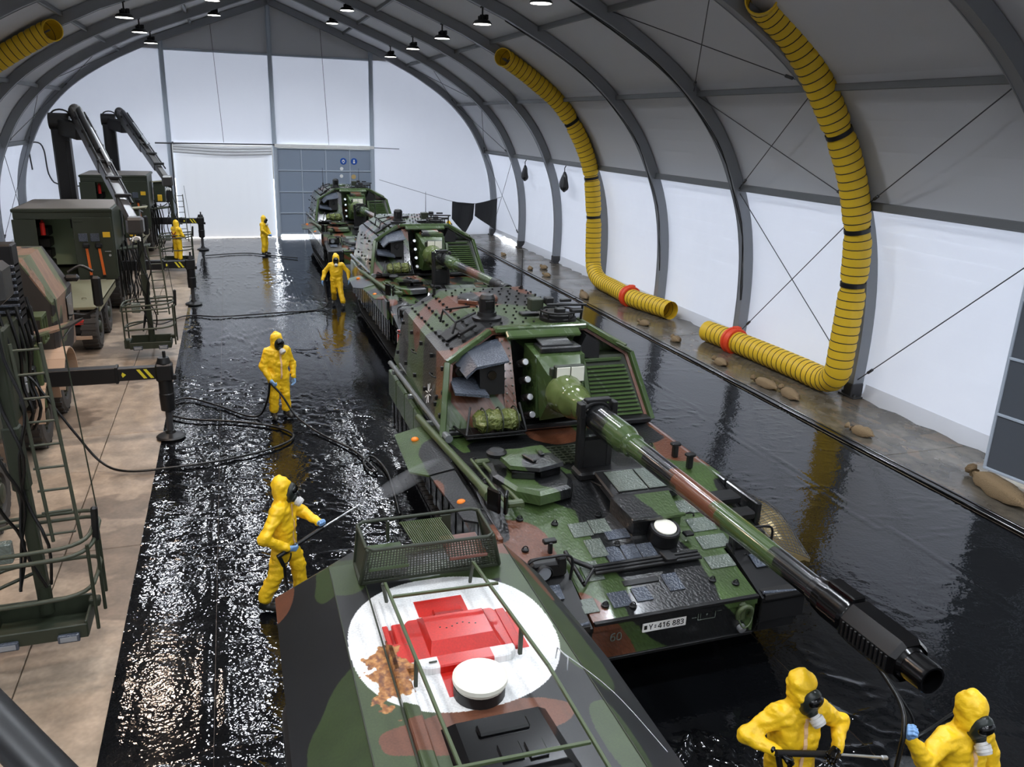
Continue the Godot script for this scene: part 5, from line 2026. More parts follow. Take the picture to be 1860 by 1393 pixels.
	s.hexa([Vector3(-0.36, 2.32, -0.28), Vector3(0.36, 2.32, -0.28), Vector3(0.4, 2.32, 0.35), Vector3(-0.36, 2.32, 0.35), Vector3(-0.28, 2.4, -0.22), Vector3(0.28, 2.4, -0.22), Vector3(0.3, 2.4, 0.25), Vector3(-0.28, 2.4, 0.25)])
	s.box(Vector3(0.0, 2.41, -0.1), Vector3(0.34, 0.03, 0.1), 0.012)
	s.box(Vector3(-0.02, 2.41, 0.12), Vector3(0.14, 0.02, 0.14), 0.005)
	s.box(Vector3(0.14, 2.41, 0.14), Vector3(0.12, 0.02, 0.14), 0.005)
	part(a, "rear_hatch", s, mats.black_gloss)
	s = S()
	s.box(Vector3(-0.5, 2.34, 0.3), Vector3(0.1, 0.05, 3.0), 0.01)
	s.box(Vector3(-0.52, 2.345, -1.35), Vector3(0.05, 0.04, 0.9), 0.01)
	s.plan()
	part(a, "cable_duct", s, camo)
	# long ladder lying over the roof
	s = S()
	s.bar(Vector3(-0.46, 2.56, -1.72), Vector3(-0.38, 2.56, 0.6), 0.022, 0.026)
	s.bar(Vector3(-0.38, 2.56, 0.6), Vector3(-0.36, 2.56, 3.0), 0.022, 0.026)
	var ld := part(a, "ladder_rail", s, mats.olive)
	s = S()
	s.bar(Vector3(-0.48, 2.56, -1.72), Vector3(-0.44, 2.35, -1.78), 0.025, 0.025)
	part(ld, "support", s, mats.olive_dark)
	s = S()
	s.bar(Vector3(-0.43, 2.56, -0.7), Vector3(-0.43, 2.34, -0.72), 0.025, 0.03)
	part(ld, "support", s, mats.olive_dark)
	s = S()
	s.bar(Vector3(0.3, 2.56, -1.85), Vector3(0.42, 2.56, -0.4), 0.022, 0.026)
	s.bar(Vector3(0.42, 2.56, -0.4), Vector3(0.44, 2.56, 3.0), 0.022, 0.026)
	ld = part(a, "ladder_rail", s, mats.olive)
	s = S()
	s.bar(Vector3(0.38, 2.56, -0.85), Vector3(0.38, 2.34, -0.86), 0.03, 0.03)
	part(ld, "support", s, mats.olive_dark)
	s = S()
	s.bar(Vector3(0.3, 2.56, -1.85), Vector3(0.29, 2.34, -1.9), 0.025, 0.025)
	part(ld, "support", s, mats.olive_dark)
	for z in [-1.5, 0.32, 1.0, 1.7, 2.4]:
		s = S()
		s.bar(Vector3(-0.44, 2.57, z), Vector3(0.4, 2.57, z + 0.03), 0.022, 0.022)
		part(a, "ladder_rung", s, mats.olive)
	s = S()
	s.tube([Vector3(0.62, 2.33, -0.75), Vector3(0.63, 2.42, -0.75), Vector3(0.66, 2.42, -0.62), Vector3(0.65, 2.33, -0.6)], 0.005, 6)
	s.tube(curve([Vector3(0.64, 2.42, -0.7), Vector3(0.9, 2.28, -0.35), Vector3(1.1, 2.1, 0.1)], 0.1), 0.003, 5)
	part(a, "tie_wire", s, mats.silver)


# ---------------------------------------------------------------- washing trucks on the left; front towards -z, origin below the outrigger
func tyre(t: Node3D, c: Vector3, sx: int, r := 0.58, w := 0.42) -> void:
	var s := S()
	s.lathe(c - Vector3(sx * w * 0.5, 0, 0), Vector3(sx, 0, 0), [[0, 0.2], [0, r * 0.86], [0.05, r], [w - 0.05, r], [w, r * 0.86], [w, r * 0.55], [w - 0.06, r * 0.5]], 22)
	for k in 22:
		var a := TAU * k / 22.0
		s.box(c + Vector3(0, cos(a) * r, sin(a) * r), Vector3(w * 0.9, 0.035, 0.07), 0.0, Basis(Vector3.RIGHT, a))
	var o := part(t, "wheel", s, mats.tyre)
	s = S()
	s.lathe(c - Vector3(sx * w * 0.5, 0, 0), Vector3(sx, 0, 0), [[w - 0.1, 0], [w - 0.1, r * 0.5], [w - 0.05, r * 0.52], [w - 0.05, r * 0.3], [w + 0.02, r * 0.26], [w + 0.04, r * 0.12], [w + 0.04, 0]], 18)
	for k in 8:
		var a := TAU * k / 8.0
		s.disc(c + Vector3(sx * (w * 0.5 - 0.05), cos(a) * r * 0.4, sin(a) * r * 0.4), Vector3(sx, 0, 0), 0.025, 0.03, 6)
	part(o, "rim", s, mats.olive_dark)


func outrigger(t: Node3D, root_x: float, y: float) -> void:
	# telescopic beam with striped end, jack leg and round foot; x runs towards the hall
	var s := S()
	s.box(Vector3(root_x + 0.85, y, 0), Vector3(1.7, 0.3, 0.22), 0.012)
	s.box(Vector3(root_x + 2.0, y, 0), Vector3(0.9, 0.24, 0.17), 0.01)
	s.box(Vector3(root_x + 1.68, y, 0), Vector3(0.05, 0.32, 0.24), 0.008)
	var o := part(t, "outrigger_beam", s, mats.black)
	for k in 2:
		s = S()
		var x := root_x + 2.1 + k * 0.12
		s.hexa([Vector3(x - 0.08, y + 0.09, 0.086), Vector3(x - 0.02, y + 0.09, 0.086), Vector3(x + 0.1, y - 0.09, 0.086), Vector3(x + 0.04, y - 0.09, 0.086), Vector3(x - 0.08, y + 0.09, 0.09), Vector3(x - 0.02, y + 0.09, 0.09), Vector3(x + 0.1, y - 0.09, 0.09), Vector3(x + 0.04, y - 0.09, 0.09)])
		part(o, "hazard_stripe", s, mats.hazard)
	s = S()
	s.hexa([Vector3(root_x + 1.78, y + 0.05, 0.086), Vector3(root_x + 1.84, y, 0.086), Vector3(root_x + 1.78, y - 0.05, 0.086), Vector3(root_x + 1.76, y, 0.086), Vector3(root_x + 1.78, y + 0.05, 0.09), Vector3(root_x + 1.84, y, 0.09), Vector3(root_x + 1.78, y - 0.05, 0.09), Vector3(root_x + 1.76, y, 0.09)])
	part(o, "beam_mark", s, mats.hazard)
	var lx := root_x + 2.5
	s = S()
	s.lathe(Vector3(lx, y + 0.28, 0), Vector3.DOWN, [[0, 0], [0, 0.1], [0.1, 0.13], [0.7, 0.13], [0.72, 0.14], [1.05, 0.13], [1.06, 0.1], [1.1, 0.0]], 14)
	s.box(Vector3(lx, y, 0), Vector3(0.3, 0.34, 0.28), 0.03)
	s.rod(Vector3(lx + 0.02, y + 0.28, 0), Vector3(lx + 0.02, y + 0.4, 0), 0.03, 8)
	s.box(Vector3(lx + 0.17, y - 0.12, 0), Vector3(0.06, 0.1, 0.1), 0.01)
	o = part(t, "jack_leg", s, mats.black)
	s = S()
	s.rod(Vector3(lx, y - 0.8, 0), Vector3(lx, 0.14, 0), 0.06, 12)
	part(o, "piston", s, mats.wire)
	s = S()
	s.lathe(Vector3(lx, 0.016, 0), Vector3.UP, [[0, 0.0], [0, 0.26], [0.025, 0.27], [0.05, 0.24], [0.1, 0.1], [0.15, 0.085], [0.16, 0.0]], 22)
	part(t, "jack_foot", s, mats.black)


func basket(t: Node3D, m: Vector3, top: float, bottom: float, lean: float, ladder_below: bool) -> void:
	# hanging mast with a railed cage and a tray of lamps at the foot; m is the mast's foot on plan
	var foot := Vector3(m.x, bottom, m.z)
	var head := Vector3(m.x - lean, top, m.z - lean * 0.5)
	var s := S()
	s.bar(head, foot + Vector3(0, 0.3, 0), 0.13, 0.13, Vector3.FORWARD)
	s.bar(head.lerp(foot, 0.35), head.lerp(foot, 0.55), 0.17, 0.17, Vector3.FORWARD)
	s.rod(foot + Vector3(0, 0.45, 0), foot + Vector3(0, 0.1, 0), 0.08, 8)
	part(t, "mast", s, mats.olive_dark)
	s = S()
	# ladder up the mast
	for dx in [0.16, 0.44]:
		s.rod(head.lerp(foot, 0.1) + Vector3(dx, 0, 0.1), head.lerp(foot, 0.72) + Vector3(dx + 0.06, 0, 0.1), 0.02, 6)
	for k in 9:
		var p := head.lerp(foot, 0.12 + k * 0.072) + Vector3(0.16, 0, 0.1)
		s.rod(p, p + Vector3(0.3, 0.01, 0), 0.014, 6)
	part(t, "mast_ladder", s, mats.cage)
	# rails: two round hoops and uprights
	var yb := bottom + 0.55
	var yt := bottom + 1.15
	for e in [[yt, 0.62, 0.46], [yt - 0.1, 0.64, 0.5], [yb, 0.6, 0.46]]:
		s = S()
		var hoop := []
		for k in 24:
			var a := TAU * k / 24.0
			hoop.append(Vector3(m.x + e[1] * signf(cos(a)) * pow(absf(cos(a)), 0.45), e[0] + 0.05 * cos(a), m.z + 0.1 + e[2] * signf(sin(a)) * pow(absf(sin(a)), 0.45)))
		s.tube(hoop, 0.024, 8, true, true)
		part(t, "cage_rail", s, mats.cage)
	s = S()
	for q in [[-0.58, -0.3], [0.58, -0.3], [0.6, 0.5], [-0.58, 0.5], [0.62, 0.1]]:
		s.rod(Vector3(m.x + q[0], bottom + 0.1, m.z + q[1]), Vector3(m.x + q[0], yt, m.z + q[1]), 0.02, 6)
	s.rod(Vector3(m.x + 0.6, yt, m.z - 0.3), Vector3(m.x + 0.45, top, m.z - 0.4), 0.008, 6)
	s.rod(Vector3(m.x - 0.58, yb, m.z + 0.3), Vector3(m.x, yb + 0.1, m.z), 0.02, 6)
	part(t, "cage_posts", s, mats.olive_dark)
	s = S()
	s.box(Vector3(m.x + 0.66, yt + 0.12, m.z + 0.25), Vector3(0.07, 0.42, 0.07), 0.02, Basis(Vector3(0, 0, 1), -0.06))
	part(t, "control_handle", s, mats.black)
	s = S()
	s.box(Vector3(m.x - 0.28, yt - 0.12, m.z + 0.22), Vector3(0.2, 0.24, 0.12), 0.015)
	part(t, "control_box", s, mats.pad_grey)
	# tray with lamps
	s = S()
	s.hexa([Vector3(m.x - 0.42, bottom, m.z), Vector3(m.x + 0.42, bottom, m.z), Vector3(m.x + 0.42, bottom, m.z + 0.42), Vector3(m.x - 0.42, bottom, m.z + 0.42), Vector3(m.x - 0.48, bottom + 0.03, m.z - 0.02), Vector3(m.x + 0.48, bottom + 0.03, m.z - 0.02), Vector3(m.x + 0.48, bottom + 0.03, m.z + 0.5), Vector3(m.x - 0.48, bottom + 0.03, m.z + 0.5)])
	for e in [[Vector3(m.x, bottom + 0.1, m.z + 0.5), Vector3(0.98, 0.17, 0.03)], [Vector3(m.x, bottom + 0.14, m.z - 0.02), Vector3(0.98, 0.24, 0.03)], [Vector3(m.x - 0.48, bottom + 0.12, m.z + 0.24), Vector3(0.03, 0.2, 0.52)], [Vector3(m.x + 0.48, bottom + 0.12, m.z + 0.24), Vector3(0.03, 0.2, 0.52)]]:
		s.box(e[0], e[1], 0.008)
	s.box(Vector3(m.x + 0.52, bottom + 0.22, m.z + 0.1), Vector3(0.12, 0.1, 0.12), 0.015)
	s.box(Vector3(m.x - 0.56, bottom + 0.1, m.z + 0.2), Vector3(0.16, 0.24, 0.2), 0.02)
	var tr := part(t, "foot_tray", s, mats.olive_dark)
	for dx in [-0.3, 0.3]:
		s = S()
		s.box(Vector3(m.x + dx, bottom + 0.05, m.z + 0.535), Vector3(0.22, 0.1, 0.05), 0.01)
		part(tr, "work_lamp", s, mats.pad_dark)
		s = S()
		s.box(Vector3(m.x + dx, bottom + 0.05, m.z + 0.562), Vector3(0.17, 0.06, 0.01), 0.003)
		part(tr, "lamp_front", s, mats.lens_glass)
	# loose hoses down the mast
	s = S()
	for k in 4:
		var p: Array = [head + Vector3(-0.1 + k * 0.06, 0, 0.12)]
		for j in 6:
			p.append(head.lerp(foot, (j + 1) / 7.0) + Vector3(-0.16 + k * 0.09 + 0.1 * sin(j * 1.9 + k * 2.0), 0, 0.16 + 0.06 * cos(j * 2.3 + k)))
		s.tube(curve(p, 0.2), 0.018, 6)
	part(t, "mast_hoses", s, mats.hose)


func crane(t: Node3D, base: Vector3, knee: Vector3, tip: Vector3) -> void:
	# pillar, jib with cylinders, head joint
	var s := S()
	s.bar(base, Vector3(base.x, knee.y - 0.5, base.z), 0.52, 0.46, Vector3.FORWARD)
	s.bar(base + Vector3(0.2, 0, 0.24), Vector3(base.x + 0.2, knee.y - 0.9, base.z + 0.24), 0.14, 0.12, Vector3.FORWARD)
	s.box(Vector3(base.x, base.y + 0.3, base.z), Vector3(0.8, 0.6, 0.7), 0.05)
	part(t, "crane_pillar", s, mats.black)
	var d := (tip - knee).normalized()
	s = S()
	s.bar(Vector3(base.x, knee.y - 0.45, base.z), knee + d * 0.9 + Vector3(0, -0.35, 0), 0.36, 0.5)
	s.disc(Vector3(base.x - 0.3, knee.y - 0.3, base.z), Vector3.RIGHT, 0.26, 0.6, 16)
	s.tube(arc(Vector3(base.x + 0.05, knee.y - 0.15, base.z), Vector3(0.3, 0, 0), Vector3(0, 0.22, 0), 0.2, PI - 0.1, 8), 0.03, 6)
	part(t, "crane_knee", s, mats.black)
	s = S()
	s.bar(knee, knee.lerp(tip, 0.55), 0.34, 0.42)
	s.bar(knee.lerp(tip, 0.4), knee.lerp(tip, 0.82), 0.28, 0.34)
	s.bar(knee.lerp(tip, 0.7), tip, 0.22, 0.26)
	s.ball(knee, Vector3(0.22, 0.26, 0.3), 8, 10)
	s.box(tip, Vector3(0.4, 0.42, 0.46), 0.06)
	var jb := part(t, "crane_boom", s, mats.boom)
	s = S()
	var up := Vector3(0, 0.32, 0)
	s.rod(knee.lerp(tip, 0.1) + up, knee.lerp(tip, 0.5) + up * 0.9, 0.09, 10)
	s.rod(knee.lerp(tip, 0.12) + up + Vector3(0.14, 0, 0), knee.lerp(tip, 0.9) + up * 0.6 + Vector3(0.14, 0, 0), 0.03, 8)
	s.rod(knee.lerp(tip, 0.12) + up + Vector3(-0.14, 0, 0), knee.lerp(tip, 0.85) + up * 0.6 + Vector3(-0.14, 0, 0), 0.03, 8)
	for k in 6:
		s.box(knee.lerp(tip, 0.15 + k * 0.14) + up * 0.7, Vector3(0.4, 0.1, 0.12), 0.02)
	part(jb, "boom_pipes", s, mats.black)
	s = S()
	s.rod(knee.lerp(tip, 0.3) + up * 0.95 + Vector3(0.05, 0.03, 0), knee.lerp(tip, 0.62) + up * 0.9 + Vector3(0.05, 0.03, 0), 0.055, 10)
	part(jb, "cylinder_rod", s, mats.silver)
	s = S()
	s.box(tip + Vector3(0.02, -0.3, 0.2), Vector3(0.2, 0.1, 0.1), 0.03)
	s.tube(arc(tip + Vector3(0.02, -0.36, 0.26), Vector3(0.09, 0, 0), Vector3(0, 0.11, 0), 0, PI, 8), 0.018, 6)
	part(jb, "tip_shackle", s, mats.white_paint)


func container_truck(z0: float, label: String, top: float, tip: Vector3) -> void:
	var t := thing("washing_truck", label, "truck", Vector3(-4.8, 0, z0), 0.0, "washing trucks along the left side")
	var od: Material = mats.olive_dark
	var s := S()
	for sx in [-0.42, 0.42]:
		s.box(Vector3(sx, 0.82, 0.4), Vector3(0.12, 0.26, 10.0), 0.02)
	s.box(Vector3(0, 0.7, 5.1), Vector3(2.1, 0.2, 0.2), 0.03)
	part(t, "chassis", s, mats.black)
	for sx in [-1, 1]:
		for z in [5.05, 3.25, -0.2, -2.2]:
			tyre(t, Vector3(sx * 1.03, 0.58, z), sx)
	# rear platform, tail lamps, bumper
	s = S()
	s.box(Vector3(0.1, 1.18, 3.6), Vector3(2.36, 0.08, 3.9), 0.015)
	s.box(Vector3(1.26, 1.1, 3.4), Vector3(0.04, 0.22, 3.4), 0.01)
	s.tube([Vector3(0.8, 1.23, 4.6), Vector3(0.8, 1.27, 4.6), Vector3(0.9, 1.27, 4.6), Vector3(0.9, 1.23, 4.6)], 0.012, 5)
	part(t, "rear_platform", s, mats.platform)
	for sx in [-1, 1]:
		s = S()
		s.box(Vector3(sx * 0.72, 0.82, 5.55), Vector3(0.44, 0.14, 0.1), 0.02)
		part(t, "tail_lamp", s, mats.tail)
	s = S()
	s.box(Vector3(0, 0.9, 5.5), Vector3(2.2, 0.34, 0.06), 0.01)
	s.box(Vector3(0.7, 0.6, 5.52), Vector3(0.9, 0.2, 0.1), 0.02)
	part(t, "tail_panel", s, mats.black)
	s = S()
	s.box(Vector3(0, 0.42, 5.62), Vector3(2.2, 0.1, 0.06), 0.01)
	part(t, "bumper_bar", s, mats.bumper)
	# box body, open at the rear with a pale green room inside
	var za := 1.2
	var zb := -1.75
	var x0 := -1.28
	var x1 := 1.3
	var yb := 1.22
	s = S()
	s.box(Vector3(0, yb + 0.03, (za + zb) / 2), Vector3(x1 - x0, 0.06, za - zb), 0.01)
	s.box(Vector3((x0 + x1) / 2, top, (za + zb) / 2), Vector3(x1 - x0 + 0.1, 0.1, za - zb + 0.1), 0.02)
	s.box(Vector3(x0 + 0.03, (yb + top) / 2, (za + zb) / 2), Vector3(0.06, top - yb, za - zb), 0.01)
	s.box(Vector3(x1 - 0.03, (yb + top) / 2, (za + zb) / 2), Vector3(0.06, top - yb, za - zb), 0.01)
	s.box(Vector3(0, (yb + top) / 2, zb + 0.03), Vector3(x1 - x0, top - yb, 0.06), 0.01)
	s.box(Vector3(0, top - 0.14, za), Vector3(x1 - x0, 0.22, 0.06), 0.01)
	s.box(Vector3(x1, (yb + top) / 2, za - 0.06), Vector3(0.08, top - yb, 0.14), 0.015)
	var bx := part(t, "box_body", s, od)
	s = S()
	s.box(Vector3((x0 + x1) / 2, top + 0.055, (za + zb) / 2), Vector3(x1 - x0 - 0.05, 0.02, za - zb - 0.05), 0.005)
	part(bx, "roof_sheet", s, mats.roof_sheet)
	s = S()
	s.box(Vector3(-0.2, (yb + top) / 2, -0.4), Vector3(1.4, top - yb - 0.3, 0.03), 0.005)
	part(bx, "room_wall", s, mats.mint)
	s = S()
	s.box(Vector3(0.1, top - 0.5, -0.3), Vector3(0.3, 0.4, 0.14), 0.02)
	part(bx, "fitted_gear", s, mats.black)
	s = S()
	for k in 4:
		s.box(Vector3(-0.66, yb + 0.3 + k * 0.34, 0.4), Vector3(0.3, 0.26, 0.6), 0.02)
	part(bx, "fitted_gear", s, mats.black)
	s = S()
	s.lathe(Vector3(-0.62, top - 0.75, 0.9), Vector3.UP, [[0, 0], [0, 0.07], [0.36, 0.07], [0.4, 0.03], [0.44, 0.03], [0.44, 0]], 12)
	part(bx, "fire_extinguisher", s, mats.red)
	# doors: the left leaf folded out, the right one swung towards the rear
	s = S()
	s.box(Vector3(-1.02, (yb + top) / 2 - 0.1, za + 0.06), Vector3(0.62, top - yb - 0.3, 0.05), 0.012)
	part(t, "door_leaf", s, od)
	s = S()
	s.box(Vector3(0.78, (yb + top) / 2 - 0.12, za + 0.1), Vector3(1.06, top - yb - 0.14, 0.05), 0.012)
	s.box(Vector3(0.42, top - 0.3, za + 0.14), Vector3(0.24, 0.04, 0.02), 0.004)
	var dr := part(t, "door_leaf", s, od)
	for k in 2:
		s = S()
		s.box(Vector3(0.5 + k * 0.32, top - 0.78, za + 0.14), Vector3(0.24, 0.24, 0.04), 0.01)
		part(dr, "document_pocket", s, mats.pad_dark)
		s = S()
		s.box(Vector3(0.56 + k * 0.34, top - 1.02, za + 0.17), Vector3(0.2, 0.16, 0.12), 0.04)
		part(dr, "spray_gun", s, mats.black)
		s = S()
		s.box(Vector3(0.6 + k * 0.36, top - 1.94, za + 0.15), Vector3(0.1, 0.06, 0.06), 0.01)
		part(dr, "lance_clip", s, mats.black)
		s = S()
		for j in 3:
			s.rod(Vector3(0.54 + k * 0.34 + j * 0.025, top - 1.1, za + 0.15), Vector3(0.58 + k * 0.36 + j * 0.025, top - 1.92, za + 0.15), 0.012, 6)
		part(dr, "orange_lance", s, mats.lance_orange)
	s = S()
	s.box(Vector3(1.14, top - 0.7, za + 0.135), Vector3(0.2, 0.16, 0.015), 0.004)
	part(dr, "warning_label", s, mats.label_yellow)
	s = S()
	s.bar(Vector3(1.05, top - 1.2, za + 0.15), Vector3(1.22, top - 1.2, za + 0.15), 0.03, 0.02)
	s.disc(Vector3(1.18, top - 1.32, za + 0.13), Vector3(0, 0, 1), 0.035, 0.03, 10)
	part(dr, "door_handle", s, mats.silver)
	# cab at the far end
	cab(t, Vector3(0, 0, -3.3), 3.0)
	# folding shelf and hose rack on the hall side
	s = S()
	s.box(Vector3(1.75, 1.95, 0.0), Vector3(0.9, 0.06, 0.5), 0.015, Basis(Vector3(0, 0, 1), 0.12))
	part(t, "fold_down_shelf", s, od)
	s = S()
	for k in 9:
		var x := 1.36 + 0.09 * (k % 4)
		var z := 0.9 - k * 0.25
		s.tube(curve([Vector3(x, 1.9 + 0.15 * (k % 3), z), Vector3(x + 0.09, 1.4, z + 0.04), Vector3(x + 0.05, 0.9, z - 0.03), Vector3(x + 0.1, 0.5, z + 0.02), Vector3(x + 0.02, 0.2, z)], 0.15), 0.022, 6)
	for z in [0.8, -0.2, -1.2]:
		s.bar(Vector3(1.34, 0.5, z), Vector3(1.34, 2.0, z), 0.06, 0.06, Vector3.FORWARD)
	part(t, "hose_rack", s, mats.hose)
	outrigger(t, 0.85, 1.36)
	crane(t, Vector3(-0.35, 1.1, -2.45), Vector3(0.15, 6.0, -2.45), tip)
	basket(t, Vector3(tip.x + 0.12, 0, tip.z + 0.1), tip.y - 0.2, 0.28, 0.05, false)
	s = S()
	s.box(Vector3(1.62, 2.55, -1.3), Vector3(0.5, 0.9, 0.6), 0.03)
	var pc := part(t, "pump_cabinet", s, od)
	s = S()
	s.box(Vector3(1.62, 2.3, -0.98), Vector3(0.2, 0.3, 0.05), 0.02)
	part(pc, "yellow_bottle", s, mats.label_yellow)
	s = S()
	s.box(Vector3(1.72, 3.05, -1.2), Vector3(0.8, 0.04, 0.5), 0.01, Basis(Vector3(0, 0, 1), 0.1))
	part(pc, "canopy", s, mats.platform)


func cab(t: Node3D, o: Vector3, top: float) -> void:
	# faceted armoured cab: broad chamfers above the shoulders
	var ring := func(z: float, f: float) -> Array:
		var out := []
		for p in [[-1.2, 1.05], [-1.25, 2.35], [-0.78, top], [0.78, top], [1.25, 2.35], [1.2, 1.05]]:
			out.append(o + Vector3(p[0] * f, p[1] if p[1] < 2 else 2.0 + (p[1] - 2.0) * f, z))
		return out
	var s := S()
	s.loft([ring.call(1.25, 0.95), ring.call(1.15, 1.0), ring.call(-0.7, 1.0), ring.call(-1.35, 0.86)])
	part(t, "cab", s, mats.camo_truck)
	var q: Array = ring.call(1.26, 0.93)
	s = S()
	s.slab([q[0], q[1], q[2], q[3], q[4], q[5]], Vector3(0, 0, 0.012))
	part(t, "cab_back_panel", s, mat("cab_dark", srgb(58, 54, 50), 0.55))
	s = S()
	s.box(o + Vector3(1.252, 1.95, -0.2), Vector3(0.02, 0.5, 0.6), 0.008)
	s.box(o + Vector3(1.24, 1.5, 0.1), Vector3(0.03, 0.03, 1.6), 0.005)
	part(t, "side_window", s, mats.black_gloss)
	s = S()
	s.tube(curve([o + Vector3(1.2, 2.6, -0.75), o + Vector3(1.45, 2.72, -0.85), o + Vector3(1.7, 2.6, -0.8)], 0.08), 0.035, 6)
	s.tube(curve([o + Vector3(1.2, 1.65, -0.75), o + Vector3(1.45, 1.6, -0.85), o + Vector3(1.7, 1.75, -0.8)], 0.08), 0.025, 6)
	s.box(o + Vector3(1.74, 2.14, -0.8), Vector3(0.2, 0.7, 0.12), 0.05)
	s.box(o + Vector3(1.3, 2.5, -0.6), Vector3(0.3, 0.14, 0.22), 0.05)
	part(t, "mirror", s, mats.black)


func near_truck() -> void:
	# the nearest truck: only its hall side, cab and hanging cage reach into view
	var t := thing("washing_truck", "nearest washing truck, its hanging cage in front and its cab facing away", "truck", Vector3(-4.8, 0, -16.1), 0.0, "washing trucks along the left side")
	var od: Material = mats.olive_dark
	var s := S()
	for sx in [-0.42, 0.42]:
		s.box(Vector3(sx, 0.82, 0.6), Vector3(0.12, 0.26, 10.0), 0.02)
	part(t, "chassis", s, mats.black)
	for sx in [-1, 1]:
		for z in [5.0, 3.3, -0.15, -2.15]:
			tyre(t, Vector3(sx * 1.03, 0.58, z), sx)
	s = S()
	for z in [-0.15, -2.15]:
		var a := arc(Vector3(1.12, 0.62, z), Vector3(0, 0, 0.78), Vector3(0, 0.74, 0), 0.1, PI - 0.1, 10)
		for i in a.size() - 1:
			s.bar(a[i], a[i + 1], 0.5, 0.03, Vector3(0, 0.7, 0.1))
	part(t, "wheel_arch", s, mats.bumper)
	cab(t, Vector3(0, 0, -3.35), 3.2)
	# machinery bay between cab and tank
	s = S()
	s.box(Vector3(0.2, 1.9, 0.9), Vector3(2.0, 1.6, 1.6), 0.04)
	s.box(Vector3(0, 2.0, 3.6), Vector3(2.4, 1.7, 3.6), 0.08)
	part(t, "tank_body", s, od)
	s = S()
	for k in 7:
		var x := 1.1 + 0.07 * (k % 3)
		var z := 1.4 - k * 0.26
		s.tube(curve([Vector3(x, 2.9, z), Vector3(x + 0.12, 2.2, z + 0.1), Vector3(x + 0.05, 1.6, z - 0.05), Vector3(x + 0.16, 1.1, z + 0.06), Vector3(x, 0.7, z)], 0.15), 0.03, 6)
	for k in 4:
		s.box(Vector3(1.18, 1.1 + k * 0.5, 0.6 - k * 0.2), Vector3(0.2, 0.24, 0.26), 0.04)
	part(t, "hose_rack", s, mats.hose)
	for k in 9:
		s = S()
		s.box(Vector3(1.1, 2.66 + k * 0.11, 0.55), Vector3(0.34, 0.05, 0.4), 0.01)
		part(t, "radiator_fin", s, mats.pad_dark)
	s = S()
	s.box(Vector3(1.02, 3.2, 0.5), Vector3(0.5, 1.4, 0.4), 0.03)
	part(t, "radiator_box", s, mats.black)
	s = S()
	s.slab([Vector3(1.05, 2.1, -0.3), Vector3(2.0, 2.32, -0.5), Vector3(1.85, 2.28, -0.05), Vector3(1.02, 2.08, 0.2)], Vector3(0, 0.04, 0))
	part(t, "fold_down_shelf", s, mats.camo_truck)
	s = S()
	s.box(Vector3(1.2, 1.45, 0.06), Vector3(0.28, 1.2, 0.3), 0.02)
	part(t, "outrigger_housing", s, mats.olive)
	s = S()
	s.box(Vector3(0.98, 2.2, -1.5), Vector3(0.34, 0.08, 0.5), 0.01)
	for z in [-1.72, -1.5, -1.28]:
		s.bar(Vector3(1.13, 1.7, z), Vector3(1.13, 2.2, z), 0.04, 0.04, Vector3.FORWARD)
	s.bar(Vector3(1.13, 1.7, -1.72), Vector3(1.13, 1.7, -1.28), 0.04, 0.04)
	part(t, "can_rack", s, mats.olive)
	s = S()
	s.tube(arc(Vector3(1.08, 1.62, 1.0), Vector3(0.16, 0, 0), Vector3(0, 0.2, 0), 0.0, PI, 8), 0.04, 8)
	s.box(Vector3(1.12, 1.5, 1.0), Vector3(0.3, 0.2, 0.06), 0.02)
	part(t, "chrome_coupling", s, mats.silver)
	outrigger(t, 0.85, 1.36)
	crane(t, Vector3(-0.6, 1.1, -1.2), Vector3(-0.2, 6.6, -1.2), Vector3(2.3, 4.3, 6.4))
	basket(t, Vector3(2.45, 0, 6.75), 4.1, 0.42, 0.1, true)


func trucks() -> void:
	mat("tyre", srgb(62, 58, 54), 0.8)
	mat("lance_orange", srgb(236, 116, 44), 0.45)
	mat("cage", srgb(66, 70, 56), 0.45)
	mat("platform", srgb(122, 118, 92), 0.6)
	mat("roof_sheet", srgb(120, 112, 104), 0.6)
	mat("mint", srgb(176, 200, 168), 0.5)
	mat("bumper", srgb(176, 148, 124), 0.6)
	mat("boom", srgb(54, 52, 50), 0.35)
	mat("hazard", srgb(222, 206, 50), 0.5)
	mat("label_yellow", srgb(226, 180, 40), 0.5)
	var tl := mat("tail", srgb(190, 34, 24), 0.3)
	tl.clearcoat_enabled = true
	var m := mat("camo_truck", Color.WHITE, 0.5)
	var a := noise(0.012, 201, 2)
	var b := noise(0.012, 260, 2)
	var img := Image.create(512, 512, false, Image.FORMAT_RGB8)
	for j in 512:
		for i in 512:
			var c := Color(0.34, 0.37, 0.27)
			if a.get_noise_2d(i, j) > 0.05:
				c = Color(0.50, 0.40, 0.33)
			elif b.get_noise_2d(i, j) > 0.05:
				c = Color(0.19, 0.18, 0.17)
			img.set_pixel(i, j, c)
	grain(img, 210, 0.2)
	m.albedo_texture = ImageTexture.create_from_image(img)
	m.uv1_scale = Vector3(0.2, 0.2, 1)
	near_truck()
	container_truck(-28.5, "washing truck with an open box body and orange lances on its door", 3.22, Vector3(2.45, 3.35, 6.0))
	container_truck(-40.7, "rearmost washing truck, its cage holding a worker by the white curtain", 3.4, Vector3(2.42, 3.5, 5.0))


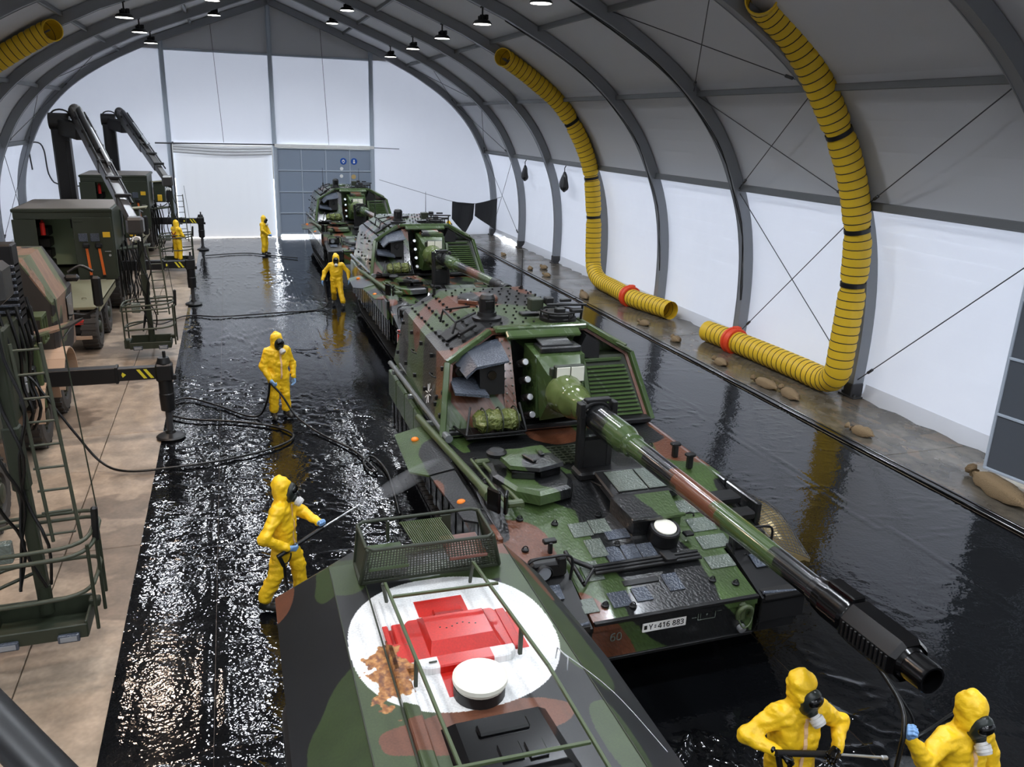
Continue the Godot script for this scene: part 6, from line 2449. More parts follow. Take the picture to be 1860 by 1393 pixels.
# ---------------------------------------------------------------- people: distance field of tapered capsules, meshed as surface nets
class Field:
	var lo: Vector3
	var cell: float
	var nx: int
	var ny: int
	var nz: int
	var d := PackedFloat32Array()

	func _init(a: Vector3, b: Vector3, c: float) -> void:
		lo = a
		cell = c
		nx = int((b.x - a.x) / c) + 2
		ny = int((b.y - a.y) / c) + 2
		nz = int((b.z - a.z) / c) + 2
		d.resize(nx * ny * nz)
		d.fill(1.0)

	func capsule(a: Vector3, b: Vector3, ra: float, rb: float, k := 0.04) -> void:
		var m := maxf(ra, rb) + k + cell * 2.0
		var i0 := maxi(0, int((minf(a.x, b.x) - m - lo.x) / cell))
		var i1 := mini(nx - 1, int((maxf(a.x, b.x) + m - lo.x) / cell) + 1)
		var j0 := maxi(0, int((minf(a.y, b.y) - m - lo.y) / cell))
		var j1 := mini(ny - 1, int((maxf(a.y, b.y) + m - lo.y) / cell) + 1)
		var k0 := maxi(0, int((minf(a.z, b.z) - m - lo.z) / cell))
		var k1 := mini(nz - 1, int((maxf(a.z, b.z) + m - lo.z) / cell) + 1)
		var ab := b - a
		var ll := maxf(ab.length_squared(), 1e-9)
		for kk in range(k0, k1 + 1):
			for jj in range(j0, j1 + 1):
				var row := (kk * ny + jj) * nx
				for ii in range(i0, i1 + 1):
					var p := lo + Vector3(ii, jj, kk) * cell
					var t := clampf((p - a).dot(ab) / ll, 0.0, 1.0)
					var e := (p - a - ab * t).length() - lerpf(ra, rb, t)
					var o := d[row + ii]
					var h := maxf(k - absf(o - e), 0.0) / k
					d[row + ii] = minf(o, e) - h * h * k * 0.25

	func rough(n: FastNoiseLite, amount: float, stretch: Vector3) -> void:
		for kk in nz:
			for jj in ny:
				for ii in nx:
					var q := (kk * ny + jj) * nx + ii
					if absf(d[q]) < 0.06:
						var p := (lo + Vector3(ii, jj, kk) * cell) * stretch
						d[q] += amount * n.get_noise_3dv(p)

	func floor_at(y: float) -> void:
		for kk in nz:
			for jj in ny:
				for ii in nx:
					var q := (kk * ny + jj) * nx + ii
					d[q] = maxf(d[q], y - (lo.y + jj * cell))

	func front(x: float, y: float) -> float:
		var i := clampi(roundi((x - lo.x) / cell), 0, nx - 1)
		var j := clampi(roundi((y - lo.y) / cell), 0, ny - 1)
		for k in range(nz - 1, -1, -1):
			if d[(k * ny + j) * nx + i] < 0.0:
				return lo.z + (k + 0.5) * cell
		return 0.0

	func mesh() -> ArrayMesh:
		var id := PackedInt32Array()
		id.resize(nx * ny * nz)
		id.fill(-1)
		var vs := PackedVector3Array()
		var sx := 1
		var sy := nx
		var sz := nx * ny
		var off := [0, sx, sy, sx + sy, sz, sx + sz, sy + sz, sx + sy + sz]
		var pos := [Vector3(0, 0, 0), Vector3(1, 0, 0), Vector3(0, 1, 0), Vector3(1, 1, 0), Vector3(0, 0, 1), Vector3(1, 0, 1), Vector3(0, 1, 1), Vector3(1, 1, 1)]
		var edges := [[0, 1], [2, 3], [4, 5], [6, 7], [0, 2], [1, 3], [4, 6], [5, 7], [0, 4], [1, 5], [2, 6], [3, 7]]
		for kk in nz - 1:
			for jj in ny - 1:
				var row := (kk * ny + jj) * nx
				for ii in nx - 1:
					var q := row + ii
					var v0 := d[q]
					if absf(v0) > cell * 2.5:
						continue
					var s0 := v0 < 0.0
					var mixed := false
					for c in 7:
						if (d[q + off[c + 1]] < 0.0) != s0:
							mixed = true
							break
					if not mixed:
						continue
					var sum := Vector3.ZERO
					var n := 0
					for e in edges:
						var a: float = d[q + off[e[0]]]
						var b: float = d[q + off[e[1]]]
						if (a < 0.0) != (b < 0.0):
							sum += pos[e[0]].lerp(pos[e[1]], a / (a - b))
							n += 1
					id[q] = vs.size()
					vs.append(lo + (Vector3(ii, jj, kk) + sum / n) * cell)
		var idx := PackedInt32Array()
		for kk in range(1, nz - 1):
			for jj in range(1, ny - 1):
				var row := (kk * ny + jj) * nx
				for ii in range(1, nx - 1):
					var q := row + ii
					var v0 := d[q]
					if absf(v0) > cell * 2.5:
						continue
					for ax in 3:
						var st: int = [sx, sy, sz][ax]
						var v1 := d[q + st]
						if (v0 < 0.0) == (v1 < 0.0):
							continue
						var u: int = [sy, sz, sx][ax]
						var w: int = [sz, sx, sy][ax]
						var a := id[q]
						var b := id[q - u]
						var c := id[q - u - w]
						var e := id[q - w]
						if a < 0 or b < 0 or c < 0 or e < 0:
							continue
						if v0 < 0.0:
							idx.append_array([a, c, b, a, e, c])
						else:
							idx.append_array([a, b, c, a, c, e])
		var ns := PackedVector3Array()
		ns.resize(vs.size())
		for t in range(0, idx.size(), 3):
			var m := (vs[idx[t + 2]] - vs[idx[t]]).cross(vs[idx[t + 1]] - vs[idx[t]])
			ns[idx[t]] += m
			ns[idx[t + 1]] += m
			ns[idx[t + 2]] += m
		var uv := PackedVector2Array()
		uv.resize(vs.size())
		for i in ns.size():
			ns[i] = ns[i].normalized()
			uv[i] = Vector2(vs[i].x + vs[i].z, vs[i].y)
		var arr := []
		arr.resize(Mesh.ARRAY_MAX)
		arr[Mesh.ARRAY_VERTEX] = vs
		arr[Mesh.ARRAY_NORMAL] = ns
		arr[Mesh.ARRAY_TEX_UV] = uv
		arr[Mesh.ARRAY_INDEX] = idx
		var am := ArrayMesh.new()
		if idx.size():
			am.add_surface_from_arrays(Mesh.PRIMITIVE_TRIANGLES, arr)
		return am


# a gloved hand: palm, four fingers, thumb; fingers point along f and curl towards n
func hand(parent: Node3D, wrist: Vector3, f: Vector3, n: Vector3, left: bool, curl: float, cell: float, m: Material) -> void:
	f = f.normalized()
	n = (n - f * n.dot(f)).normalized()
	var t := f.cross(n) * (1.0 if left else -1.0)
	var g := Field.new(wrist - Vector3.ONE * 0.24, wrist + Vector3.ONE * 0.24, cell)
	g.capsule(wrist - f * 0.06, wrist + f * 0.01, 0.038, 0.032, 0.015)
	var lens := [0.076, 0.084, 0.078, 0.062]
	for k in 4:
		var kn := wrist + f * (0.095 - 0.006 * absf(k - 1)) + t * (0.034 - 0.0225 * k)
		g.capsule(wrist + t * (0.018 - 0.012 * k), kn, 0.02, 0.0135, 0.014)
		var p := kn
		var ang := 0.12 * curl
		for j in 3:
			ang += curl * [0.75, 0.95, 0.7][j]
			var dir := f * cos(ang) + n * sin(ang)
			var q: Vector3 = p + dir * lens[k] * [0.46, 0.31, 0.27][j]
			g.capsule(p, q, [0.0115, 0.0108, 0.01][j], [0.0108, 0.01, 0.009][j], 0.004)
			p = q
	var b := wrist + f * 0.028 + t * 0.028
	var d1 := (f * 0.62 + t * (0.75 - 0.4 * curl) + n * 0.42 * curl).normalized()
	g.capsule(wrist + f * 0.012 + t * 0.012, b, 0.02, 0.017, 0.012)
	g.capsule(b, b + d1 * 0.04, 0.015, 0.0125, 0.008)
	var d2 := (f * 0.75 + t * (0.25 - 0.3 * curl) + n * 0.7 * curl).normalized()
	g.capsule(b + d1 * 0.04, b + d1 * 0.04 + d2 * 0.032, 0.0125, 0.0095, 0.005)
	part(parent, "glove", g.mesh(), m)


# joints: dictionary of positions in metres, figure faces +z, x is its left; 1.8 m tall
func worker(label: String, where: Vector3, turn: float, j: Dictionary, cell: float, tall := 1.0, glove: Material = null) -> Node3D:
	var p := thing("person", label, "person", where, turn, "workers in yellow protective suits")
	p.scale = Vector3.ONE * tall
	var g := Field.new(Vector3(-0.85, -0.02, -0.75), Vector3(0.85, 1.95, 0.85), cell)
	var hip: Vector3 = j.get("hip", Vector3(0, 0.95, 0))
	var neck: Vector3 = j.get("neck", Vector3(0, 1.47, 0.01))
	var head: Vector3 = j.get("head", Vector3(0, 1.64, 0.03))
	var look: Vector3 = j.get("look", Vector3(0, -0.1, 1)).normalized()
	var lean := (neck - hip)
	for sx in [-1, 1]:
		g.capsule(hip + Vector3(sx * 0.075, -0.04, 0), hip + lean * 0.45 + Vector3(sx * 0.07, 0, 0), 0.135, 0.135, 0.06)
		g.capsule(hip + lean * 0.4 + Vector3(sx * 0.075, 0, 0), hip + lean * 0.78 + Vector3(sx * 0.095, 0, 0), 0.135, 0.13, 0.06)
		var sh: Vector3 = j.get("shoulder_l" if sx > 0 else "shoulder_r", neck + Vector3(sx * 0.19, -0.05, -0.01))
		var el: Vector3 = j["elbow_l" if sx > 0 else "elbow_r"]
		var wr: Vector3 = j["wrist_l" if sx > 0 else "wrist_r"]
		g.capsule(neck + Vector3(sx * 0.06, -0.03, -0.01), sh, 0.09, 0.085, 0.06)
		g.capsule(sh, el, 0.088, 0.076, 0.05)
		g.capsule(el, wr, 0.078, 0.054, 0.03)
		var hp: Vector3 = hip + Vector3(sx * 0.095, -0.05, 0)
		var kn: Vector3 = j.get("knee_l" if sx > 0 else "knee_r", Vector3(sx * 0.12, 0.5, 0.02))
		var an: Vector3 = j.get("ankle_l" if sx > 0 else "ankle_r", Vector3(sx * 0.13, 0.1, -0.02))
		g.capsule(hp, kn, 0.128, 0.1, 0.05)
		g.capsule(kn, an + Vector3(0, 0.09, 0), 0.1, 0.096, 0.03)
	g.capsule(neck + Vector3(0, -0.02, 0), head + Vector3(0, -0.06, -0.01), 0.1, 0.115, 0.05)
	g.capsule(head + Vector3(0, -0.04, 0) - look * 0.01, head + Vector3(0, 0.05, 0) - look * 0.025, 0.118, 0.12, 0.04)
	g.capsule(head + Vector3(0, 0.05, 0) - look * 0.02, head + Vector3(0, 0.13, 0) - look * 0.045, 0.1, 0.045, 0.05)
	g.rough(noise(1.0, int(where.x * 50) + 300, 2), 0.016, Vector3(5, 3.5, 5))
	var creases := noise(1.0, int(where.z * 50) + 400, 2)
	creases.fractal_type = FastNoiseLite.FRACTAL_RIDGED
	g.rough(creases, 0.013, Vector3(4.5, 8, 4.5))
	part(p, "coverall", g.mesh(), mats.suit)
	# boots
	for sx in [-1, 1]:
		var an: Vector3 = j.get("ankle_l" if sx > 0 else "ankle_r", Vector3(sx * 0.13, 0.1, -0.02))
		var toe: Vector3 = j.get("toe_l" if sx > 0 else "toe_r", Vector3(sx * 0.03, 0, 0.2))
		var base := an.y - 0.1
		var b := Field.new(an - Vector3(0.2, 0.16, 0.3), an + Vector3(0.2, 0.24, 0.34), maxf(cell, 0.014))
		b.capsule(an + Vector3(0, 0.14, 0), an, 0.068, 0.062, 0.03)
		b.capsule(an + Vector3(0, -0.04, -0.03), an + Vector3(toe.x, -0.05, toe.z) * 0.8, 0.055, 0.05, 0.03)
		b.capsule(an + Vector3(toe.x, -0.055, toe.z) * 0.7, an + Vector3(toe.x, -0.058, toe.z), 0.052, 0.042, 0.03)
		if toe.y == 0.0:
			b.floor_at(base + 0.004)
		part(p, "boot", b.mesh(), mats.boot)
	# gas mask: face piece, visor, filter
	var side := Vector3.UP.cross(look).normalized()
	var up := look.cross(side)
	var bas := Basis(side, up, look)
	var s := S()
	s.ball(head + look * 0.096 - up * 0.035, Vector3(0.1, 0.135, 0.078), 12, 16, bas)
	s.ball(head + look * 0.14 - up * 0.1, Vector3(0.055, 0.055, 0.055), 8, 10, bas)
	var mk := part(p, "gas_mask", s, mats.mask)
	s = S()
	s.ball(head + look * 0.13 + up * 0.015, Vector3(0.082, 0.062, 0.052), 10, 16, bas)
	part(mk, "visor", s, mats.black_gloss)
	s = S()
	var tilt: float = j.get("filter", 0.0)
	var fd := (look - up * 0.55 + side * tilt).normalized()
	s.lathe(head + look * 0.172 - up * 0.112 + side * tilt * 0.03, fd, [[0, 0], [0, 0.04], [0.02, 0.046], [0.022, 0.06], [0.045, 0.062], [0.048, 0.058], [0.068, 0.062], [0.071, 0.058], [0.09, 0.054], [0.092, 0.0]], 18)
	part(mk, "filter", s, mats.filter)
	# zip flap
	if cell < 0.021:
		s = S()
		var prev := Vector3.ZERO
		for k in 14:
			var f := k / 13.0
			var y := lerpf(0.8, 1.42, f)
			var x: float = (hip + lean * clampf((y - hip.y) / maxf(lean.y, 0.1), 0, 1)).x + 0.02
			var q := Vector3(x, y, g.front(x, y) + 0.002)
			if k > 0:
				s.bar(prev, q, 0.035, 0.012, Vector3(0, 0.1, 1))
			prev = q
		part(p, "zip_flap", s, mats.zip)
	var gm: Material = glove if glove else mats.blue_glove
	var hc := 0.0045 if cell < 0.02 else 0.009
	for sx in [-1, 1]:
		var el: Vector3 = j["elbow_l" if sx > 0 else "elbow_r"]
		var wr: Vector3 = j["wrist_l" if sx > 0 else "wrist_r"]
		var dir: Vector3 = j.get("hand_l" if sx > 0 else "hand_r", wr - el)
		var nrm: Vector3 = j.get("palm_l" if sx > 0 else "palm_r", Vector3(-sx, 0, 0.3))
		hand(p, wr + dir.normalized() * 0.03, dir, nrm, sx > 0, j.get("curl_l" if sx > 0 else "curl_r", 0.4), hc, gm)
	return p


func people() -> void:
	var sm := mat("suit", srgb(250, 202, 34), 0.4)
	sm.normal_enabled = true
	sm.normal_texture = noise_tex(noise(0.02, 500, 3), 256, [], 8.0)
	sm.normal_scale = 0.35
	triplanar(sm, 2.2, false)
	mat("boot", srgb(34, 33, 30), 0.4)
	mat("mask", srgb(34, 40, 36), 0.35)
	mat("filter", srgb(206, 204, 200), 0.4)
	mat("zip", srgb(238, 196, 150), 0.5)
	mat("blue_glove", srgb(130, 172, 220), 0.4)
	mat("strap_red", srgb(150, 40, 24), 0.6)
	# standing worker with the looped hose
	worker("worker in yellow suit standing upright and holding a looped black hose", Vector3(0.66, 0.03, -16.7), 0.3, {
		"elbow_r": Vector3(-0.31, 1.14, 0.0), "wrist_r": Vector3(-0.21, 0.87, 0.12), "elbow_l": Vector3(0.31, 1.13, -0.03), "wrist_l": Vector3(0.3, 0.86, 0.05),
		"hand_r": Vector3(0.3, -0.6, 0.6), "palm_r": Vector3(0.7, 0.2, -0.6), "curl_r": 1.0, "curl_l": 0.5, "look": Vector3(0.12, -0.28, 1), "filter": 0.25}, 0.016, 1.02)
	# worker spraying the near howitzer
	worker("worker in yellow suit spraying with a long lance beside the ambulance", Vector3(0.32, 0.03, -9.55), 1.25, {
		"elbow_r": Vector3(-0.42, 1.16, -0.1), "wrist_r": Vector3(-0.3, 0.98, 0.12), "elbow_l": Vector3(0.28, 1.2, 0.17), "wrist_l": Vector3(0.12, 1.13, 0.42),
		"hand_r": Vector3(0.4, -0.2, 0.8), "palm_r": Vector3(0.9, 0.3, -0.3), "hand_l": Vector3(-0.7, 0.15, 0.6), "palm_l": Vector3(-0.3, 0.9, 0.1), "curl_r": 1.1, "curl_l": 1.1,
		"knee_l": Vector3(0.12, 0.52, 0.14), "ankle_l": Vector3(0.13, 0.1, 0.16), "knee_r": Vector3(-0.14, 0.5, -0.08), "ankle_r": Vector3(-0.15, 0.1, -0.24), "look": Vector3(0.1, -0.2, 1)}, 0.016, 1.0)
	# walking worker
	worker("worker in yellow suit walking past the middle howitzer", Vector3(3.14, 0.03, -27.4), -0.15, {
		"elbow_r": Vector3(-0.4, 1.17, -0.04), "wrist_r": Vector3(-0.46, 0.92, 0.06), "elbow_l": Vector3(0.4, 1.18, 0.0), "wrist_l": Vector3(0.42, 0.95, 0.12),
		"knee_l": Vector3(0.13, 0.52, 0.12), "ankle_l": Vector3(0.2, 0.11, 0.24), "knee_r": Vector3(-0.1, 0.5, -0.02), "ankle_r": Vector3(-0.12, 0.12, -0.28), "look": Vector3(0.05, -0.35, 1)}, 0.024, 0.97)
	# far worker by the curtain, seen from the side
	worker("worker in yellow suit standing by the far white curtain", Vector3(1.27, 0.03, -38.7), 1.1, {
		"elbow_r": Vector3(-0.28, 1.15, 0.05), "wrist_r": Vector3(-0.14, 0.98, 0.25), "elbow_l": Vector3(0.28, 1.15, 0.05), "wrist_l": Vector3(0.1, 0.96, 0.26), "look": Vector3(0, -0.5, 1)}, 0.028, 0.98)
	# worker in the hanging cage
	var c := worker("worker in yellow suit with crossed red straps standing in the hanging cage", Vector3(-2.2, 0.36, -35.2), PI * 0.75, {
		"elbow_r": Vector3(-0.28, 1.15, 0.08), "wrist_r": Vector3(-0.16, 1.05, 0.3), "elbow_l": Vector3(0.28, 1.15, 0.08), "wrist_l": Vector3(0.18, 1.05, 0.3), "look": Vector3(0, -0.3, 1)}, 0.028, 0.92)
	var s := S()
	s.bar(Vector3(-0.14, 1.0, -0.15), Vector3(0.13, 1.32, -0.155), 0.04, 0.015, Vector3(0, 0, 1))
	s.bar(Vector3(0.14, 1.0, -0.15), Vector3(-0.13, 1.32, -0.155), 0.04, 0.015, Vector3(0, 0, 1))
	part(c, "harness", s, mats.strap_red)
	# worker half hidden behind the middle howitzer
	worker("worker in yellow suit half hidden behind the middle howitzer's turret", Vector3(9.3, 0.03, -36.4), 2.2, {
		"elbow_r": Vector3(-0.3, 1.15, 0.0), "wrist_r": Vector3(-0.26, 0.9, 0.1), "elbow_l": Vector3(0.3, 1.15, 0.0), "wrist_l": Vector3(0.26, 0.9, 0.1)}, 0.03, 0.97)
	# two workers at the muzzle
	worker("worker in yellow suit and black gloves holding a lance across the waist", Vector3(4.2, 0.03, -4.54), -0.05, {
		"elbow_r": Vector3(-0.44, 1.24, -0.02), "wrist_r": Vector3(-0.29, 1.22, 0.19), "elbow_l": Vector3(0.46, 1.2, 0.0), "wrist_l": Vector3(0.3, 1.14, 0.2),
		"hand_r": Vector3(0.75, -0.25, 0.45), "palm_r": Vector3(0.2, -0.9, 0.2), "hand_l": Vector3(-0.8, -0.1, 0.4), "palm_l": Vector3(-0.2, -0.9, 0.1), "curl_r": 1.0, "curl_l": 1.0,
		"look": Vector3(0.28, -0.3, 1), "filter": 0.2}, 0.015, 1.0, mats.black_gloss)
	worker("worker in yellow suit raising one blue-gloved hand with a hose near the muzzle", Vector3(5.3, 0.03, -3.88), 0.05, {
		"shoulder_r": Vector3(-0.2, 1.44, 0.0), "elbow_r": Vector3(-0.46, 1.36, 0.06), "wrist_r": Vector3(-0.64, 1.6, 0.02), "elbow_l": Vector3(0.34, 1.16, 0.0), "wrist_l": Vector3(0.4, 0.9, 0.08),
		"hand_r": Vector3(-0.35, 0.7, 0.2), "palm_r": Vector3(0.6, 0.1, 0.6), "curl_r": 1.2, "look": Vector3(-0.02, -0.42, 1)}, 0.015, 1.02)


# ---------------------------------------------------------------- ducts, hoses, sandbags and other small things
func duct(called: String, label: String, pts: Array, fan_at: Vector3, joints: Array) -> void:
	var d := thing(called, label, "duct", Vector3.ZERO, 0.0, "yellow ventilation ducts")
	var path := curve(pts, 0.05)
	# resample evenly: ten steps to a ring
	var even := [path[0]]
	var acc := 0.0
	for i in range(1, path.size()):
		var seg: Vector3 = path[i] - path[i - 1]
		var left := seg.length()
		var from: Vector3 = path[i - 1]
		while acc + left >= 0.05:
			var step := 0.05 - acc
			from += seg.normalized() * step
			left -= step
			acc = 0.0
			even.append(from)
		acc += left
	var r := []
	for i in even.size():
		var ph := (i % 4) / 4.0
		var b := 0.29 + 0.022 * sin(ph * PI)
		for e in joints:
			var dist: float = (even[i] - e).length()
			if dist < 0.22:
				b -= 0.07 * (1.0 - dist / 0.22)
		r.append(b)
	var s := S()
	s.tube(even, r, 18, false)
	part(d, "duct_fabric", s, mats.duct)
	for i in range(4, even.size() - 4, 4):
		var t: Vector3 = (even[i + 1] - even[i - 1]).normalized()
		var u := t.cross(Vector3.UP if absf(t.y) < 0.9 else Vector3.RIGHT).normalized()
		var w := u.cross(t)
		s = S()
		s.tube(arc(even[i], u * (r[i] + 0.004), w * (r[i] + 0.004), 0.0, TAU - TAU / 18.0, 17), 0.011, 5, false, true)
		part(d, "ring", s, mats.black)
	# mouth
	var m: Vector3 = (even[0] - even[1]).normalized()
	var um := m.cross(Vector3.UP).normalized()
	var wm := um.cross(m)
	s = S()
	s.tube(arc(even[0], um * 0.3, wm * 0.3, 0.0, TAU - TAU / 20.0, 19), 0.02, 6, false, true)
	part(d, "mouth_rim", s, mats.duct)
	for e in joints:
		var k := 0
		for i in even.size():
			if (even[i] - e).length() < (even[k] - e).length():
				k = i
		k = clampi(k, 1, even.size() - 2)
		var t: Vector3 = (even[k + 1] - even[k - 1]).normalized()
		s = S()
		s.lathe(even[k] - t * 0.05, t, [[0, 0.27], [0, 0.285], [0.1, 0.285], [0.1, 0.27]], 20)
		part(d, "clamp_band", s, mats.black)
	# orange booster fan clamped round the duct
	if fan_at != Vector3.ZERO:
		var k := 0
		for i in even.size():
			if (even[i] - fan_at).length() < (even[k] - fan_at).length():
				k = i
		k = clampi(k, 1, even.size() - 2)
		var t: Vector3 = (even[k + 1] - even[k - 1]).normalized()
		s = S()
		s.lathe(even[k] - t * 0.16, t, [[0, 0.3], [0, 0.37], [0.03, 0.39], [0.12, 0.39], [0.14, 0.36], [0.2, 0.36], [0.22, 0.39], [0.29, 0.39], [0.32, 0.37], [0.32, 0.3]], 24)
		s.box(even[k] + Vector3(0, -0.26, 0), Vector3(0.4, 0.12, 0.3), 0.03)
		s.box(even[k] + Vector3(0.05, 0.38, 0), Vector3(0.2, 0.08, 0.2), 0.02)
		part(d, "booster_fan", s, mats.fan, "orange fan ring")


func sandbag(where: Vector3, size: Vector3, turn: float, label: String, seed_: int) -> void:
	var r := RandomNumberGenerator.new()
	r.seed = seed_
	var s := S()
	var rings := []
	var n := 12
	for k in n + 1:
		var f := k / float(n)
		var w := pow(sin(clampf(f, 0.03, 0.97) * PI), 0.45)
		if k == 1 or k == n - 1:
			w *= 0.6
		if k == 0 or k == n:
			w *= 0.55
		var ring := []
		for j in 12:
			var a := TAU * j / 12.0
			var b := 1.0 + r.randf_range(-0.1, 0.1)
			var y := maxf(-0.42, sin(a)) * 0.5 * size.y * w * b
			ring.append(Vector3((f - 0.5) * size.x, y + size.y * 0.26, cos(a) * 0.5 * size.z * w * b))
		rings.append(ring)
	# smooth skin
	for k in n:
		for j in 12:
			var j2 := (j + 1) % 12
			var c0 := Vector3(rings[k][0].x, size.y * 0.3, 0)
			var c1 := Vector3(rings[k + 1][0].x, size.y * 0.3, 0)
			var q: Array = [rings[k][j], rings[k][j2], rings[k + 1][j2], rings[k + 1][j]]
			var m: Array = [(q[0] - c0).normalized(), (q[1] - c0).normalized(), (q[2] - c1).normalized(), (q[3] - c1).normalized()]
			s.tri_n(q[0], q[1], q[2], m[0], m[1], m[2])
			s.tri_n(q[0], q[2], q[3], m[0], m[2], m[3])
	s.face(rings[0], Vector3.ZERO)
	s.face(rings[n], Vector3.ZERO)
	var o := thing("sandbag", label, "sandbag", where, turn, "burlap sandbags along the floor rail")
	part(o, "sack", s, mats.burlap)
	s = S()
	var e := Vector3(size.x * 0.5, size.y * 0.28, 0)
	s.lathe(e, Vector3(1, 0.25, 0.1), [[-0.02, 0.05 * size.y / 0.2], [0.03, 0.025], [0.05, 0.025], [0.12, 0.06 * size.y / 0.2], [0.13, 0.0]], 8)
	part(o, "tied_neck", s, mats.burlap)


func hose(label: String, pts: Array, r := 0.022) -> void:
	var s := S()
	s.tube(curve(pts, 0.08), r, 8)
	tag(part(self, "water_hose", s, mats.hose), label, "hose", "black water hoses")


func lance(label: String, grip: Vector3, fore: Vector3, tip: Vector3, tail: Array) -> void:
	var l := thing("spray_lance", label, "lance", Vector3.ZERO, 0.0, "spray lances held by workers")
	var d := (tip - grip).normalized()
	var s := S()
	s.rod(grip - d * 0.12, fore + d * 0.1, 0.028, 10)
	s.rod(grip - d * 0.1, grip - d * 0.04 + Vector3(0, -0.17, 0), 0.026, 8)
	s.tube(arc(grip + Vector3(0, -0.06, 0), d * 0.07, Vector3(0, -0.1, 0), 0.0, PI, 8), 0.009, 6)
	part(l, "lance_body", s, mats.black)
	s = S()
	s.rod(fore + d * 0.08, tip, 0.012, 8)
	s.lathe(tip, d, [[-0.06, 0.012], [-0.05, 0.02], [0.0, 0.02], [0.01, 0.01]], 10)
	part(l, "lance_tube", s, mats.silver)
	s = S()
	s.tube(curve(tail, 0.08), 0.018, 8)
	part(l, "lance_hose", s, mats.hose)


func mist(called: String, label: String, a: Vector3, b: Vector3, wide: float, density: float) -> void:
	var f := FogVolume.new()
	f.name = called
	f.shape = RenderingServer.FOG_VOLUME_SHAPE_ELLIPSOID
	f.size = Vector3(wide, (b - a).length(), wide)
	var m := FogMaterial.new()
	m.resource_name = "spray"
	m.density = density
	m.albedo = Color(0.97, 0.98, 1.0)
	f.material = m
	add_child(f, true)
	var y := (a - b).normalized()
	var x := y.cross(Vector3.FORWARD).normalized()
	f.transform = Transform3D(Basis(x, y, x.cross(y)), (a + b) / 2.0)
	tag(f, label, "spray", "", "stuff")


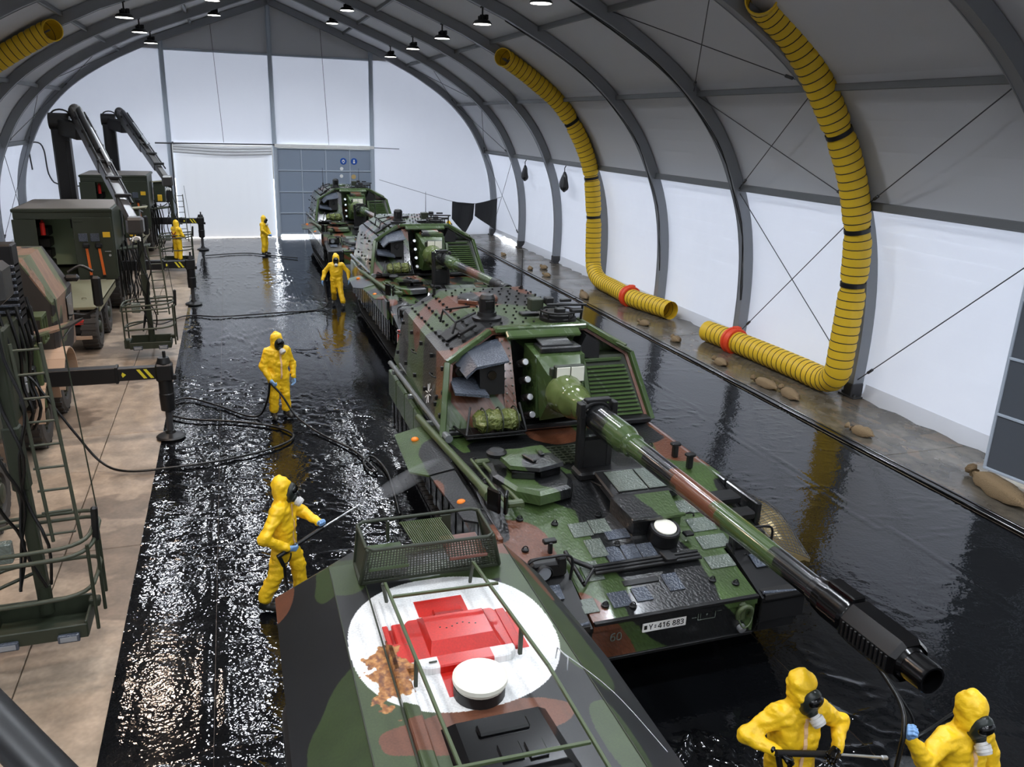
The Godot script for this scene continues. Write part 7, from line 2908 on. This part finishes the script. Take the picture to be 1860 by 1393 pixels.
func props() -> void:
	var dm := mat("duct", srgb(222, 182, 38), 0.55)
	dm.backlight_enabled = true
	dm.backlight = Color(0.2, 0.16, 0.03)
	mat("fan", srgb(226, 70, 30), 0.5)
	var bm := mat("burlap", srgb(138, 116, 86), 0.9)
	bm.normal_enabled = true
	bm.normal_texture = noise_tex(noise(0.08, 600, 3), 256, [], 10.0)
	bm.normal_scale = 0.7
	triplanar(bm, 2.0, false)
	duct("ventilation_duct", "yellow flexible duct climbing the near right arch and bending along the floor", [Vector3(9.85, 8.5, -14.6), Vector3(10.1, 8.38, -14.78), Vector3(10.9, 7.85, -14.85), Vector3(11.75, 6.9, -14.85), Vector3(12.7, 5.43, -14.85), Vector3(13.2, 4.0, -14.85), Vector3(13.36, 2.7, -14.9), Vector3(13.38, 1.2, -14.95), Vector3(13.42, 0.6, -15.05), Vector3(13.5, 0.34, -15.5), Vector3(13.52, 0.32, -16.4), Vector3(13.5, 0.32, -17.5), Vector3(13.42, 0.32, -19.3), Vector3(13.3, 0.32, -20.6)], Vector3(13.42, 0.32, -19.3), [Vector3(12.28, 6.1, -14.85), Vector3(13.18, 4.05, -14.85), Vector3(13.34, 2.8, -14.9)])
	duct("ventilation_duct", "yellow flexible duct on the arch by the second hanging bag", [Vector3(9.45, 8.32, -29.4), Vector3(9.7, 8.24, -29.55), Vector3(10.87, 7.52, -29.6), Vector3(12.0, 6.6, -29.6), Vector3(13.05, 4.85, -29.6), Vector3(13.4, 3.0, -29.6), Vector3(13.48, 1.2, -29.55), Vector3(13.48, 0.6, -29.3), Vector3(13.45, 0.34, -28.6), Vector3(13.4, 0.32, -27.4), Vector3(13.26, 0.32, -25.4), Vector3(13.45, 0.32, -24.2), Vector3(13.6, 0.32, -23.3)], Vector3(13.28, 0.32, -25.7), [Vector3(12.25, 6.2, -29.6), Vector3(13.2, 4.2, -29.6), Vector3(13.42, 2.7, -29.6)])
	duct("ventilation_duct", "yellow flexible duct at the upper left corner of the roof", [Vector3(-4.75, 8.32, -29.4), Vector3(-5.0, 8.24, -29.55), Vector3(-6.2, 7.52, -29.6), Vector3(-7.4, 6.6, -29.6), Vector3(-8.45, 4.85, -29.6), Vector3(-8.8, 3.0, -29.6), Vector3(-8.9, 1.2, -29.6), Vector3(-8.9, 0.34, -29.6)], Vector3.ZERO, [Vector3(-7.65, 6.2, -29.6)])
	# sandbags from far to near
	var bags := [[12.25, -37.2, 0.4, 0.2, "farthest small sandbag beside the dark hanging cloths"], [12.9, -33.4, 0.42, 0.24, "small sandbag close to the wall foot, beyond the second duct"], [12.22, -33.3, 0.36, 0.2, "second small sandbag of the far rail"], [12.36, -31.6, 0.4, 0.22, "third small sandbag of the far rail"], [12.2, -27.3, 1.1, 0.26, "long pale sandbag across from the farther orange fan"], [12.38, -22.8, 0.42, 0.24, "small round sandbag left of the nearer duct end"], [12.34, -20.7, 0.4, 0.24, "small round sandbag in front of the nearer duct end"], [12.3, -18.2, 0.5, 0.26, "lumpy sandbag across from the nearer orange fan"], [12.34, -16.2, 0.8, 0.28, "farther of two touching long sandbags by the duct bend"], [12.42, -15.35, 0.8, 0.28, "nearer of two touching long sandbags by the duct bend"], [12.34, -12.8, 0.55, 0.26, "lone sandbag with a frayed end before the side gate"], [12.66, -9.7, 1.5, 0.4, "large full sandbag at the foot of the grey side gate"]]
	for k in bags.size():
		var b: Array = bags[k]
		sandbag(Vector3(b[0], 0.0, b[1]), Vector3(b[2], b[3], b[3] * 1.25), PI / 2 + 0.25 * sin(k * 2.7), b[4], 700 + k)
	# things hanging by the right wall
	for k in 2:
		var z: float = [-38.4, -33.3][k]
		var s := S()
		var rings := []
		for j in 9:
			var f := j / 8.0
			var w: float = [0.03, 0.09, 0.14, 0.17, 0.19, 0.2, 0.2, 0.16, 0.04][j]
			var ring := []
			for i in 10:
				var a := TAU * i / 10.0
				ring.append(Vector3(cos(a) * w * 0.75 + 0.02 * sin(j + i), -f * (0.75 if k == 0 else 0.85), sin(a) * w * (1.4 if k == 0 else 1.9)))
			rings.append(ring)
		s.loft(rings)
		var o := thing("hanging_bag", ["smaller black bag hanging from the wall rail", "larger black bag hanging from the wall rail beside the duct"][k], "bag", Vector3(13.62, 4.2, z), 0.0, "black bags on the wall rail")
		part(o, "bag_body", s, mats.black)
		s = S()
		s.tube(curve([Vector3(0.05, 0.24, 0), Vector3(-0.02, 0.16, 0.05), Vector3(0, 0.06, 0), Vector3(0, -0.06, 0)], 0.04), 0.02, 6)
		part(o, "hanging_cord", s, mats.black)
	var cloth := mat("dark_cloth", srgb(44, 45, 48), 0.8)
	for k in 2:
		var s := S()
		var z := -43.3
		var cols := 14
		for i in cols:
			for j in 8:
				var q := []
				for e in [[i, j], [i + 1, j], [i + 1, j + 1], [i, j + 1]]:
					var f: float = e[0] / float(cols)
					var v: float = e[1] / 8.0
					var x: float
					var top: float
					var bot: float
					if k == 0:
						x = lerpf(11.25, 12.5, f)
						top = 2.0 - 0.1 * f
						bot = lerpf(1.1, 0.3, minf(f / 0.6, 1.0)) if f < 0.6 else lerpf(0.3, 1.05, (f - 0.6) / 0.4)
					else:
						x = lerpf(12.54, 13.8, f)
						top = 1.88 + 0.28 * f
						bot = lerpf(1.25, 0.45, f)
					q.append(Vector3(x - 0.04 * v, lerpf(top, bot, v), z + 0.07 * sin(f * 9.0 + v * 2.0) * (0.3 + v)))
				s.face([q[0], q[1], q[2]], Vector3(q[0].x, q[0].y, z - 5.0))
				s.face([q[0], q[2], q[3]], Vector3(q[0].x, q[0].y, z - 5.0))
		var o := part(self, "hanging_cloth", s, cloth)
		tag(o, ["dark cloth hanging on the line, the one on its curtain side", "dark cloth hanging on the line next to the wall arch"][k], "cloth", "dark cloths on the line")
	var wl := S()
	wl.tube(curve([Vector3(7.6, 3.0, -44.9), Vector3(9.4, 2.5, -44.2), Vector3(11.25, 2.02, -43.3), Vector3(12.52, 1.9, -43.3), Vector3(13.8, 2.18, -43.3), Vector3(14.0, 2.25, -43.3)], 0.3), 0.012, 6)
	tag(part(self, "washing_line", wl, mats.wire), "thin line that carries the dark cloths", "line")
	# hoses
	hose("long black hose looping round the standing worker's feet to the nearest truck", [Vector3(0.47, 0.86, -16.5), Vector3(0.42, 0.5, -16.6), Vector3(0.25, 0.1, -16.75), Vector3(-0.05, 0.062, -16.9), Vector3(-0.55, 0.062, -17.6), Vector3(-1.2, 0.066, -18.3), Vector3(-1.55, 0.066, -18.1), Vector3(-1.62, 0.066, -17.5), Vector3(-1.2, 0.066, -16.95), Vector3(-0.22, 0.062, -16.55), Vector3(0.51, 0.062, -16.05), Vector3(0.83, 0.062, -15.45), Vector3(0.45, 0.062, -14.95), Vector3(-0.34, 0.062, -14.6), Vector3(-1.18, 0.062, -14.45), Vector3(-2.05, 0.062, -14.45), Vector3(-2.5, 0.18, -14.7), Vector3(-2.85, 0.7, -14.8), Vector3(-3.2, 1.3, -14.9), Vector3(-3.5, 1.75, -15.0), Vector3(-3.75, 1.6, -15.0)])
	hose("black hose trailing from the standing worker's hand towards the near howitzer", [Vector3(0.49, 0.86, -16.48), Vector3(0.7, 0.6, -16.4), Vector3(0.95, 0.2, -16.2), Vector3(1.33, 0.062, -15.5), Vector3(1.84, 0.062, -14.5), Vector3(2.06, 0.062, -13.7), Vector3(2.12, 0.062, -13.35), Vector3(2.0, 0.066, -13.45), Vector3(1.97, 0.066, -13.85), Vector3(2.16, 0.062, -14.05), Vector3(2.3, 0.062, -13.2), Vector3(2.2, 0.062, -11.6)])
	hose("black hose crossing the floor from the second cage to the walking worker", [Vector3(-2.3, 0.9, -22.6), Vector3(-2.2, 0.25, -24.8), Vector3(-1.58, 0.062, -26.6), Vector3(-0.6, 0.062, -26.3), Vector3(1.06, 0.062, -26.5), Vector3(2.6, 0.062, -26.9), Vector3(2.75, 0.5, -27.2), Vector3(2.72, 0.88, -27.3)])
	hose("black hose lying at the far worker's feet", [Vector3(-1.3, 0.062, -38.6), Vector3(0.4, 0.062, -39.1), Vector3(1.4, 0.062, -38.35), Vector3(2.6, 0.062, -37.4)])
	hose("black hose held up by the worker with the raised hand", [Vector3(4.52, 0.9, -3.7), Vector3(4.5, 1.3, -3.75), Vector3(4.56, 1.58, -3.8), Vector3(4.6, 1.74, -3.84), Vector3(4.74, 1.8, -4.05), Vector3(5.0, 1.72, -4.6), Vector3(5.8, 0.8, -4.8), Vector3(6.4, 0.062, -5.2), Vector3(7.2, 0.062, -5.4)], 0.018)
	# lances
	lance("spray lance of the worker beside the ambulance", Vector3(0.33, 0.97, -9.22), Vector3(0.72, 1.1, -9.4), Vector3(1.3, 1.28, -9.65), [Vector3(0.3, 0.8, -9.2), Vector3(0.32, 0.5, -9.15), Vector3(0.45, 0.12, -8.9), Vector3(0.8, 0.06, -8.4), Vector3(1.2, 0.06, -7.8), Vector3(1.4, 0.06, -6.9)])
	lance("spray lance across the waist of the worker with black gloves", Vector3(3.98, 1.24, -4.33), Vector3(4.42, 1.12, -4.33), Vector3(5.02, 0.95, -4.3), [Vector3(3.93, 1.08, -4.33), Vector3(3.95, 0.6, -4.28), Vector3(3.9, 0.1, -4.3), Vector3(3.6, 0.05, -4.9)])
	mist("water_spray", "fine fan of water hitting the howitzer's fender", Vector3(1.45, 1.3, -9.7), Vector3(2.5, 1.62, -10.05), 0.24, 1.5)
	mist("water_spray", "fine fan of water before the worker with the raised hand", Vector3(5.04, 0.93, -4.28), Vector3(5.75, 0.72, -3.7), 0.3, 1.3)
	# hand rail of the viewing platform
	var rs := S()
	rs.rod(Vector3(-0.486, 5.542, -1.076), Vector3(-0.1, 5.419, -0.59), 0.021, 12)
	tag(part(self, "platform_rail", rs, mats.black), "dark hand rail of the viewing platform, close to the lens", "rail")
